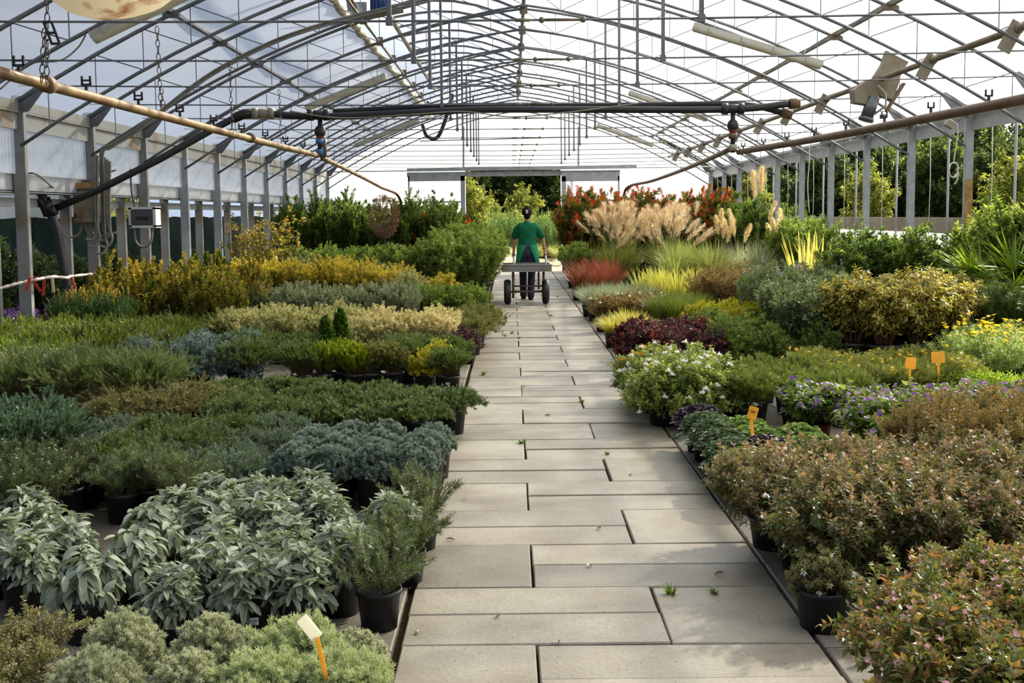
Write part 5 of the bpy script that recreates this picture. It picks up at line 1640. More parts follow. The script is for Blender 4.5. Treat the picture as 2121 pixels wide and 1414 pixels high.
# sage
sg = []
rows_ = [(4.10, [150, 330, 505, 602], ['sage_droop', 'sage', 'sage', 'sage']), (4.36, [20, 260, 420, 560, 690], ['sage', 'sage_droop', 'sage', 'sage', 'sage']),
         (4.62, [-40, 110, 300, 440, 580, 720], None), (4.90, [60, 300, 420, 545, 660], None), (5.18, [30, 345, 450, 560, 650], None), (5.45, [430, 530, 630], None)]
for j, (y, pxs, keys) in enumerate(rows_):
    for i, px in enumerate(pxs):
        key = keys[i] if keys else ('sage_droop' if (px, j) in ((300, 2), (300, 3)) else 'sage')
        k = len(pxs) - i
        lab = SPEC[key]['desc'] + ', %s row of sage, %s from the walkway' % ('front' if j == 0 else ORD[j], ORD[k - 1])
        t, parts = one(key, px, y + RP.uniform(-.04, .04), lab, s=(.82 if (px, j) == (330, 0) else 1.0) * RP.uniform(.93, 1.08), group='pots of sage')
        if (px, j) in ((330, 0), (505, 0)):
            t.rotation_euler.z = 0; price_tag(parts['pot'], *SPEC[key]['pot'][:2], -1.35)
one('sage', 805, 4.92, 'grey-leaved sage standing behind the rosemary by the walkway', s=1.05)
for (px, y, lab, s) in ((772, 4.20, 'rosemary in black pot, first of the three along the walkway', 1.0), (832, 4.72, 'rosemary in black pot, second of the three along the walkway', .95), (862, 5.2, 'rosemary in black pot, third of the three along the walkway', 1.0)):
    t, parts = one('rosemary', px, y, lab, s=s, group='rosemary along the walkway')
    if y > 4.5:
        t.rotation_euler.z = 0; price_tag(parts['pot'], .085, .15, -.9)
for i, (px, y) in enumerate(sorted(((-30, 5.25), (60, 5.45), (20, 5.75), (110, 5.8)), key=lambda q: q[1])):
    one('rosemary_flower', px, y, 'rosemary with pale bloom left of the sage, %s of four going back' % ORD[i], s=1.05)
for i, (px, y) in enumerate(sorted(((235, 5.75), (300, 5.85), (355, 5.7)), key=lambda q: -abs(q[0] - 1060))):
    one('rosemary', px, y, 'upright rosemary behind the sage, %s of three toward the walkway' % ORD[i], s=1.0)
# blue star mounds and creeping junipers
for j, y in enumerate((5.95, 6.18, 6.42, 6.66)):
    for i, x in enumerate((-.56, -.76, -.96, -1.16)):
        t, parts = plant('blue_star', x + RP.uniform(-.02, .02) + .03 * j * (i == 0), y, 'dense blue juniper mound in black pot, %s row, %s from the walkway' % (['front', 'second', 'third', 'back'][j], ORD[i]), 'blue juniper mounds', RP.uniform(.94, 1.06))
block('blue_carpet', -1.45, -2.35, 6.05, 7.2, .36, .36, s=1.0, where='')
for i, (px, y) in enumerate(sorted(((15, 6.3), (90, 6.45), (-30, 6.8), (60, 6.9), (-60, 6.35)), key=lambda q: abs(q[0] - 1060))):
    one('blue_green', px, y, 'upright blue-green juniper at the edge of the bed, %s from the walkway' % ORD[i], s=1.05)
for i, (px, y) in enumerate(sorted(((195, 6.25), (290, 6.5), (390, 6.6), (330, 6.95), (460, 7.0)), key=lambda q: -abs(q[0] - 1060))):
    one('green_spread', px, y, 'low green spreading juniper behind the upright rosemary, %s of five toward the walkway' % ORD[i], s=1.0)
res = block('shore', -.62, -1.95, 7.65, 8.35, .33, .35)
one('shore', 930, 8.0, 'shore juniper trailing over the walkway edge', s=1.1)
for i, (px, y) in enumerate(sorted(((250, 7.75), (345, 7.85), (230, 8.15), (400, 8.2)), key=lambda q: abs(q[0] - 1060))):
    one('brown_jun', px, y, 'brownish spreading juniper in black pot before the feathery ones, %s from the walkway' % ORD[i], s=1.0)
block('feather', -2.75, -4.2, 8.4, 9.0, .5, .45)
for i, (px, y) in enumerate(sorted(((505, 8.8), (575, 8.95), (640, 8.85), (455, 8.75)), key=lambda q: abs(q[0] - 1060))):
    one('shore', px, y, 'bright green juniper in the gap before the arching ones, %s from the walkway' % ORD[i], s=.95)
for i, (px, y) in enumerate(sorted(((10, 9.3), (70, 9.5), (-40, 9.2)), key=lambda q: abs(q[0] - 1060))):
    one('bright', px, y, 'bright green feathery conifer beyond the junipers, %s from the walkway' % ORD[i], s=1.05)
block('olive_mass', -3.35, -4.8, 10.3, 11.4, .45, .42, s=1.05)
block('cedar_blue', -2.4, -3.2, 9.9, 10.5, .38, .42, s=1.08)
block('jun_green', -1.82, -2.35, 9.95, 10.6, .36, .45)
for i, (px, y) in enumerate(sorted(((668, 9.95), (705, 10.05), (730, 9.9)), key=lambda q: -abs(q[0] - 1060))):
    one('small_thuja', px, y, 'small yellow-green thuja before the conical ones, %s toward the walkway' % ORD[i], s=1.0)
one('cone_thuja', 672, 10.7, 'small conical green thuja, farther from the walkway'); one('cone_thuja', 703, 10.9, 'small conical green thuja, nearer the walkway', s=1.08)
for i, (px, y) in enumerate(sorted(((760, 9.95), (808, 10.0), (785, 10.4)), key=lambda q: abs(q[0] - 1060))):
    one('speckled', px, y, 'green conifer with yellow specks beside the yellow mounds, %s from the walkway' % ORD[i])
for i, (px, y) in enumerate(sorted(((835, 10.5), (880, 10.7), (845, 10.95), (930, 10.6)), key=lambda q: -abs(q[0] - 1060))):
    one('jun_green', px, y, 'fresh green conifer behind the yellow mounds, %s toward the walkway' % ORD[i], s=.85)
one('yellow_mound', 878, 9.95, 'rounded yellow-green shrub in black pot beside the tagged pot')
t, parts = one('jun_green', 928, 9.9, 'green juniper in a tagged black pot at the bed corner', s=.8, rz=0); price_tag(parts['pot'], .12, .19, -1.7)
one('yellow_mound', 905, 10.3, 'rounded yellow-green shrub behind the tagged pot', s=1.1)
block('cream', -1.95, -2.95, 12.0, 12.9, .42, .42)
block('pink_cream', -.78, -1.45, 11.7, 12.4, .36, .4)
for i, (px, y) in enumerate(((930, 11.6), (965, 11.9), (945, 12.3))):
    one('dark_low', px, y, 'small dark purple-leaved shrub by the walkway, %s going back' % ORD[i])
for i, (px, y) in enumerate(((975, 12.6), (985, 13.5), (990, 14.4), (945, 13.2))):
    one('trailing', px, y, 'trailing green shrub spilling toward the walkway, %s going back' % ORD[i], s=.95)
for i, (px, y) in enumerate(sorted(((740, 11.6), (770, 12.0), (800, 11.7)), key=lambda q: -abs(q[0] - 1060))):
    one('cream', px, y, 'cream-variegated shrub behind the conical thujas, %s toward the walkway' % ORD[i], s=.85)
block('olive_mass', -3.1, -3.9, 12.0, 12.7, .42, .45, desc='low olive shrub behind the blue mounds', s=.85)
block('silver', -1.45, -3.2, 13.9, 14.8, .42, .45)
for i, (px, y) in enumerate(sorted(((880, 15.0), (935, 15.2), (905, 15.6), (975, 15.6)), key=lambda q: -abs(q[0] - 1060))):
    one('green_round', px, y, 'rounded fresh green shrub before the yellow mound, %s toward the walkway' % ORD[i], s=1.0)
block('gold', -1.75, -3.9, 16.4, 17.2, .43, .5, sz=.96)
one('gold_mound', 917, 16.4, s=1.05); one('cream_round', 848, 16.0, s=1.0); one('gold_mound', 945, 16.9, 'second golden mound behind the first at the walkway', s=.8)
block('bronze', -3.2, -4.55, 12.8, 14.4, .42, .5, sz=.95)
for i, (px, y) in enumerate(sorted(((130, 11.7), (175, 11.9), (225, 11.8), (195, 12.3), (150, 12.4), (245, 12.3)), key=lambda q: abs(q[0] - 1060))):
    one('cypress', px, y, 'dwarf cypress with straw yellow tips among the posts, %s from the walkway' % ORD[i], s=.95)
for i, (px, y) in enumerate(sorted(((20, 11.9), (55, 12.2), (90, 12.6), (30, 12.7)), key=lambda q: abs(q[0] - 1060))):
    one('pansy', px, y, 'purple pansies in the shade behind the posts, %s from the walkway' % ORD[i], s=1.05)
for i, (x, y) in enumerate(((-6.2, 13.2), (-6.9, 13.5), (-6.0, 14.4), (-6.7, 14.8), (-7.4, 14.2), (-6.1, 15.8), (-6.9, 16.3), (-6.0, 17.3), (-7.5, 12.6))):
    plant('darkshrub', x, y, 'dark leathery shrub in the shade beyond the posts, %s going back' % ORD[i], 'shaded shrubs beyond the posts', RP.uniform(.92, 1.06))
for i, (px, y) in enumerate(sorted(((497, 18.5), (530, 19.0), (560, 18.6), (515, 19.6), (590, 19.3)), key=lambda q: -abs(q[0] - 1060))):
    one('maple', px, y, 'slender yellowing sapling among the far posts, %s toward the walkway' % ORD[i], s=RP.uniform(.92, 1.02))
block('mid_low', -2.2, -4.4, 18.2, 18.8, .5, .6, s=.95)
block('mid', -1.3, -4.3, 19.6, 21.2, .55, .7, s=.98, sz=1.0)
for i, (px, y) in enumerate(((905, 19.6), (960, 20.0), (990, 20.6), (935, 20.9), (1000, 21.8), (975, 22.8), (1005, 23.6), (945, 22.2))):
    one('pathbush', px, y, 'big glossy green shrub at the walkway edge, %s going back' % ORD[i], s=.92 if i < 3 else 1.0, group='big walkway shrubs')
block('tall', -1.5, -4.6, 24.2, 27.4, .62, .85, s=1.0, sj=.12)
one('topiary', 798, 22.6)
for i, (px, y) in enumerate(sorted(((890, 24.2), (952, 25.0)), key=lambda q: -abs(q[0] - 1060))):
    one('photinia', px, y, 'red-tipped shrub among the green at the far gate, %s toward the walkway' % ORD[i], s=.8)
for i, (px, y) in enumerate(sorted(((430, 16.2), (405, 17.0), (455, 16.9)), key=lambda q: abs(q[0] - 1060))):
    one('column', px, y, 'slim green conifer beside the far posts, %s from the walkway' % ORD[i], s=.66, sz=.62)

# ------------------------------------------------------------------ planting: right of the walkway
for j, (y, xs) in enumerate(((2.95, (1.24, 1.6)), (3.28, (1.28, 1.62, 1.96)), (3.62, (1.55, 1.9)))):
    for i, x in enumerate(xs):
        plant('abelia_pink', x, y, 'bronze-leaved shrub with pale pink bells, %s row, %s from the walkway' % (('front', 'second', 'third')[j], ORD[i]), 'pink-flowered shrubs', RP.uniform(.95, 1.08))
one('abelia_white', 1716, 4.15, s=.82)
for j, (y, xs) in enumerate(((4.52, (1.30, 1.66, 2.02, 2.4)), (4.86, (1.24, 1.62, 2.0, 2.4)), (5.2, (1.22, 1.62, 2.02, 2.42)))):
    for i, x in enumerate(xs):
        plant('abelia', x + RP.uniform(-.03, .03), y + RP.uniform(-.03, .03), 'red-brown glossy shrub with white bells, %s row, %s from the walkway' % (('front', 'second', 'third')[j], ORD[i]), 'white-belled shrubs', RP.uniform(.94, 1.06))
for i, (px, y) in enumerate(sorted(((1935, 5.6), (2060, 5.55), (2000, 5.95), (2110, 6.0), (2160, 5.6)), key=lambda q: abs(q[0] - 1060))):
    one('abelia_bronze', px, y, 'orange-brown bushy shrub behind the white-belled ones, %s from the walkway' % ORD[i], s=1.0)
ks = [(1.24, 5.95, 'kale_green'), (1.23, 6.22, 'kale'), (1.23, 6.50, 'kale'), (1.23, 6.78, 'kale'), (1.22, 7.06, 'kale'), (1.22, 7.34, 'kale_dark')]
for i, (x, y, k) in enumerate(ks):
    plant(k, x, y, {'kale': 'grey-green', 'kale_dark': 'dark purple', 'kale_green': 'pale green'}[k] + ' ornamental kale in the row along the walkway, %s going back' % ORD[i], 'kale along the walkway', 1.25, sz=1.0)
for i, (px, y, k) in enumerate(sorted(((1545, 6.85, 'kale_green'), (1592, 6.25, 'kale_dark'), (1567, 6.55, 'kale_green'), (1660, 6.6, 'kale_green'), (1690, 6.3, 'kale_green'), (1712, 6.05, 'kale_green'), (1755, 6.1, 'kale')), key=lambda q: abs(q[0] - 1060))):
    one(k, px, y, SPEC[k]['desc'].replace(' beside the walkway', '') + ' in the loose group beyond the yellow card, %s from the walkway' % ORD[i], s=1.25, sz=1.02)
for i, (px, y) in enumerate(sorted(((1375, 8.3), (1440, 8.2), (1500, 8.35), (1365, 8.75), (1440, 8.7), (1350, 9.2), (1420, 9.2)), key=lambda q: abs(q[0] - 1060))):
    one('lantana_white', px, y, 'yellow-green bush with white flower clusters by the walkway, %s from the walkway' % ORD[i], s=1.18)
one('lantana_orange', 1318, 9.1, 'bush with orange flower clusters hanging over the walkway'); one('lantana_orange', 1345, 9.5, 'second orange-flowered bush behind the first')
block('lowgreen', 1.72, 2.4, 8.2, 9.2, .3, .4)
block('coreopsis', 2.55, 3.5, 8.9, 9.6, .36, .36)
for i, (px, y) in enumerate(sorted(((1692, 7.6), (1800, 7.4), (1880, 7.05), (1930, 7.5), (1990, 7.2), (2050, 7.6), (2085, 7.1), (2130, 7.4), (1830, 6.85), (1960, 6.9)), key=lambda q: abs(q[0] - 1060))):
    one('potato', px, y, 'purple-flowered bush in terracotta pot, %s from the walkway' % ORD[i], s=.96, sz=.80, group='purple-flowered bushes')
block('loro', 1.25, 1.85, 10.6, 12.2, .33, .5)
for i, (px, y) in enumerate(sorted(((1272, 13.2), (1318, 13.3), (1300, 13.8)), key=lambda q: abs(q[0] - 1060))):
    one('yellowgrass', px, y, 'low clump of yellow striped grass by the walkway, %s from the walkway' % ORD[i], s=1.0)
block('smallgreen', 2.05, 2.95, 10.8, 12.3, .42, .5)
block('spirea', 2.2, 2.95, 13.2, 13.8, .4, .5)
block('ebbingei', 2.95, 3.5, 11.2, 12.6, .42, .5)
for i, (px, y) in enumerate(sorted(((1770, 10.9), (1835, 10.7), (1905, 10.8), (1965, 11.0), (1800, 11.5), (1870, 11.4), (1935, 11.5), (1990, 11.6), (1850, 12.0), (1915, 12.1)), key=lambda q: abs(q[0] - 1060))):
    one('elaeagnus', px, y, 'yellow and green variegated shrub in tall black pot, %s from the walkway' % ORD[i], s=1.0, group='variegated shrubs in tall pots')
for i, (px, y) in enumerate(sorted(((1575, 13.6), (1620, 13.3), (1665, 13.8), (1590, 14.4), (1710, 13.6), (1640, 14.6)), key=lambda q: abs(q[0] - 1060))):
    one('purplespike', px, y, 'airy grey-green shrub with mauve flowers, %s from the walkway' % ORD[i], s=1.0)
for i, (px, y) in enumerate(sorted(((2010, 9.7), (2065, 9.5), (2115, 9.7), (2040, 10.3), (2095, 10.3), (2160, 10.0)), key=lambda q: q[1])):
    one('daisy', px, y, 'bushy plant with yellow daisies, %s of six going back' % ORD[i], s=1.05)
for i, (px, y) in enumerate(sorted(((1960, 8.9), (2010, 8.8), (2050, 8.6), (1990, 9.3), (2100, 8.5)), key=lambda q: abs(q[0] - 1060))):
    one('sedum', px, y, 'fresh green rosette-leaved plant before the daisies, %s from the walkway' % ORD[i], s=1.0)
block('fescue', 1.2, 1.8, 16.2, 17.2, .36, .5)
for i, (px, y) in enumerate(sorted(((1250, 15.0), (1290, 15.2), (1330, 15.0), (1310, 15.7), (1355, 15.6)), key=lambda q: abs(q[0] - 1060))):
    one('orange_herb', px, y, 'small orange-brown shrub with white blooms, %s from the walkway' % ORD[i], s=1.0)
for i, (px, y) in enumerate(sorted(((1370, 14.6), (1405, 14.4), (1440, 14.9), (1390, 15.2)), key=lambda q: abs(q[0] - 1060))):
    one('dwarf_grass', px, y, 'fine green grassy tuft behind the yellow grass, %s from the walkway' % ORD[i])
for i, (px, y) in enumerate(sorted(((1335, 17.0), (1372, 17.2), (1405, 17.0), (1440, 17.4), (1360, 17.8)), key=lambda q: abs(q[0] - 1060))):
    one('phormium', px, y, 'clump of yellow sword leaves, %s from the walkway' % ORD[i], s=1.0)
for i, (px, y) in enumerate(sorted(((1470, 15.8), (1515, 15.6), (1560, 15.9), (1600, 16.4), (1490, 16.6), (1545, 16.8)), key=lambda q: abs(q[0] - 1060))):
    one('brownshrub', px, y, 'airy brown-leaved shrub, %s from the walkway' % ORD[i])
for i, (px, y) in enumerate(sorted(((1200, 20.6), (1235, 20.4), (1270, 20.8), (1215, 21.4), (1250, 21.6)), key=lambda q: abs(q[0] - 1060))):
    one('imperata', px, y, 'tuft of red-bladed grass at the walkway, %s from the walkway' % ORD[i], s=1.05)
for i, (px, y) in enumerate(sorted(((1262, 23.0), (1300, 23.4), (1372, 23.0), (1400, 23.8)), key=lambda q: abs(q[0] - 1060))):
    one('miscanthus', px, y, 'tall grass with tan feathery plumes, %s from the walkway' % ORD[i], s=1.0)
for i, (px, y) in enumerate(sorted(((1400, 20.0), (1445, 20.4), (1475, 20.0), (1420, 21.2)), key=lambda q: abs(q[0] - 1060))):
    one('green_misc', px, y, 'arching striped green grass before the plumes, %s from the walkway' % ORD[i], s=1.0)
one('pampas_tall', 1572, 20.6)
for i, (px, y) in enumerate(sorted(((1495, 20.8), (1530, 21.2), (1610, 21.2)), key=lambda q: abs(q[0] - 1060))):
    one('pampas', px, y, 'pampas grass with short tan plumes, %s from the walkway' % ORD[i])
block('photinia', 1.55, 5.0, 26.4, 28.4, .62, .9, s=1.02, sj=.1)
one('photinia', 1192, 25.4, 'tall red-leaved shrub closest to the gate opening', s=1.0); one('photinia', 1235, 25.6, 'tall red-leaved shrub next to the one at the gate', s=.98)
for i, (px, y) in enumerate(sorted(((1190, 24.0), (1200, 23.0)), key=lambda q: abs(q[0] - 1060))):
    one('mid', px, y, 'green shrub under the red-leaved one at the gate, %s' % ORD[i], s=.95)
for i, (px, y) in enumerate(sorted(((1632, 20.8), (1672, 20.2), (1705, 19.4), (1650, 22.4), (1690, 21.8)), key=lambda q: abs(q[0] - 1060))):
    one('pathbush', px, y, 'bushy green shrub beside the pampas grass, %s from the walkway' % ORD[i], s=.9, sz=1.04)
for i, (px, y) in enumerate(sorted(((1560, 24.5), (1605, 24.5), (1640, 25.0), (1520, 25.2)), key=lambda q: abs(q[0] - 1060))):
    one('tall', px, y, 'tall bright shrub behind the pampas plumes, %s from the walkway' % ORD[i], s=.98)
one('sword', 1665, 16.6, 'clump of pale yellow sword leaves before the conifers'); one('sword', 1700, 17.2, 'second clump of pale sword leaves before the conifers', s=.95)
for i, (px, y) in enumerate(sorted(((1640, 16.0), (1685, 16.2), (1660, 15.4)), key=lambda q: abs(q[0] - 1060))):
    one('small_red', px, y, 'low shrub with dark red leaves under the swords, %s from the walkway' % ORD[i])
for i, (px, y) in enumerate(sorted(((1745, 15.0), (1800, 15.2), (1855, 15.0), (1905, 14.8), (1770, 16.0), (1830, 16.0), (1885, 15.8), (1955, 14.4), (1760, 17.2), (1990, 13.8)), key=lambda q: abs(q[0] - 1060))):
    one('citrus', px, y, 'glossy green laurel shrub along the open side, %s from the walkway' % ORD[i], s=.86 if i not in (3, 7) else .98, group='laurels along the open side')
for i, (px, y) in enumerate(sorted(((2075, 12.4), (2120, 12.2), (2045, 13.0)), key=lambda q: abs(q[0] - 1060))):
    one('bright_tall', px, y, 'tall glossy shrub with lime shoots by the open side, %s from the walkway' % ORD[i], s=1.0)
one('palm', 2065, 11.9, 'green fan palm with spiky fronds'); one('palm', 2130, 11.6, 'second fan palm at the end of the bed', s=1.1)
one('pine', 2080, 11.0, 'bushy dwarf pine under the palms'); one('pine', 2125, 10.9, 'second dwarf pine under the palms')

# ------------------------------------------------------------------ outdoors
tr_ = random.Random(21)
for row, (ya, n_, s0, dx) in enumerate(((46, 13, .95, 1.75), (52, 14, 1.12, 1.85), (60, 13, 1.3, 2.2))):
    for k in range(n_):
        x = 8.4 + row * .6 + k * dx + tr_.uniform(-.5, .5)
        y = ya - k * (1.15 + .1 * row) + tr_.uniform(-1, 1)
        key = 'tree_dark' if tr_.random() < .74 else 'tree_mid'
        plant(key, x, y, '%s, %s along the %s beyond the open side' % (SPEC[key]['desc'], ORD[k], ('front tree row', 'middle tree row', 'rear tree row')[row]), 'trees beyond the open side', s0 * tr_.uniform(.8, 1.05) * (1.2 if key == 'tree_mid' else 1), z=-.12)
for k in range(20):
    plant('bush_out', 7.6 + k * .62 + tr_.uniform(-.4, .4), 33 - k * .65 + tr_.uniform(-2, 2), 'sunlit bush beyond the board rail, %s going toward the camera' % ORD[k], 'sunlit bushes outdoors', tr_.uniform(1.2, 1.75), z=-.12)
for k in range(4):
    plant('tree_yellow', 8.2 + k * 2.9, 39 - k * 3.6, 'yellow-green young tree beyond the open side, %s going toward the camera' % ORD[k], 'young trees', tr_.uniform(1.0, 1.25), z=-.12)
# beyond the gate
for k, (x, y, s, key) in enumerate(sorted(((-3.2, 62, 1.15, 'tree_dark'), (-.6, 64, 1.2, 'tree_dark'), (1.6, 61, 1.2, 'tree_dark'), (3.8, 58, 1.25, 'tree_mid'), (6.0, 62, 1.2, 'tree_dark'), (-5.2, 60, 1.15, 'tree_mid'), (.6, 68, 1.35, 'tree_dark'), (3.0, 67, 1.35, 'tree_dark'), (-2.0, 68, 1.35, 'tree_dark')))):
    plant(key, x, y, '%s in the wood behind the gate, %s across from the net side' % (SPEC[key]['desc'], ORD[k]), 'trees behind the gate', s, z=-.12)
for k, (x, y, s) in enumerate(sorted(((-1.5, 38, .95), (.5, 47, .9), (-.9, 50, .7)))):
    plant('tree_yellow', x, y, 'yellow-green young tree behind the gate, %s across from the net side' % ORD[k], None, s * 1.15, z=-.1)
for k in range(11):
    plant('stalks', -2.0 + k * .48, 41.5 + tr_.uniform(-.6, .6), 'clump of tall feathery stalks behind the sand bank, %s across the gate' % ORD[k], 'feathery stalks', tr_.uniform(.95, 1.1))
for k in range(9):
    plant('bush_out', -2.4 + k * .65, 45 + tr_.uniform(-.8, .8), 'sunlit bush behind the feathery stalks, %s across the gate' % ORD[k], 'bushes behind the gate', tr_.uniform(1.5, 2.0))
for k, (x, y) in enumerate(sorted(((-1.2, 34.5), (-.75, 35.4), (-1.35, 36.6), (.2, 39.3), (.9, 39.5), (-.4, 39.0), (1.5, 38.8), (1.6, 35.5)))):
    plant('drygrass', x, y, 'clump of dry grass on the sandy ground, %s across from the net side' % ORD[k], 'dry grass clumps', tr_.uniform(.7, 1.0), z=.1)
# beyond the net
for k, (x, y, key, s) in enumerate(sorted(((-11.5, 24, 'tree_mid', .8), (-10.5, 27.5, 'tree_yellow', 1.2), (-12.5, 28, 'tree_dark', .85), (-11.0, 31, 'tree_yellow', 1.25), (-13.0, 33, 'tree_mid', .9)), key=lambda q: q[1])):
    plant(key, x, y, '%s seen over the shade net, %s going back' % (SPEC[key]['desc'], ORD[k]), 'trees over the shade net', s, z=-.12)
# weeds in the joints
for k, (px, py) in enumerate(sorted(((1081, 918), (1400, 905), (1390, 1228), (1075, 700), (1140, 655), (1060, 690), (1000, 776), (1480, 1228), (1155, 615), (1205, 832), (1258, 940)), key=lambda q: -q[1])):
    p = gp(px, py)
    plant('weed', p.x, p.y, 'small weed in a walkway joint, %s from the camera end' % ORD[k], 'weeds in the joints', RP.uniform(.8, 1.4))
# ------------------------------------------------------------------ pipes, chains, lamps, boxes
def V(*a): return Vector(a)
def rel(pts, o): return [Vector(p) - o for p in pts]

def smooth_path(pts, k=6):
    """Catmull-Rom through pts"""
    pts = [Vector(p) for p in pts]
    P = [pts[0] * 2 - pts[1]] + pts + [pts[-1] * 2 - pts[-2]]
    out = []
    for i in range(1, len(P) - 2):
        for j in range(k):
            t = j / k
            a, b, c, d = P[i - 1], P[i], P[i + 1], P[i + 2]
            out.append(0.5 * (2 * b + (c - a) * t + (2 * a - 5 * b + 4 * c - d) * t * t + (3 * b - a - 3 * c + d) * t ** 3))
    out.append(P[-2])
    return out

def pipe(name, label, cat, pts, r, mat, smooth=True):
    o = Vector(pts[0])
    t = thing(name, label, cat, o)
    p = smooth_path(pts) if smooth else pts
    obj('pipe', MB().tube(rel(p, o), r, 10).mesh('pipe'), M[mat], t)
    return t, o

VY = 13.6
# left rust-coloured watering pipe hung on chains
A, B = at(-60, 134, 5.4), at(658, 322, VY)
t, o = pipe('watering_pipe', 'rust-coloured watering pipe hanging on chains over the left-hand bed', 'pipe', [A, (A + B) / 2 + V(0, 0, -.01), B], .03, 'rust_pipe')
d = (B - A)
for s in (.10, .62):
    p = A + d * s - o
    obj('coupling', MB().tube([p - d.normalized() * .035, p + d.normalized() * .035], .046, 12).mesh('coupling'), M['brown_pipe'], t)
for k in range(9):
    p = A + d * (.06 + k * .105) - o + V(0, 0, .01)
    mb = MB().box(p + V(0, 0, .005), (.016, .016, .09)); mb.box(p + V(0, 0, .05), (.06, .012, .012)); mb.box(p + V(-.024, 0, .075), (.012, .012, .05)); mb.box(p + V(.024, 0, .075), (.012, .012, .05)); mb.box(p + V(0, 0, .075), (.04, .012, .01))
    obj('spray_nozzle', mb.mesh('spray_nozzle'), M['black'], t)
# its far run
pts = [at(668, 327, VY), at(712, 348, 17), at(760, 372, 20), at(790, 388, 22.0), at(806, 394, 23), at(822, 402, 24), at(832, 420, 24.3)]
pipe('watering_pipe', 'far run of the rusty pipe bending down behind the shrubs', 'pipe', pts, .03, 'rust_pipe')
# bright-side brown pipe
A, B = at(1530, 315, VY), at(2160, 198, 6.6)
t, o = pipe('watering_pipe', 'brown watering pipe running along the bright side', 'pipe', [A, (A + B) / 2 + V(0, 0, -.012), B], .034, 'brown_pipe')
d = B - A
for k in range(8):
    p = A + d * (.03 + k * .125) - o + V(0, 0, .012)
    mb = MB().box(p + V(0, 0, .005), (.016, .016, .09)); mb.box(p + V(0, 0, .05), (.05, .012, .012)); mb.box(p + V(-.02, 0, .07), (.01, .012, .04)); mb.box(p + V(.02, 0, .07), (.01, .012, .04))
    obj('spray_nozzle', mb.mesh('spray_nozzle'), M['black'], t)
pts = [at(1512, 309, VY), at(1455, 335, 16.5), at(1395, 359, 20.5), at(1345, 376, 25), at(1310, 383, 27.4), at(1297, 391, 28), at(1292, 404, 28.2)]
pipe('watering_pipe', 'far run of the brown pipe bending down toward the gate', 'pipe', pts, .032, 'brown_pipe')
# cross pipes at tie level
pts = [at(525, 234, VY), at(660, 241, VY), at(820, 235, VY), at(1000, 227, VY), at(1250, 227, VY), at(1520, 226, VY), at(1640, 214, VY)]
t, o = pipe('cross_pipe', 'black water pipe crossing under the roof, nearer one of the pair', 'pipe', pts, .042, 'black')
mb = MB().tube(rel([at(1636, 215, VY), at(1656, 213, VY)], o), .062, 12)
obj('end_cap', mb.mesh('end_cap'), M['brown_pipe'], t)
for px, py in ((660, 238), (1518, 225), (546, 235)):
    c = at(px, py, VY) - o
    mb = MB().tube([c + V(-.12, 0, 0), c + V(.12, 0, 0)], .056, 12); mb.tube([c + V(-.13, 0, 0), c + V(-.06, 0, 0)], .068, 12); mb.tube([c + V(.06, 0, 0), c + V(.13, 0, 0)], .068, 12)
    obj('tee_fitting', mb.mesh('tee_fitting'), M['grey_plastic'] if px == 546 else M['black'], t)
pts = [at(690, 232, VY + .12), at(850, 223, VY + .12), at(1000, 219, VY + .12), at(1300, 218, VY + .12), at(1480, 216, VY + .12), at(1560, 219, VY + .12), at(1632, 236, VY + .12)]
t, o = pipe('cross_pipe', 'black water pipe crossing under the roof, farther one of the pair', 'pipe', pts, .038, 'black')
obj('end_cap', MB().tube(rel([at(1618, 232, VY + .12), at(1640, 238, VY + .12)], o), .058, 12).mesh('end_cap'), M['brown_pipe'], t)
# feed pipe rising from the posts
pts = [at(104, 436, 13.0), at(200, 395, 13.1), at(330, 330, 13.3), at(440, 268, 13.5), at(488, 243, VY), at(530, 234, VY)]
t, o = pipe('feed_pipe', 'black feed pipe rising from the posts to the cross pipes', 'pipe', pts, .042, 'black', False)
obj('elbow', MB().tube(rel([at(482, 246, VY - .02), at(505, 236, VY), at(528, 234, VY)], o), .058, 12).mesh('elbow'), M['black'], t)
pts = [at(72, 375, 12.9), at(100, 432, 13.0), at(116, 470, 13.0), at(126, 520, 13.0), at(133, 560, 13.0), at(140, 620, 13.0), at(143, 735, 13.0)]
t, o = pipe('riser_hose', 'thick black riser hose beside the first steel posts', 'hose', pts, .05, 'black')
mb = MB().tube(rel([at(90, 412, 13), at(104, 445, 13)], o), .075, 12); obj('collar', mb.mesh('collar'), M['black'], t)
mb = MB().tube(rel([at(103, 438, 12.98), at(116, 434, 12.98)], o), .06, 12); obj('branch', mb.mesh('branch'), M['black'], t)
# valve drops
def drop(px, y0, y1, lab, blue):
    a, b = at(px, y0, VY), at(px, y1, VY)
    t = thing('valve_drop', lab, 'valve', a)
    L = b - a
    obj('pipe', MB().tube([V(0, 0, 0), L], .028, 10).mesh('pipe'), M['black'], t)
    obj('solenoid_valve', MB().ball(L * .33, .07, 10, 7, (1, 1, 1.1)).mesh('solenoid_valve'), M['black'] , t)
    obj('ring', MB().tube([L * .42, L * .50], .045, 12).mesh('ring'), M['red_mark'], t)
    obj('fitting', MB().tube([L * .52, L * .66], .052, 12).mesh('fitting'), M['blue_fit'] if blue else M['brown_pipe'], t)
    obj('fitting', MB().tube([L * .80, L * .96], .05, 12).mesh('fitting'), M['blue_fit'] if blue else M['grey_plastic'], t)
    if blue:
        obj('branch', MB().tube([L * .5 + V(.05, 0, 0), L * 1.02 + V(.06, 0, 0)], .022, 8).mesh('branch'), M['brown_pipe'], t)
    return t
drop(663, 247, 324, 'valve drop with blue fittings under the cross pipes', True)
drop(1518, 232, 316, 'valve drop with brown fittings under the cross pipes', False)
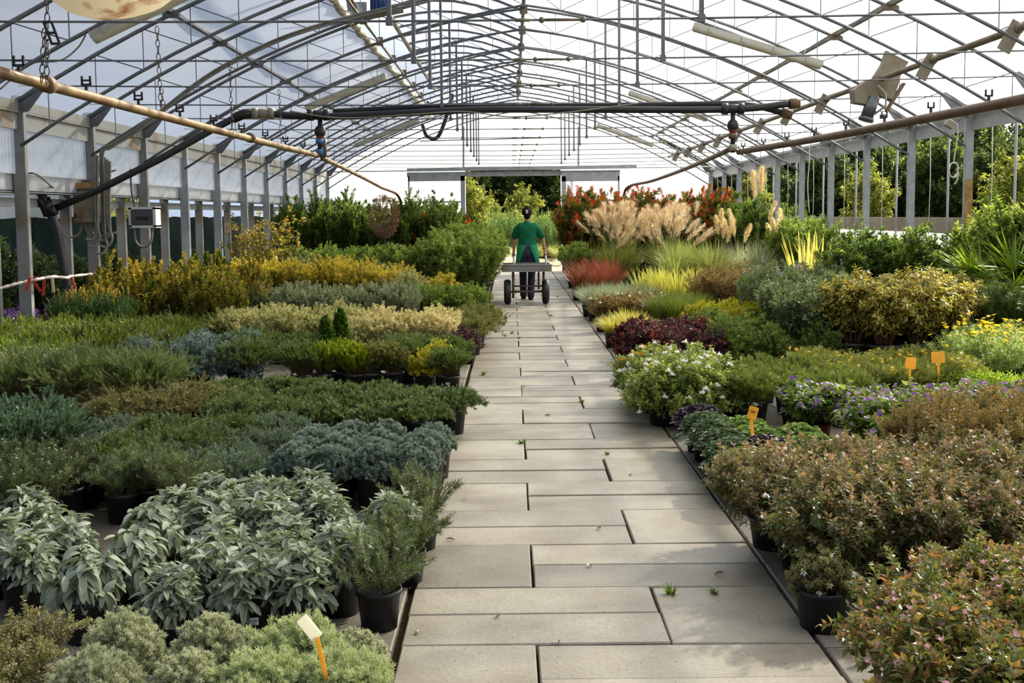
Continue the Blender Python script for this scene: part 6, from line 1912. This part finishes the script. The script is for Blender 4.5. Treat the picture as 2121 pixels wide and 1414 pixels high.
# control cable along the cross pipes
pts = [at(600, 230, VY - .08), at(700, 244, VY - .08), at(840, 238, VY - .08), at(960, 231, VY - .08), at(1060, 242, VY - .08), at(1180, 232, VY - .08), at(1260, 222, VY - .08), at(1320, 214, VY - .08)]
pipe('control_cable', 'pale control cable looping along the cross pipes', 'cable', pts, .008, 'conduit')
pts = [at(938, 195, 20), at(920, 255, 20), at(905, 285, 20), at(885, 282, 20), at(875, 258, 20)]
pipe('hose_loop', 'black hose hanging in a loop below the roof', 'hose', pts, .035, 'black')

# chains
def chain(px0, py0, px1, py1, y, lab, sp=.045):
    a, b = at(px0, py0, y), at(px1, py1, y)
    t = thing('chain', lab, 'chain', a)
    L = (b - a); n = int(L.length / sp)
    u = L.normalized()
    mb = MB()
    for k in range(n):
        c = u * (k + .5) * sp
        s = V(1, 0, 0) if k % 2 == 0 else V(0, 1, 0)
        p = [c + u * (sp * .62 * math.cos(th)) + s * (.013 * math.sin(th)) for th in [2 * PI * q / 8 for q in range(9)]]
        mb.tube(p, .0032, 4, False)
    o = obj('links', mb.mesh('links'), M['chain'], t)
    o['kind'] = 'stuff'
    return t
chain(98, -10, 97, 176, 5.9, 'chain holding the rusty pipe, first from the camera'); chain(92, 60, 86, 172, 5.9, 'chain end dangling by the first pipe chain')
chain(325, 55, 334, 235, 7.8, 'chain holding the rusty pipe, second from the camera'); chain(333, 180, 341, 232, 7.8, 'chain end dangling by the second pipe chain')
chain(476, 134, 481, 280, 9.8, 'chain holding the rusty pipe, third from the camera'); chain(578, 186, 583, 300, 11.75, 'chain holding the rusty pipe, fourth from the camera')
t = thing('chain_shortener', 'black link bracket on the first chain', 'bracket', at(107, 68, 5.88))
u = at(117, 90, 5.88) - at(100, 45, 5.88)
mb = MB()
for s in (-.02, .02): mb.bar(u * -.5 + V(s, 0, 0), u * .5 + V(s, 0, 0), .008, .012)
for s in (-.5, 0, .5): mb.bar(u * s + V(-.024, 0, 0), u * s + V(.024, 0, 0), .012, .012)
obj('link_frame', mb.mesh('link_frame'), M['black'], t)

# strip lamps hung along the trusses
def strip(pa, pb, y, lab):
    a, b = at(*pa, y), at(*pb, y)
    t = thing('strip_lamp', lab, 'lamp', (a + b) / 2)
    c = (a + b) / 2
    u = (b - a).normalized(); L = (b - a).length / 2
    nrm_ = V(-u.z, 0, u.x)
    if nrm_.z < 0: nrm_ = -nrm_
    mb = MB().bar(u * -L, u * L, .12, .055, nrm_)
    obj('tray', mb.mesh('tray'), M['lamp_body'], t)
    mb = MB(); rows = []
    for s in [-1, -.985] + [-.9 + i * .2 for i in range(10)] + [.985, 1]:
        r = .055 if abs(s) < .99 else .035
        rows.append([u * (L * s) - nrm_ * (.02 + r * math.sin(PI * j / 8)) + V(0, 1, 0) * (r * 1.1 * math.cos(PI * j / 8)) for j in range(9)])
    mb.sheet(rows)
    n0 = len(mb.v)
    obj('diffuser', mb.mesh('diffuser'), M['lamp_white'], t)
    for s in (-.75, -.25, .25, .75):
        obj('clip', MB().box(u * (L * s) - nrm_ * .01, (.03, .15, .05)).mesh('clip'), M['lamp_body'], t)
    for s in (-.7, .7):
        obj('hanger_hook', MB().tube([u * (L * s) + nrm_ * .02, u * (L * s) + nrm_ * .12], .006, 6).mesh('hanger_hook'), M['steel'], t)
strip((190, 75), (420, -35), 9.75, 'strip lamp behind the rusty bowl lamp')
strip((632, 222), (799, 155), 17.5, 'strip lamp on the dim slope above the valve drop')
strip((735, 300), (868, 246), 25.3, 'small far strip lamp on the dim slope')
strip((1437, 52), (1703, 132), 13.5, 'long strip lamp high on the bright slope')
strip((1303, 190), (1466, 245), 21.5, 'second strip lamp on the bright slope, above the cross pipe end')
strip((1237, 258), (1354, 300), 29.0, 'farthest strip lamp on the bright slope')
pts = [at(178, 72, 9.75), at(160, 100, 9.75), at(125, 125, 9.75), at(70, 130, 9.75), at(40, 150, 9.75), at(0, 185, 9.75)]
pipe('lamp_cable', 'thin cable hanging from the strip lamp behind the bowl lamp', 'cable', pts, .007, 'conduit')
# bowl lamp cropped by the top of the picture
c = at(262, 18, 5.85)
t = thing('bowl_lamp', 'rust stained enamel bowl lamp at the top of the view', 'lamp', c)
ax = Matrix.Rotation(-.22, 3, 'Y')
prof = [(.001, -.03), (.10, -.025), (.20, .0), (.29, .05), (.335, .10), (.345, .12), (.33, .13), (.27, .17), (.16, .21), (.06, .24), (.05, .34), (.001, .35)]
obj('bowl', MB().lathe(prof, (0, 0, 0), 28, ax).mesh('bowl'), M['enamel'], t)
obj('hanging_rod', MB().tube([V(.0, 0, .33), V(0, 0, .9)], .008, 6).mesh('hanging_rod'), M['chain'], t)

# conduits down the third post from the truss and cable bundle along the arch
pts = [at(212, 480, 13.5), at(210, 400, 13.5), at(208, 318, 13.5), at(225, 306, 13.5), at(290, 265, 13.55), at(420, 165, 13.55), at(540, 100, 13.55), at(640, 62, 13.55), at(760, 30, 13.6), at(900, 0, 13.6)]
for k in range(3):
    pp = [p + V(.02 * k, -.01 * k, .03 * (k % 2)) for p in pts]
    pipe('cable_run', 'grey cable bundle following the arch to the ridge motor, %s strand' % ('front', 'middle', 'rear')[k], 'cable', pp, .013, 'conduit')
bc = at(178, 425, 13.45)
t = thing('junction_cabinet', 'rust streaked beige junction cabinet between two posts', 'cabinet', bc)
S = 13.45 / FPX
bw, bh = 52 * S, 72 * S
obj('cabinet_body', MB().box((0, .1, 0), (bw, .2, bh)).mesh('cabinet_body'), M['box'], t)
d_ = obj('cabinet_door', MB().cbox((0, -.005, -.01), (bw * .9, .016, bh * .88), .004).mesh('cabinet_door'), M['box'], t)
obj('frame_line', MB().bar((-bw * .34, -.015, -bh * .3), (bw * .34, -.015, -bh * .3), .012, .008).mesh('frame_line'), M['grey_plastic'], d_)
obj('latch', MB().box((-bw * .42, -.016, -bh * .3), (.02, .012, .05)).mesh('latch'), M['black'], d_)
obj('top_rail', MB().box((0, .06, bh * .56), (bw * 1.1, .22, .07)).mesh('top_rail'), M['rust_foot'], t)
for k in range(4):
    x = -bw * .28 + k * bw * .18
    p = smooth_path([V(x, .05, -bh * .5), V(x, .05, -bh * .68), V(x + .05 * (1 if k else -1), .05, -bh * .86), V(x + .16 * (1 if k else -1), .03, -bh * .90), V(x + (.25 if k else -.22), .03, -bh * .78)])
    o = obj('flex_conduit', MB().tube(p, .014, 8).mesh('flex_conduit'), M['conduit'], t)
for k, px in enumerate((198, 203, 218, 223, 228)):
    lo = 455 + (k % 3) * 14
    pts = [at(px, 318 + k * 4, 13.4), at(px - 1, 400, 13.4), at(px, lo, 13.4), at(px + 4, lo + 26, 13.4), at(px - 6, lo + 42, 13.4), at(px - 20, lo + 40, 13.4)]
    pipe('post_conduit', 'grey conduit down the post by the junction cabinet, %s of five' % ORD[k], 'conduit', pts, .015, 'conduit')
bc = at(295, 450, 13.9)
S = 13.9 / FPX
t = thing('meter_box', 'small pale meter box with dark window on the post', 'meter box', bc)
mb = MB().box((0, .1, 19 * S), (56 * S, .22, 5 * S)); mb.box((0, .1, -19 * S), (56 * S, .22, 5 * S)); mb.box((25 * S, .1, 0), (6 * S, .22, 40 * S)); mb.box((-25 * S, .1, 0), (6 * S, .22, 40 * S)); mb.box((0, .2, 0), (56 * S, .02, 40 * S))
obj('housing', mb.mesh('housing'), M['white'], t)
w_ = obj('window', MB().box((-1 * S, .0, 0), (44 * S, .03, 31 * S)).mesh('window'), M['smoke'], t)
obj('display_slot', MB().box((1 * S, -.018, -2 * S), (24 * S, .008, 7 * S)).mesh('display_slot'), M['black'], w_)
p = smooth_path([V(-22 * S, .08, -22 * S), V(-20 * S, .08, -50 * S), V(-4 * S, .06, -62 * S), V(12 * S, .05, -52 * S), V(18 * S, .05, -22 * S)])
obj('flex_conduit', MB().tube(p, .014, 8).mesh('flex_conduit'), M['conduit'], t)
pts = [at(270, 350, 13.9), at(273, 400, 13.9), at(280, 428, 13.95)]
pipe('meter_cable', 'dark cable dropping to the meter box', 'cable', pts, .012, 'smoke')
pts = [at(0, 362, 12.4), at(40, 364, 12.2), at(73, 360, 11.8), at(120, 392, 13), at(160, 380, 13.6), at(240, 352, 13.5)]
pipe('slack_cable', 'slack pale cable sagging behind the first posts', 'cable', pts, .01, 'conduit')
# coiled cable and small box at the open side
c = at(1975, 352, 12.9)
t = thing('coiled_cable', 'coil of pale cable hanging in the open side', 'cable', c)
p = [V(.055 * math.cos(q * .52) * (1 + .1 * math.sin(q)), .01 * math.sin(q * 1.7), .085 * math.sin(q * .52) * (1 + .08 * math.cos(q * 1.3))) for q in range(50)]
obj('coil', MB().tube(p, .006, 6).mesh('coil'), M['cord'], t)
obj('lead', MB().tube(smooth_path([V(.0, 0, .09), V(.02, 0, .25), V(.04, 0, .42), V(.03, 0, .52)]), .006, 6).mesh('lead'), M['cord'], t)
obj('tail', MB().tube(smooth_path([V(.05, 0, .0), V(.05, 0, -.10), V(.01, 0, -.16)]), .006, 6).mesh('tail'), M['cord'], t)
c = at(1967, 256, 12.9)
t = thing('lamp_box', 'small square box on the truss end at the open side', 'box', c)
rt = Matrix.Rotation(math.radians(30), 3, 'Y')
obj('case', MB().cbox((0, 0, 0), (.10, .07, .085), .008, rt).mesh('case'), M['grey_plastic'], t)
pts = [at(1677, 300, 17.5), at(1676, 340, 17.5), at(1673, 385, 17.5), at(1676, 440, 17.5)]
pipe('hanging_cord', 'loose pale cord hanging at the far open side', 'cord', pts, .007, 'cord')

# barrier tape between the posts
pts = [at(-10, 600, 11.4), at(25, 590, 11.5), at(55, 583, 11.6), at(80, 578, 11.62), at(108, 573, 11.9), at(140, 575, 12.4), at(148, 572, 12.7), at(205, 566, 13.5)]
t = thing('barrier_tape', 'twisted red and white barrier tape tied around the posts', 'tape', pts[0])
o0 = pts[0]
mb = MB()
pp = smooth_path(pts, 8)
obj('band', MB().tube(rel(pp, o0), [.012 + .008 * abs(math.sin(i * .9)) for i in range(len(pp))], 5).mesh('band'), M['tape_white'], t)
for k, (a, b) in enumerate((((62, 575), (50, 603)), ((64, 576), (80, 604)), ((92, 578), (85, 612)), ((108, 575), (107, 606)), ((147, 574), (151, 598)), ((60, 574), (83, 576)))):
    a, b = at(*a, 11.55 + .1 * k), at(*b, 11.55 + .1 * k)
    obj('loose_end', MB().bar(a - o0, b - o0 + V(.02, 0, 0), .03, .004, (0, 1, .2)).mesh('loose_end'), M['tape_red'] if k != 3 else M['tape_white'], t)

# ------------------------------------------------------------------ plant markers
def marker(px, py, y, wpx, hpx, tilt, lab, mat, stick_end, name='plant_marker', stick='yellow_card', scribble=False, lean=0.0):
    c = at(px, py, y)
    S = y / FPX
    t = thing(name, lab, 'plant marker', c)
    rt = Matrix.Rotation(lean, 3, 'X') @ Matrix.Rotation(tilt, 3, 'Y')
    mb = MB()
    w_, h_ = wpx * S / 2, hpx * S / 2
    r = min(w_, h_) * .18
    prof = []
    for cx, cz, a0 in ((w_ - r, h_ - r, 0), (-w_ + r, h_ - r, 90), (-w_ + r, -h_ + r, 180), (w_ - r, -h_ + r, 270)):
        for q in range(4):
            th = math.radians(a0 + q * 30); prof.append((cx + r * math.cos(th), cz + r * math.sin(th)))
    a = [rt @ V(x, -.0015, z) for x, z in prof]; b = [rt @ V(x, .0015, z) for x, z in prof]; n = len(prof)
    mb.add(a + b, [tuple(range(n)), tuple(range(2 * n - 1, n - 1, -1))] + [(i, (i + 1) % n, n + (i + 1) % n, n + i) for i in range(n)])
    cd = obj('card', mb.mesh('card'), M[mat], t)
    e = at(*stick_end, y) - c
    s0 = rt @ V(0, .003, -h_ * .85)
    obj('stake', MB().bar(s0, e, .012 if y < 5 else .018, .004, (0, 1, 0)).mesh('stake'), M[stick], t)
    if scribble:
        mb = MB(); rr = random.Random(3)
        for li, (z0, ln) in enumerate(((.28, .62), (.05, .38))):
            x = -w_ * ln; k = 0
            while x < w_ * ln:
                x2 = x + w_ * .09
                mb.bar(rt @ V(x, -.003, h_ * (z0 + (.07 if k % 2 else -.05))), rt @ V(x2, -.003, h_ * (z0 + (-.05 if k % 2 else .07))), .0022, .0012, (0, 1, 0)); x = x2; k += 1
        obj('handwriting', mb.mesh('handwriting'), M['ink'], cd)
    return t
marker(641, 1300, 3.02, 27, 56, -.72, 'card whitened by painted glare on an orange stake above the cotton lavender', 'glare_card', (684, 1440), lean=-.35)
marker(1559, 855, 6.35, 20, 27, .28, 'yellow card with handwriting among the kale', 'yellow_card', (1565, 955), scribble=True)
marker(1886, 752, 8.65, 22, 24, .12, 'pale yellow card before the variegated shrubs, lower one', 'yellow_card', (1884, 800))
marker(1943, 740, 8.75, 28, 24, -.06, 'orange-yellow card before the variegated shrubs, upper one', 'yellow_card', (1945, 790))
for (px, py, y, lab, tl) in ((640, 944, 6.25, 'grey plastic plant label lying on the creeping juniper', .9), (845, 838, 7.9, 'pale plastic plant label stuck in the shore juniper', -.6), (356, 960, 6.3, 'crumpled white label on the green spreading juniper', .9)):
    c = at(px, py, y); t = thing('plant_label', lab, 'plant label', c)
    o = obj('strip', MB().box((0, 0, 0), (.022, .002, .07), Matrix.Rotation(-.6, 3, 'X') @ Matrix.Rotation(tl, 3, 'Y')).mesh('strip'), M['white'] if px == 356 else M['grey_plastic'], t)

# ------------------------------------------------------------------ cart
CY = 19.55
cx = at(1091, 600, CY).x
t = thing('garden_cart', 'two-wheeled grey metal garden cart pulled along the walkway', 'cart', (cx, CY, 0))
SC_ = CY / FPX
ztop = at(1091, 549, CY).z
hw = 52 * SC_
mb = MB()
mb.box((0, .55, ztop - .06), (2 * hw, 1.15, .02)); mb.box((0, 0, ztop - .055), (2 * hw, .03, .12)); mb.box((0, 1.1, ztop - .05), (2 * hw, .03, .1))
for s in (-1, 1): mb.box((s * (hw - .012), .55, ztop - .05), (.024, 1.15, .1))
mb.box((0, -.01, ztop + .004), (2 * hw + .03, .05, .014))
obj('tray', mb.mesh('tray'), M['steel_rust'], t)
xl, xr = (1063 - 1091) * SC_, (1127 - 1091) * SC_
zax = .215
for x in (xl, xr):
    obj('leg', MB().tube([(x, .22, ztop - .07), (x, .22, zax if x > 0 else .10)], .022, 8).mesh('leg'), M['brown_pipe'], t)
obj('leg', MB().tube([((1118 - 1091) * SC_, .75, ztop - .07), ((1118 - 1091) * SC_, .75, .22)], .018, 8).mesh('leg'), M['brown_pipe'], t)
obj('cross_bar', MB().tube([(xl, .22, .31), (xr, .22, .31)], .014, 8).mesh('cross_bar'), M['brown_pipe'], t)
obj('axle', MB().tube([(-40 * SC_, .22, zax), (40 * SC_, .22, zax)], .02, 8).mesh('axle'), M['brown_pipe'], t)
AXR = Matrix.Rotation(PI / 2, 3, 'Y')
for px in (1051, 1131):
    x = (px - 1091) * SC_
    prof = [(.10, -.05), (.16, -.062), (.195, -.055), (.213, -.03), (.216, 0), (.213, .03), (.195, .055), (.16, .062), (.10, .05), (.10, -.05)]
    w_ = obj('wheel', MB().lathe(prof, (x, .22, zax), 28, AXR).mesh('wheel'), M['black'], t)
    obj('hub', MB().lathe([(.001, -.04), (.10, -.04), (.10, .04), (.001, .04)], (x, .22, zax), 20, AXR).mesh('hub'), M['steel'], w_)
hx = ((1065 - 1091) * SC_, (1135 - 1091) * SC_)
for x in hx:
    obj('handle', MB().tube(smooth_path([V(x, .9, ztop - .04), V(x, 1.0, ztop + .08), V(x, 1.12, ztop + .11), V(x, 1.34, ztop + .10)]), .017, 8).mesh('handle'), M['steel'], t)

# ------------------------------------------------------------------ person pulling the cart
PY = 20.78
pc = at(1093, 600, PY)
px0 = pc.x
M['skin'] = solid('skin', (176, 122, 92), 0.55, 0, .35, var=.08, scale=9)
M['tee'] = solid('green_cotton', (22, 104, 68), .9, 0, .15, c2=(16, 84, 56), scale=9, bump=.3)
M['apron'] = solid('green_apron', (44, 140, 98), .9, 0, .15, c2=(32, 118, 82), scale=9)
M['denim'] = solid('denim', (70, 74, 88), .9, 0, .15, c2=(44, 48, 62), scale=7, bump=.2)
M['hair'] = solid('dark_hair', (36, 22, 18), .8, 0, .1, c2=(24, 15, 13), scale=40)
M['shoe'] = solid('dark_shoe', (30, 27, 26), .7, 0, .3)
PO = V(px0, PY, 0)
handL = V(hx[0] + cx, CY + 1.30, ztop + .125) - PO
handR = V(hx[1] + cx, CY + 1.30, ztop + .125) - PO
shL, shR = V(-.165, 0, 1.325), V(.165, 0, 1.325)
def elbow(sh, hd, s):
    m_ = (sh + hd) * .5
    return m_ + V(s * .035, .06, .02)
elL, elR = elbow(shL, handL + V(0, 0, .06), -1), elbow(shR, handR + V(0, 0, .06), 1)
segs = []
segs += [(V(0, 0, .90), V(0, 0, 1.10), .125, .105), (V(0, .0, 1.10), V(0, 0, 1.28), .105, .115), (V(-.08, 0, 1.31), V(.08, 0, 1.31), .075, .075), (V(0, 0, 1.33), V(0, -.005, 1.47), .052, .047)]
# legs mid-stride
footL, footR = V(-.075, .16, 0), V(.055, -.06, 0)
kneeL, kneeR = V(-.08, .12, .47), V(.075, .02, .47)
for hip, kn, ft in ((V(-.085, 0, .86), kneeL, footL), (V(.085, 0, .86), kneeR, footR)):
    segs += [(hip, kn, .088, .058), (kn, ft + V(0, -.02, .09), .056, .038), (ft + V(0, -.03, .05), ft + V(0, .13, .035), .036, .028)]
for sh, el, hd, s in ((shL, elL, handL, -1), (shR, elR, handR, 1)):
    wr = hd + (el - hd).normalized() * .085 + V(0, 0, .01)
    segs += [(sh, el, .048, .038), (el, wr, .037, .025), (wr, hd + V(0, .0, .025), .024, .032)]
    # palm and fingers closing around the handle
    kn_ = hd + V(s * .012, .0, .020)
    for f in range(4):
        y = .036 - f * .024
        ln = (.95, 1.05, 1.0, .8)[f]
        a = kn_ + V(s * .020, y, .0); b = hd + V(s * .026, y, -.024 * ln); c = hd + V(s * .004, y, -.036 * ln); e = hd + V(-s * .018, y, -.024)
        segs += [(a, b, .0095, .009), (b, c, .009, .0085), (c, e, .0085, .0075)]
    segs += [(hd + V(-s * .01, -.04, .03), hd + V(-s * .026, -.015, .012), .012, .0105), (hd + V(-s * .026, -.015, .012), hd + V(-s * .022, .018, -.01), .0105, .009)]
# head
hc = V(0, .01, 1.575)
segs += [(hc + V(0, .0, .02), hc + V(0, -.018, .025), .082, .084), (hc + V(0, .03, -.05), hc + V(0, .02, 0), .058, .07), (hc + V(0, .095, -.02), hc + V(0, .085, .02), .012, .010), (hc + V(0, .055, -.095), hc + V(0, .02, -.07), .03, .05)]
for s in (-1, 1):
    segs += [(hc + V(s * .078, .0, -.025), hc + V(s * .084, -.008, .018), .012, .015), (hc + V(s * .03, .076, .02), hc + V(s * .036, .074, .02), .012, .012)]
mb = capsules(segs)
me = fuse(mb, 'person', .0065, 3)
body = obj('person', me, M['skin'], None, PO)
tag(body, 'person seen from behind in green T-shirt and jeans pulling the cart', 'person')
def eyes_mouth():
    for s in (-1, 1):
        obj('eye', MB().ball(hc + V(s * .032, .083, .02), .010, 8, 6).mesh('eye'), M['white'], body)
    obj('mouth', MB().ball(hc + V(0, .086, -.058), .016, 8, 5, (1.3, .4, .35)).mesh('mouth'), M['tape_red'], body)
eyes_mouth()
# T-shirt
mb = rings([((0, 0, .93), .170, .125), ((0, 0, .97), .172, .126), ((0, 0, 1.06), .158, .118), ((0, 0, 1.16), .162, .122), ((0, 0, 1.26), .182, .128), ((0, 0, 1.325), .192, .120), ((0, 0, 1.365), .155, .096), ((0, 0, 1.385), .120, .088), ((0, 0, 1.41), .070, .065), ((0, 0, 1.43), .060, .058)])
for sh, el, s in ((shL, elL, -1), (shR, elR, 1)):
    d_ = el - sh
    mm = capsules([(sh + V(-s * .05, 0, .0), sh + d_ * .25, .086, .072), (sh + d_ * .2, sh + d_ * .74, .066, .070)])
    mb.add(mm.v, mm.f, True)
obj('t_shirt', fuse(mb, 't_shirt', .011, 3), M['tee'], body)
# jeans
segs = [(V(0, -.01, .90), V(0, -.01, .95), .145, .140), (V(-.075, -.025, .84), V(-.08, -.025, .90), .100, .10), (V(.075, -.025, .84), V(.08, -.025, .90), .100, .10)]
for hip, kn, ft in ((V(-.085, 0, .85), kneeL, footL), (V(.085, 0, .85), kneeR, footR)):
    segs += [(hip, kn, .098, .072), (kn, ft + V(0, -.03, .08), .070, .066)]
obj('jeans', fuse(capsules(segs), 'jeans', .010, 3), M['denim'], body)
# apron: tails of the cloth wrapping round both hips from the front
for s in (-1, 1):
    rows = []
    for i in range(9):
        z = 1.00 - i * .04
        e0 = math.radians(8 + i * 4.6)
        row = []
        for j in range(9):
            th = math.radians(-90) + (e0 + (PI - e0) * j / 8) * s
            rx, ry = .186 + .004 * i, .158 + .002 * i
            row.append((rx * math.cos(th + 0), ry * math.sin(th) - .005, z))
        rows.append(row)
    mb = MB().sheet(rows)
    o = obj('apron_half', mb.mesh('apron_half'), M['apron'], body)
    sm = o.modifiers.new('s', 'SOLIDIFY'); sm.thickness = .006
# hair, bun, clip, shoes
mb = capsules([(hc + V(0, -.018, .03), hc + V(0, -.03, .03), .094, .092), (hc + V(0, -.055, .07), hc + V(0, -.04, .10), .048, .042), (hc + V(-.02, -.03, .10), hc + V(.03, -.03, .112), .03, .028), (hc + V(0, -.055, -.05), hc + V(0, -.06, .02), .06, .075)])
obj('hair', fuse(mb, 'hair', .008, 2), M['hair'], body)
mb = MB()
for s in (-1, 1):
    mb.bar(hc + V(s * .016 - .006, -.135, .065), hc + V(s * .010 - .002, -.142, .0), .014, .01, (0, 1, 0))
mb.bar(hc + V(-.022, -.133, .05), hc + V(.016, -.133, .05), .012, .01, (0, 1, 0))
obj('hair_clip', mb.mesh('hair_clip'), M['white'], body)
for ft in (footL, footR):
    mb = capsules([(ft + V(0, -.055, .045), ft + V(0, .02, .045), .045, .044), (ft + V(0, .0, .035), ft + V(0, .15, .03), .042, .032)])
    mb.box(ft + V(0, .04, .012), (.085, .24, .024))
    obj('shoe', fuse(mb, 'shoe', .008, 2), M['shoe'], body)
obj('wristband', MB().tube([handR + (elR - handR).normalized() * .11, handR + (elR - handR).normalized() * .135], .032, 12).mesh('wristband'), M['tape_red'], body)

# fallen leaves on the slabs
rl = random.Random(8)
M['dry_leaf'] = leaf('dry_leaf', [(96, 66, 40), (120, 84, 48)], trans=.2)
for k, (px, py) in enumerate(((1030, 1283), (1158, 1330), (1082, 802), (985, 838), (1238, 1098), (962, 1035), (1140, 862), (1215, 1175), (925, 1120), (870, 1310), (1500, 1190), (1310, 985))):
    p = gp(px, py)
    pb = PB(); g = NP.random.default_rng(k)
    az = rl.uniform(0, 6.28)
    pb.leaves(NP.array([[0, 0, .006]]), NP.array([[math.cos(az), math.sin(az), .1]]), rl.uniform(.025, .05), rl.uniform(.012, .02), T_oval(.3, .2, 4), NP.array([.5]), g, .05)
    o = obj('fallen_leaf', pb.mesh('fallen_leaf'), M['dry_leaf'], None, (p.x, p.y, .002))
    tag(o, 'small dry leaf lying on the walkway slabs', 'leaf', 'fallen leaves on the walkway')
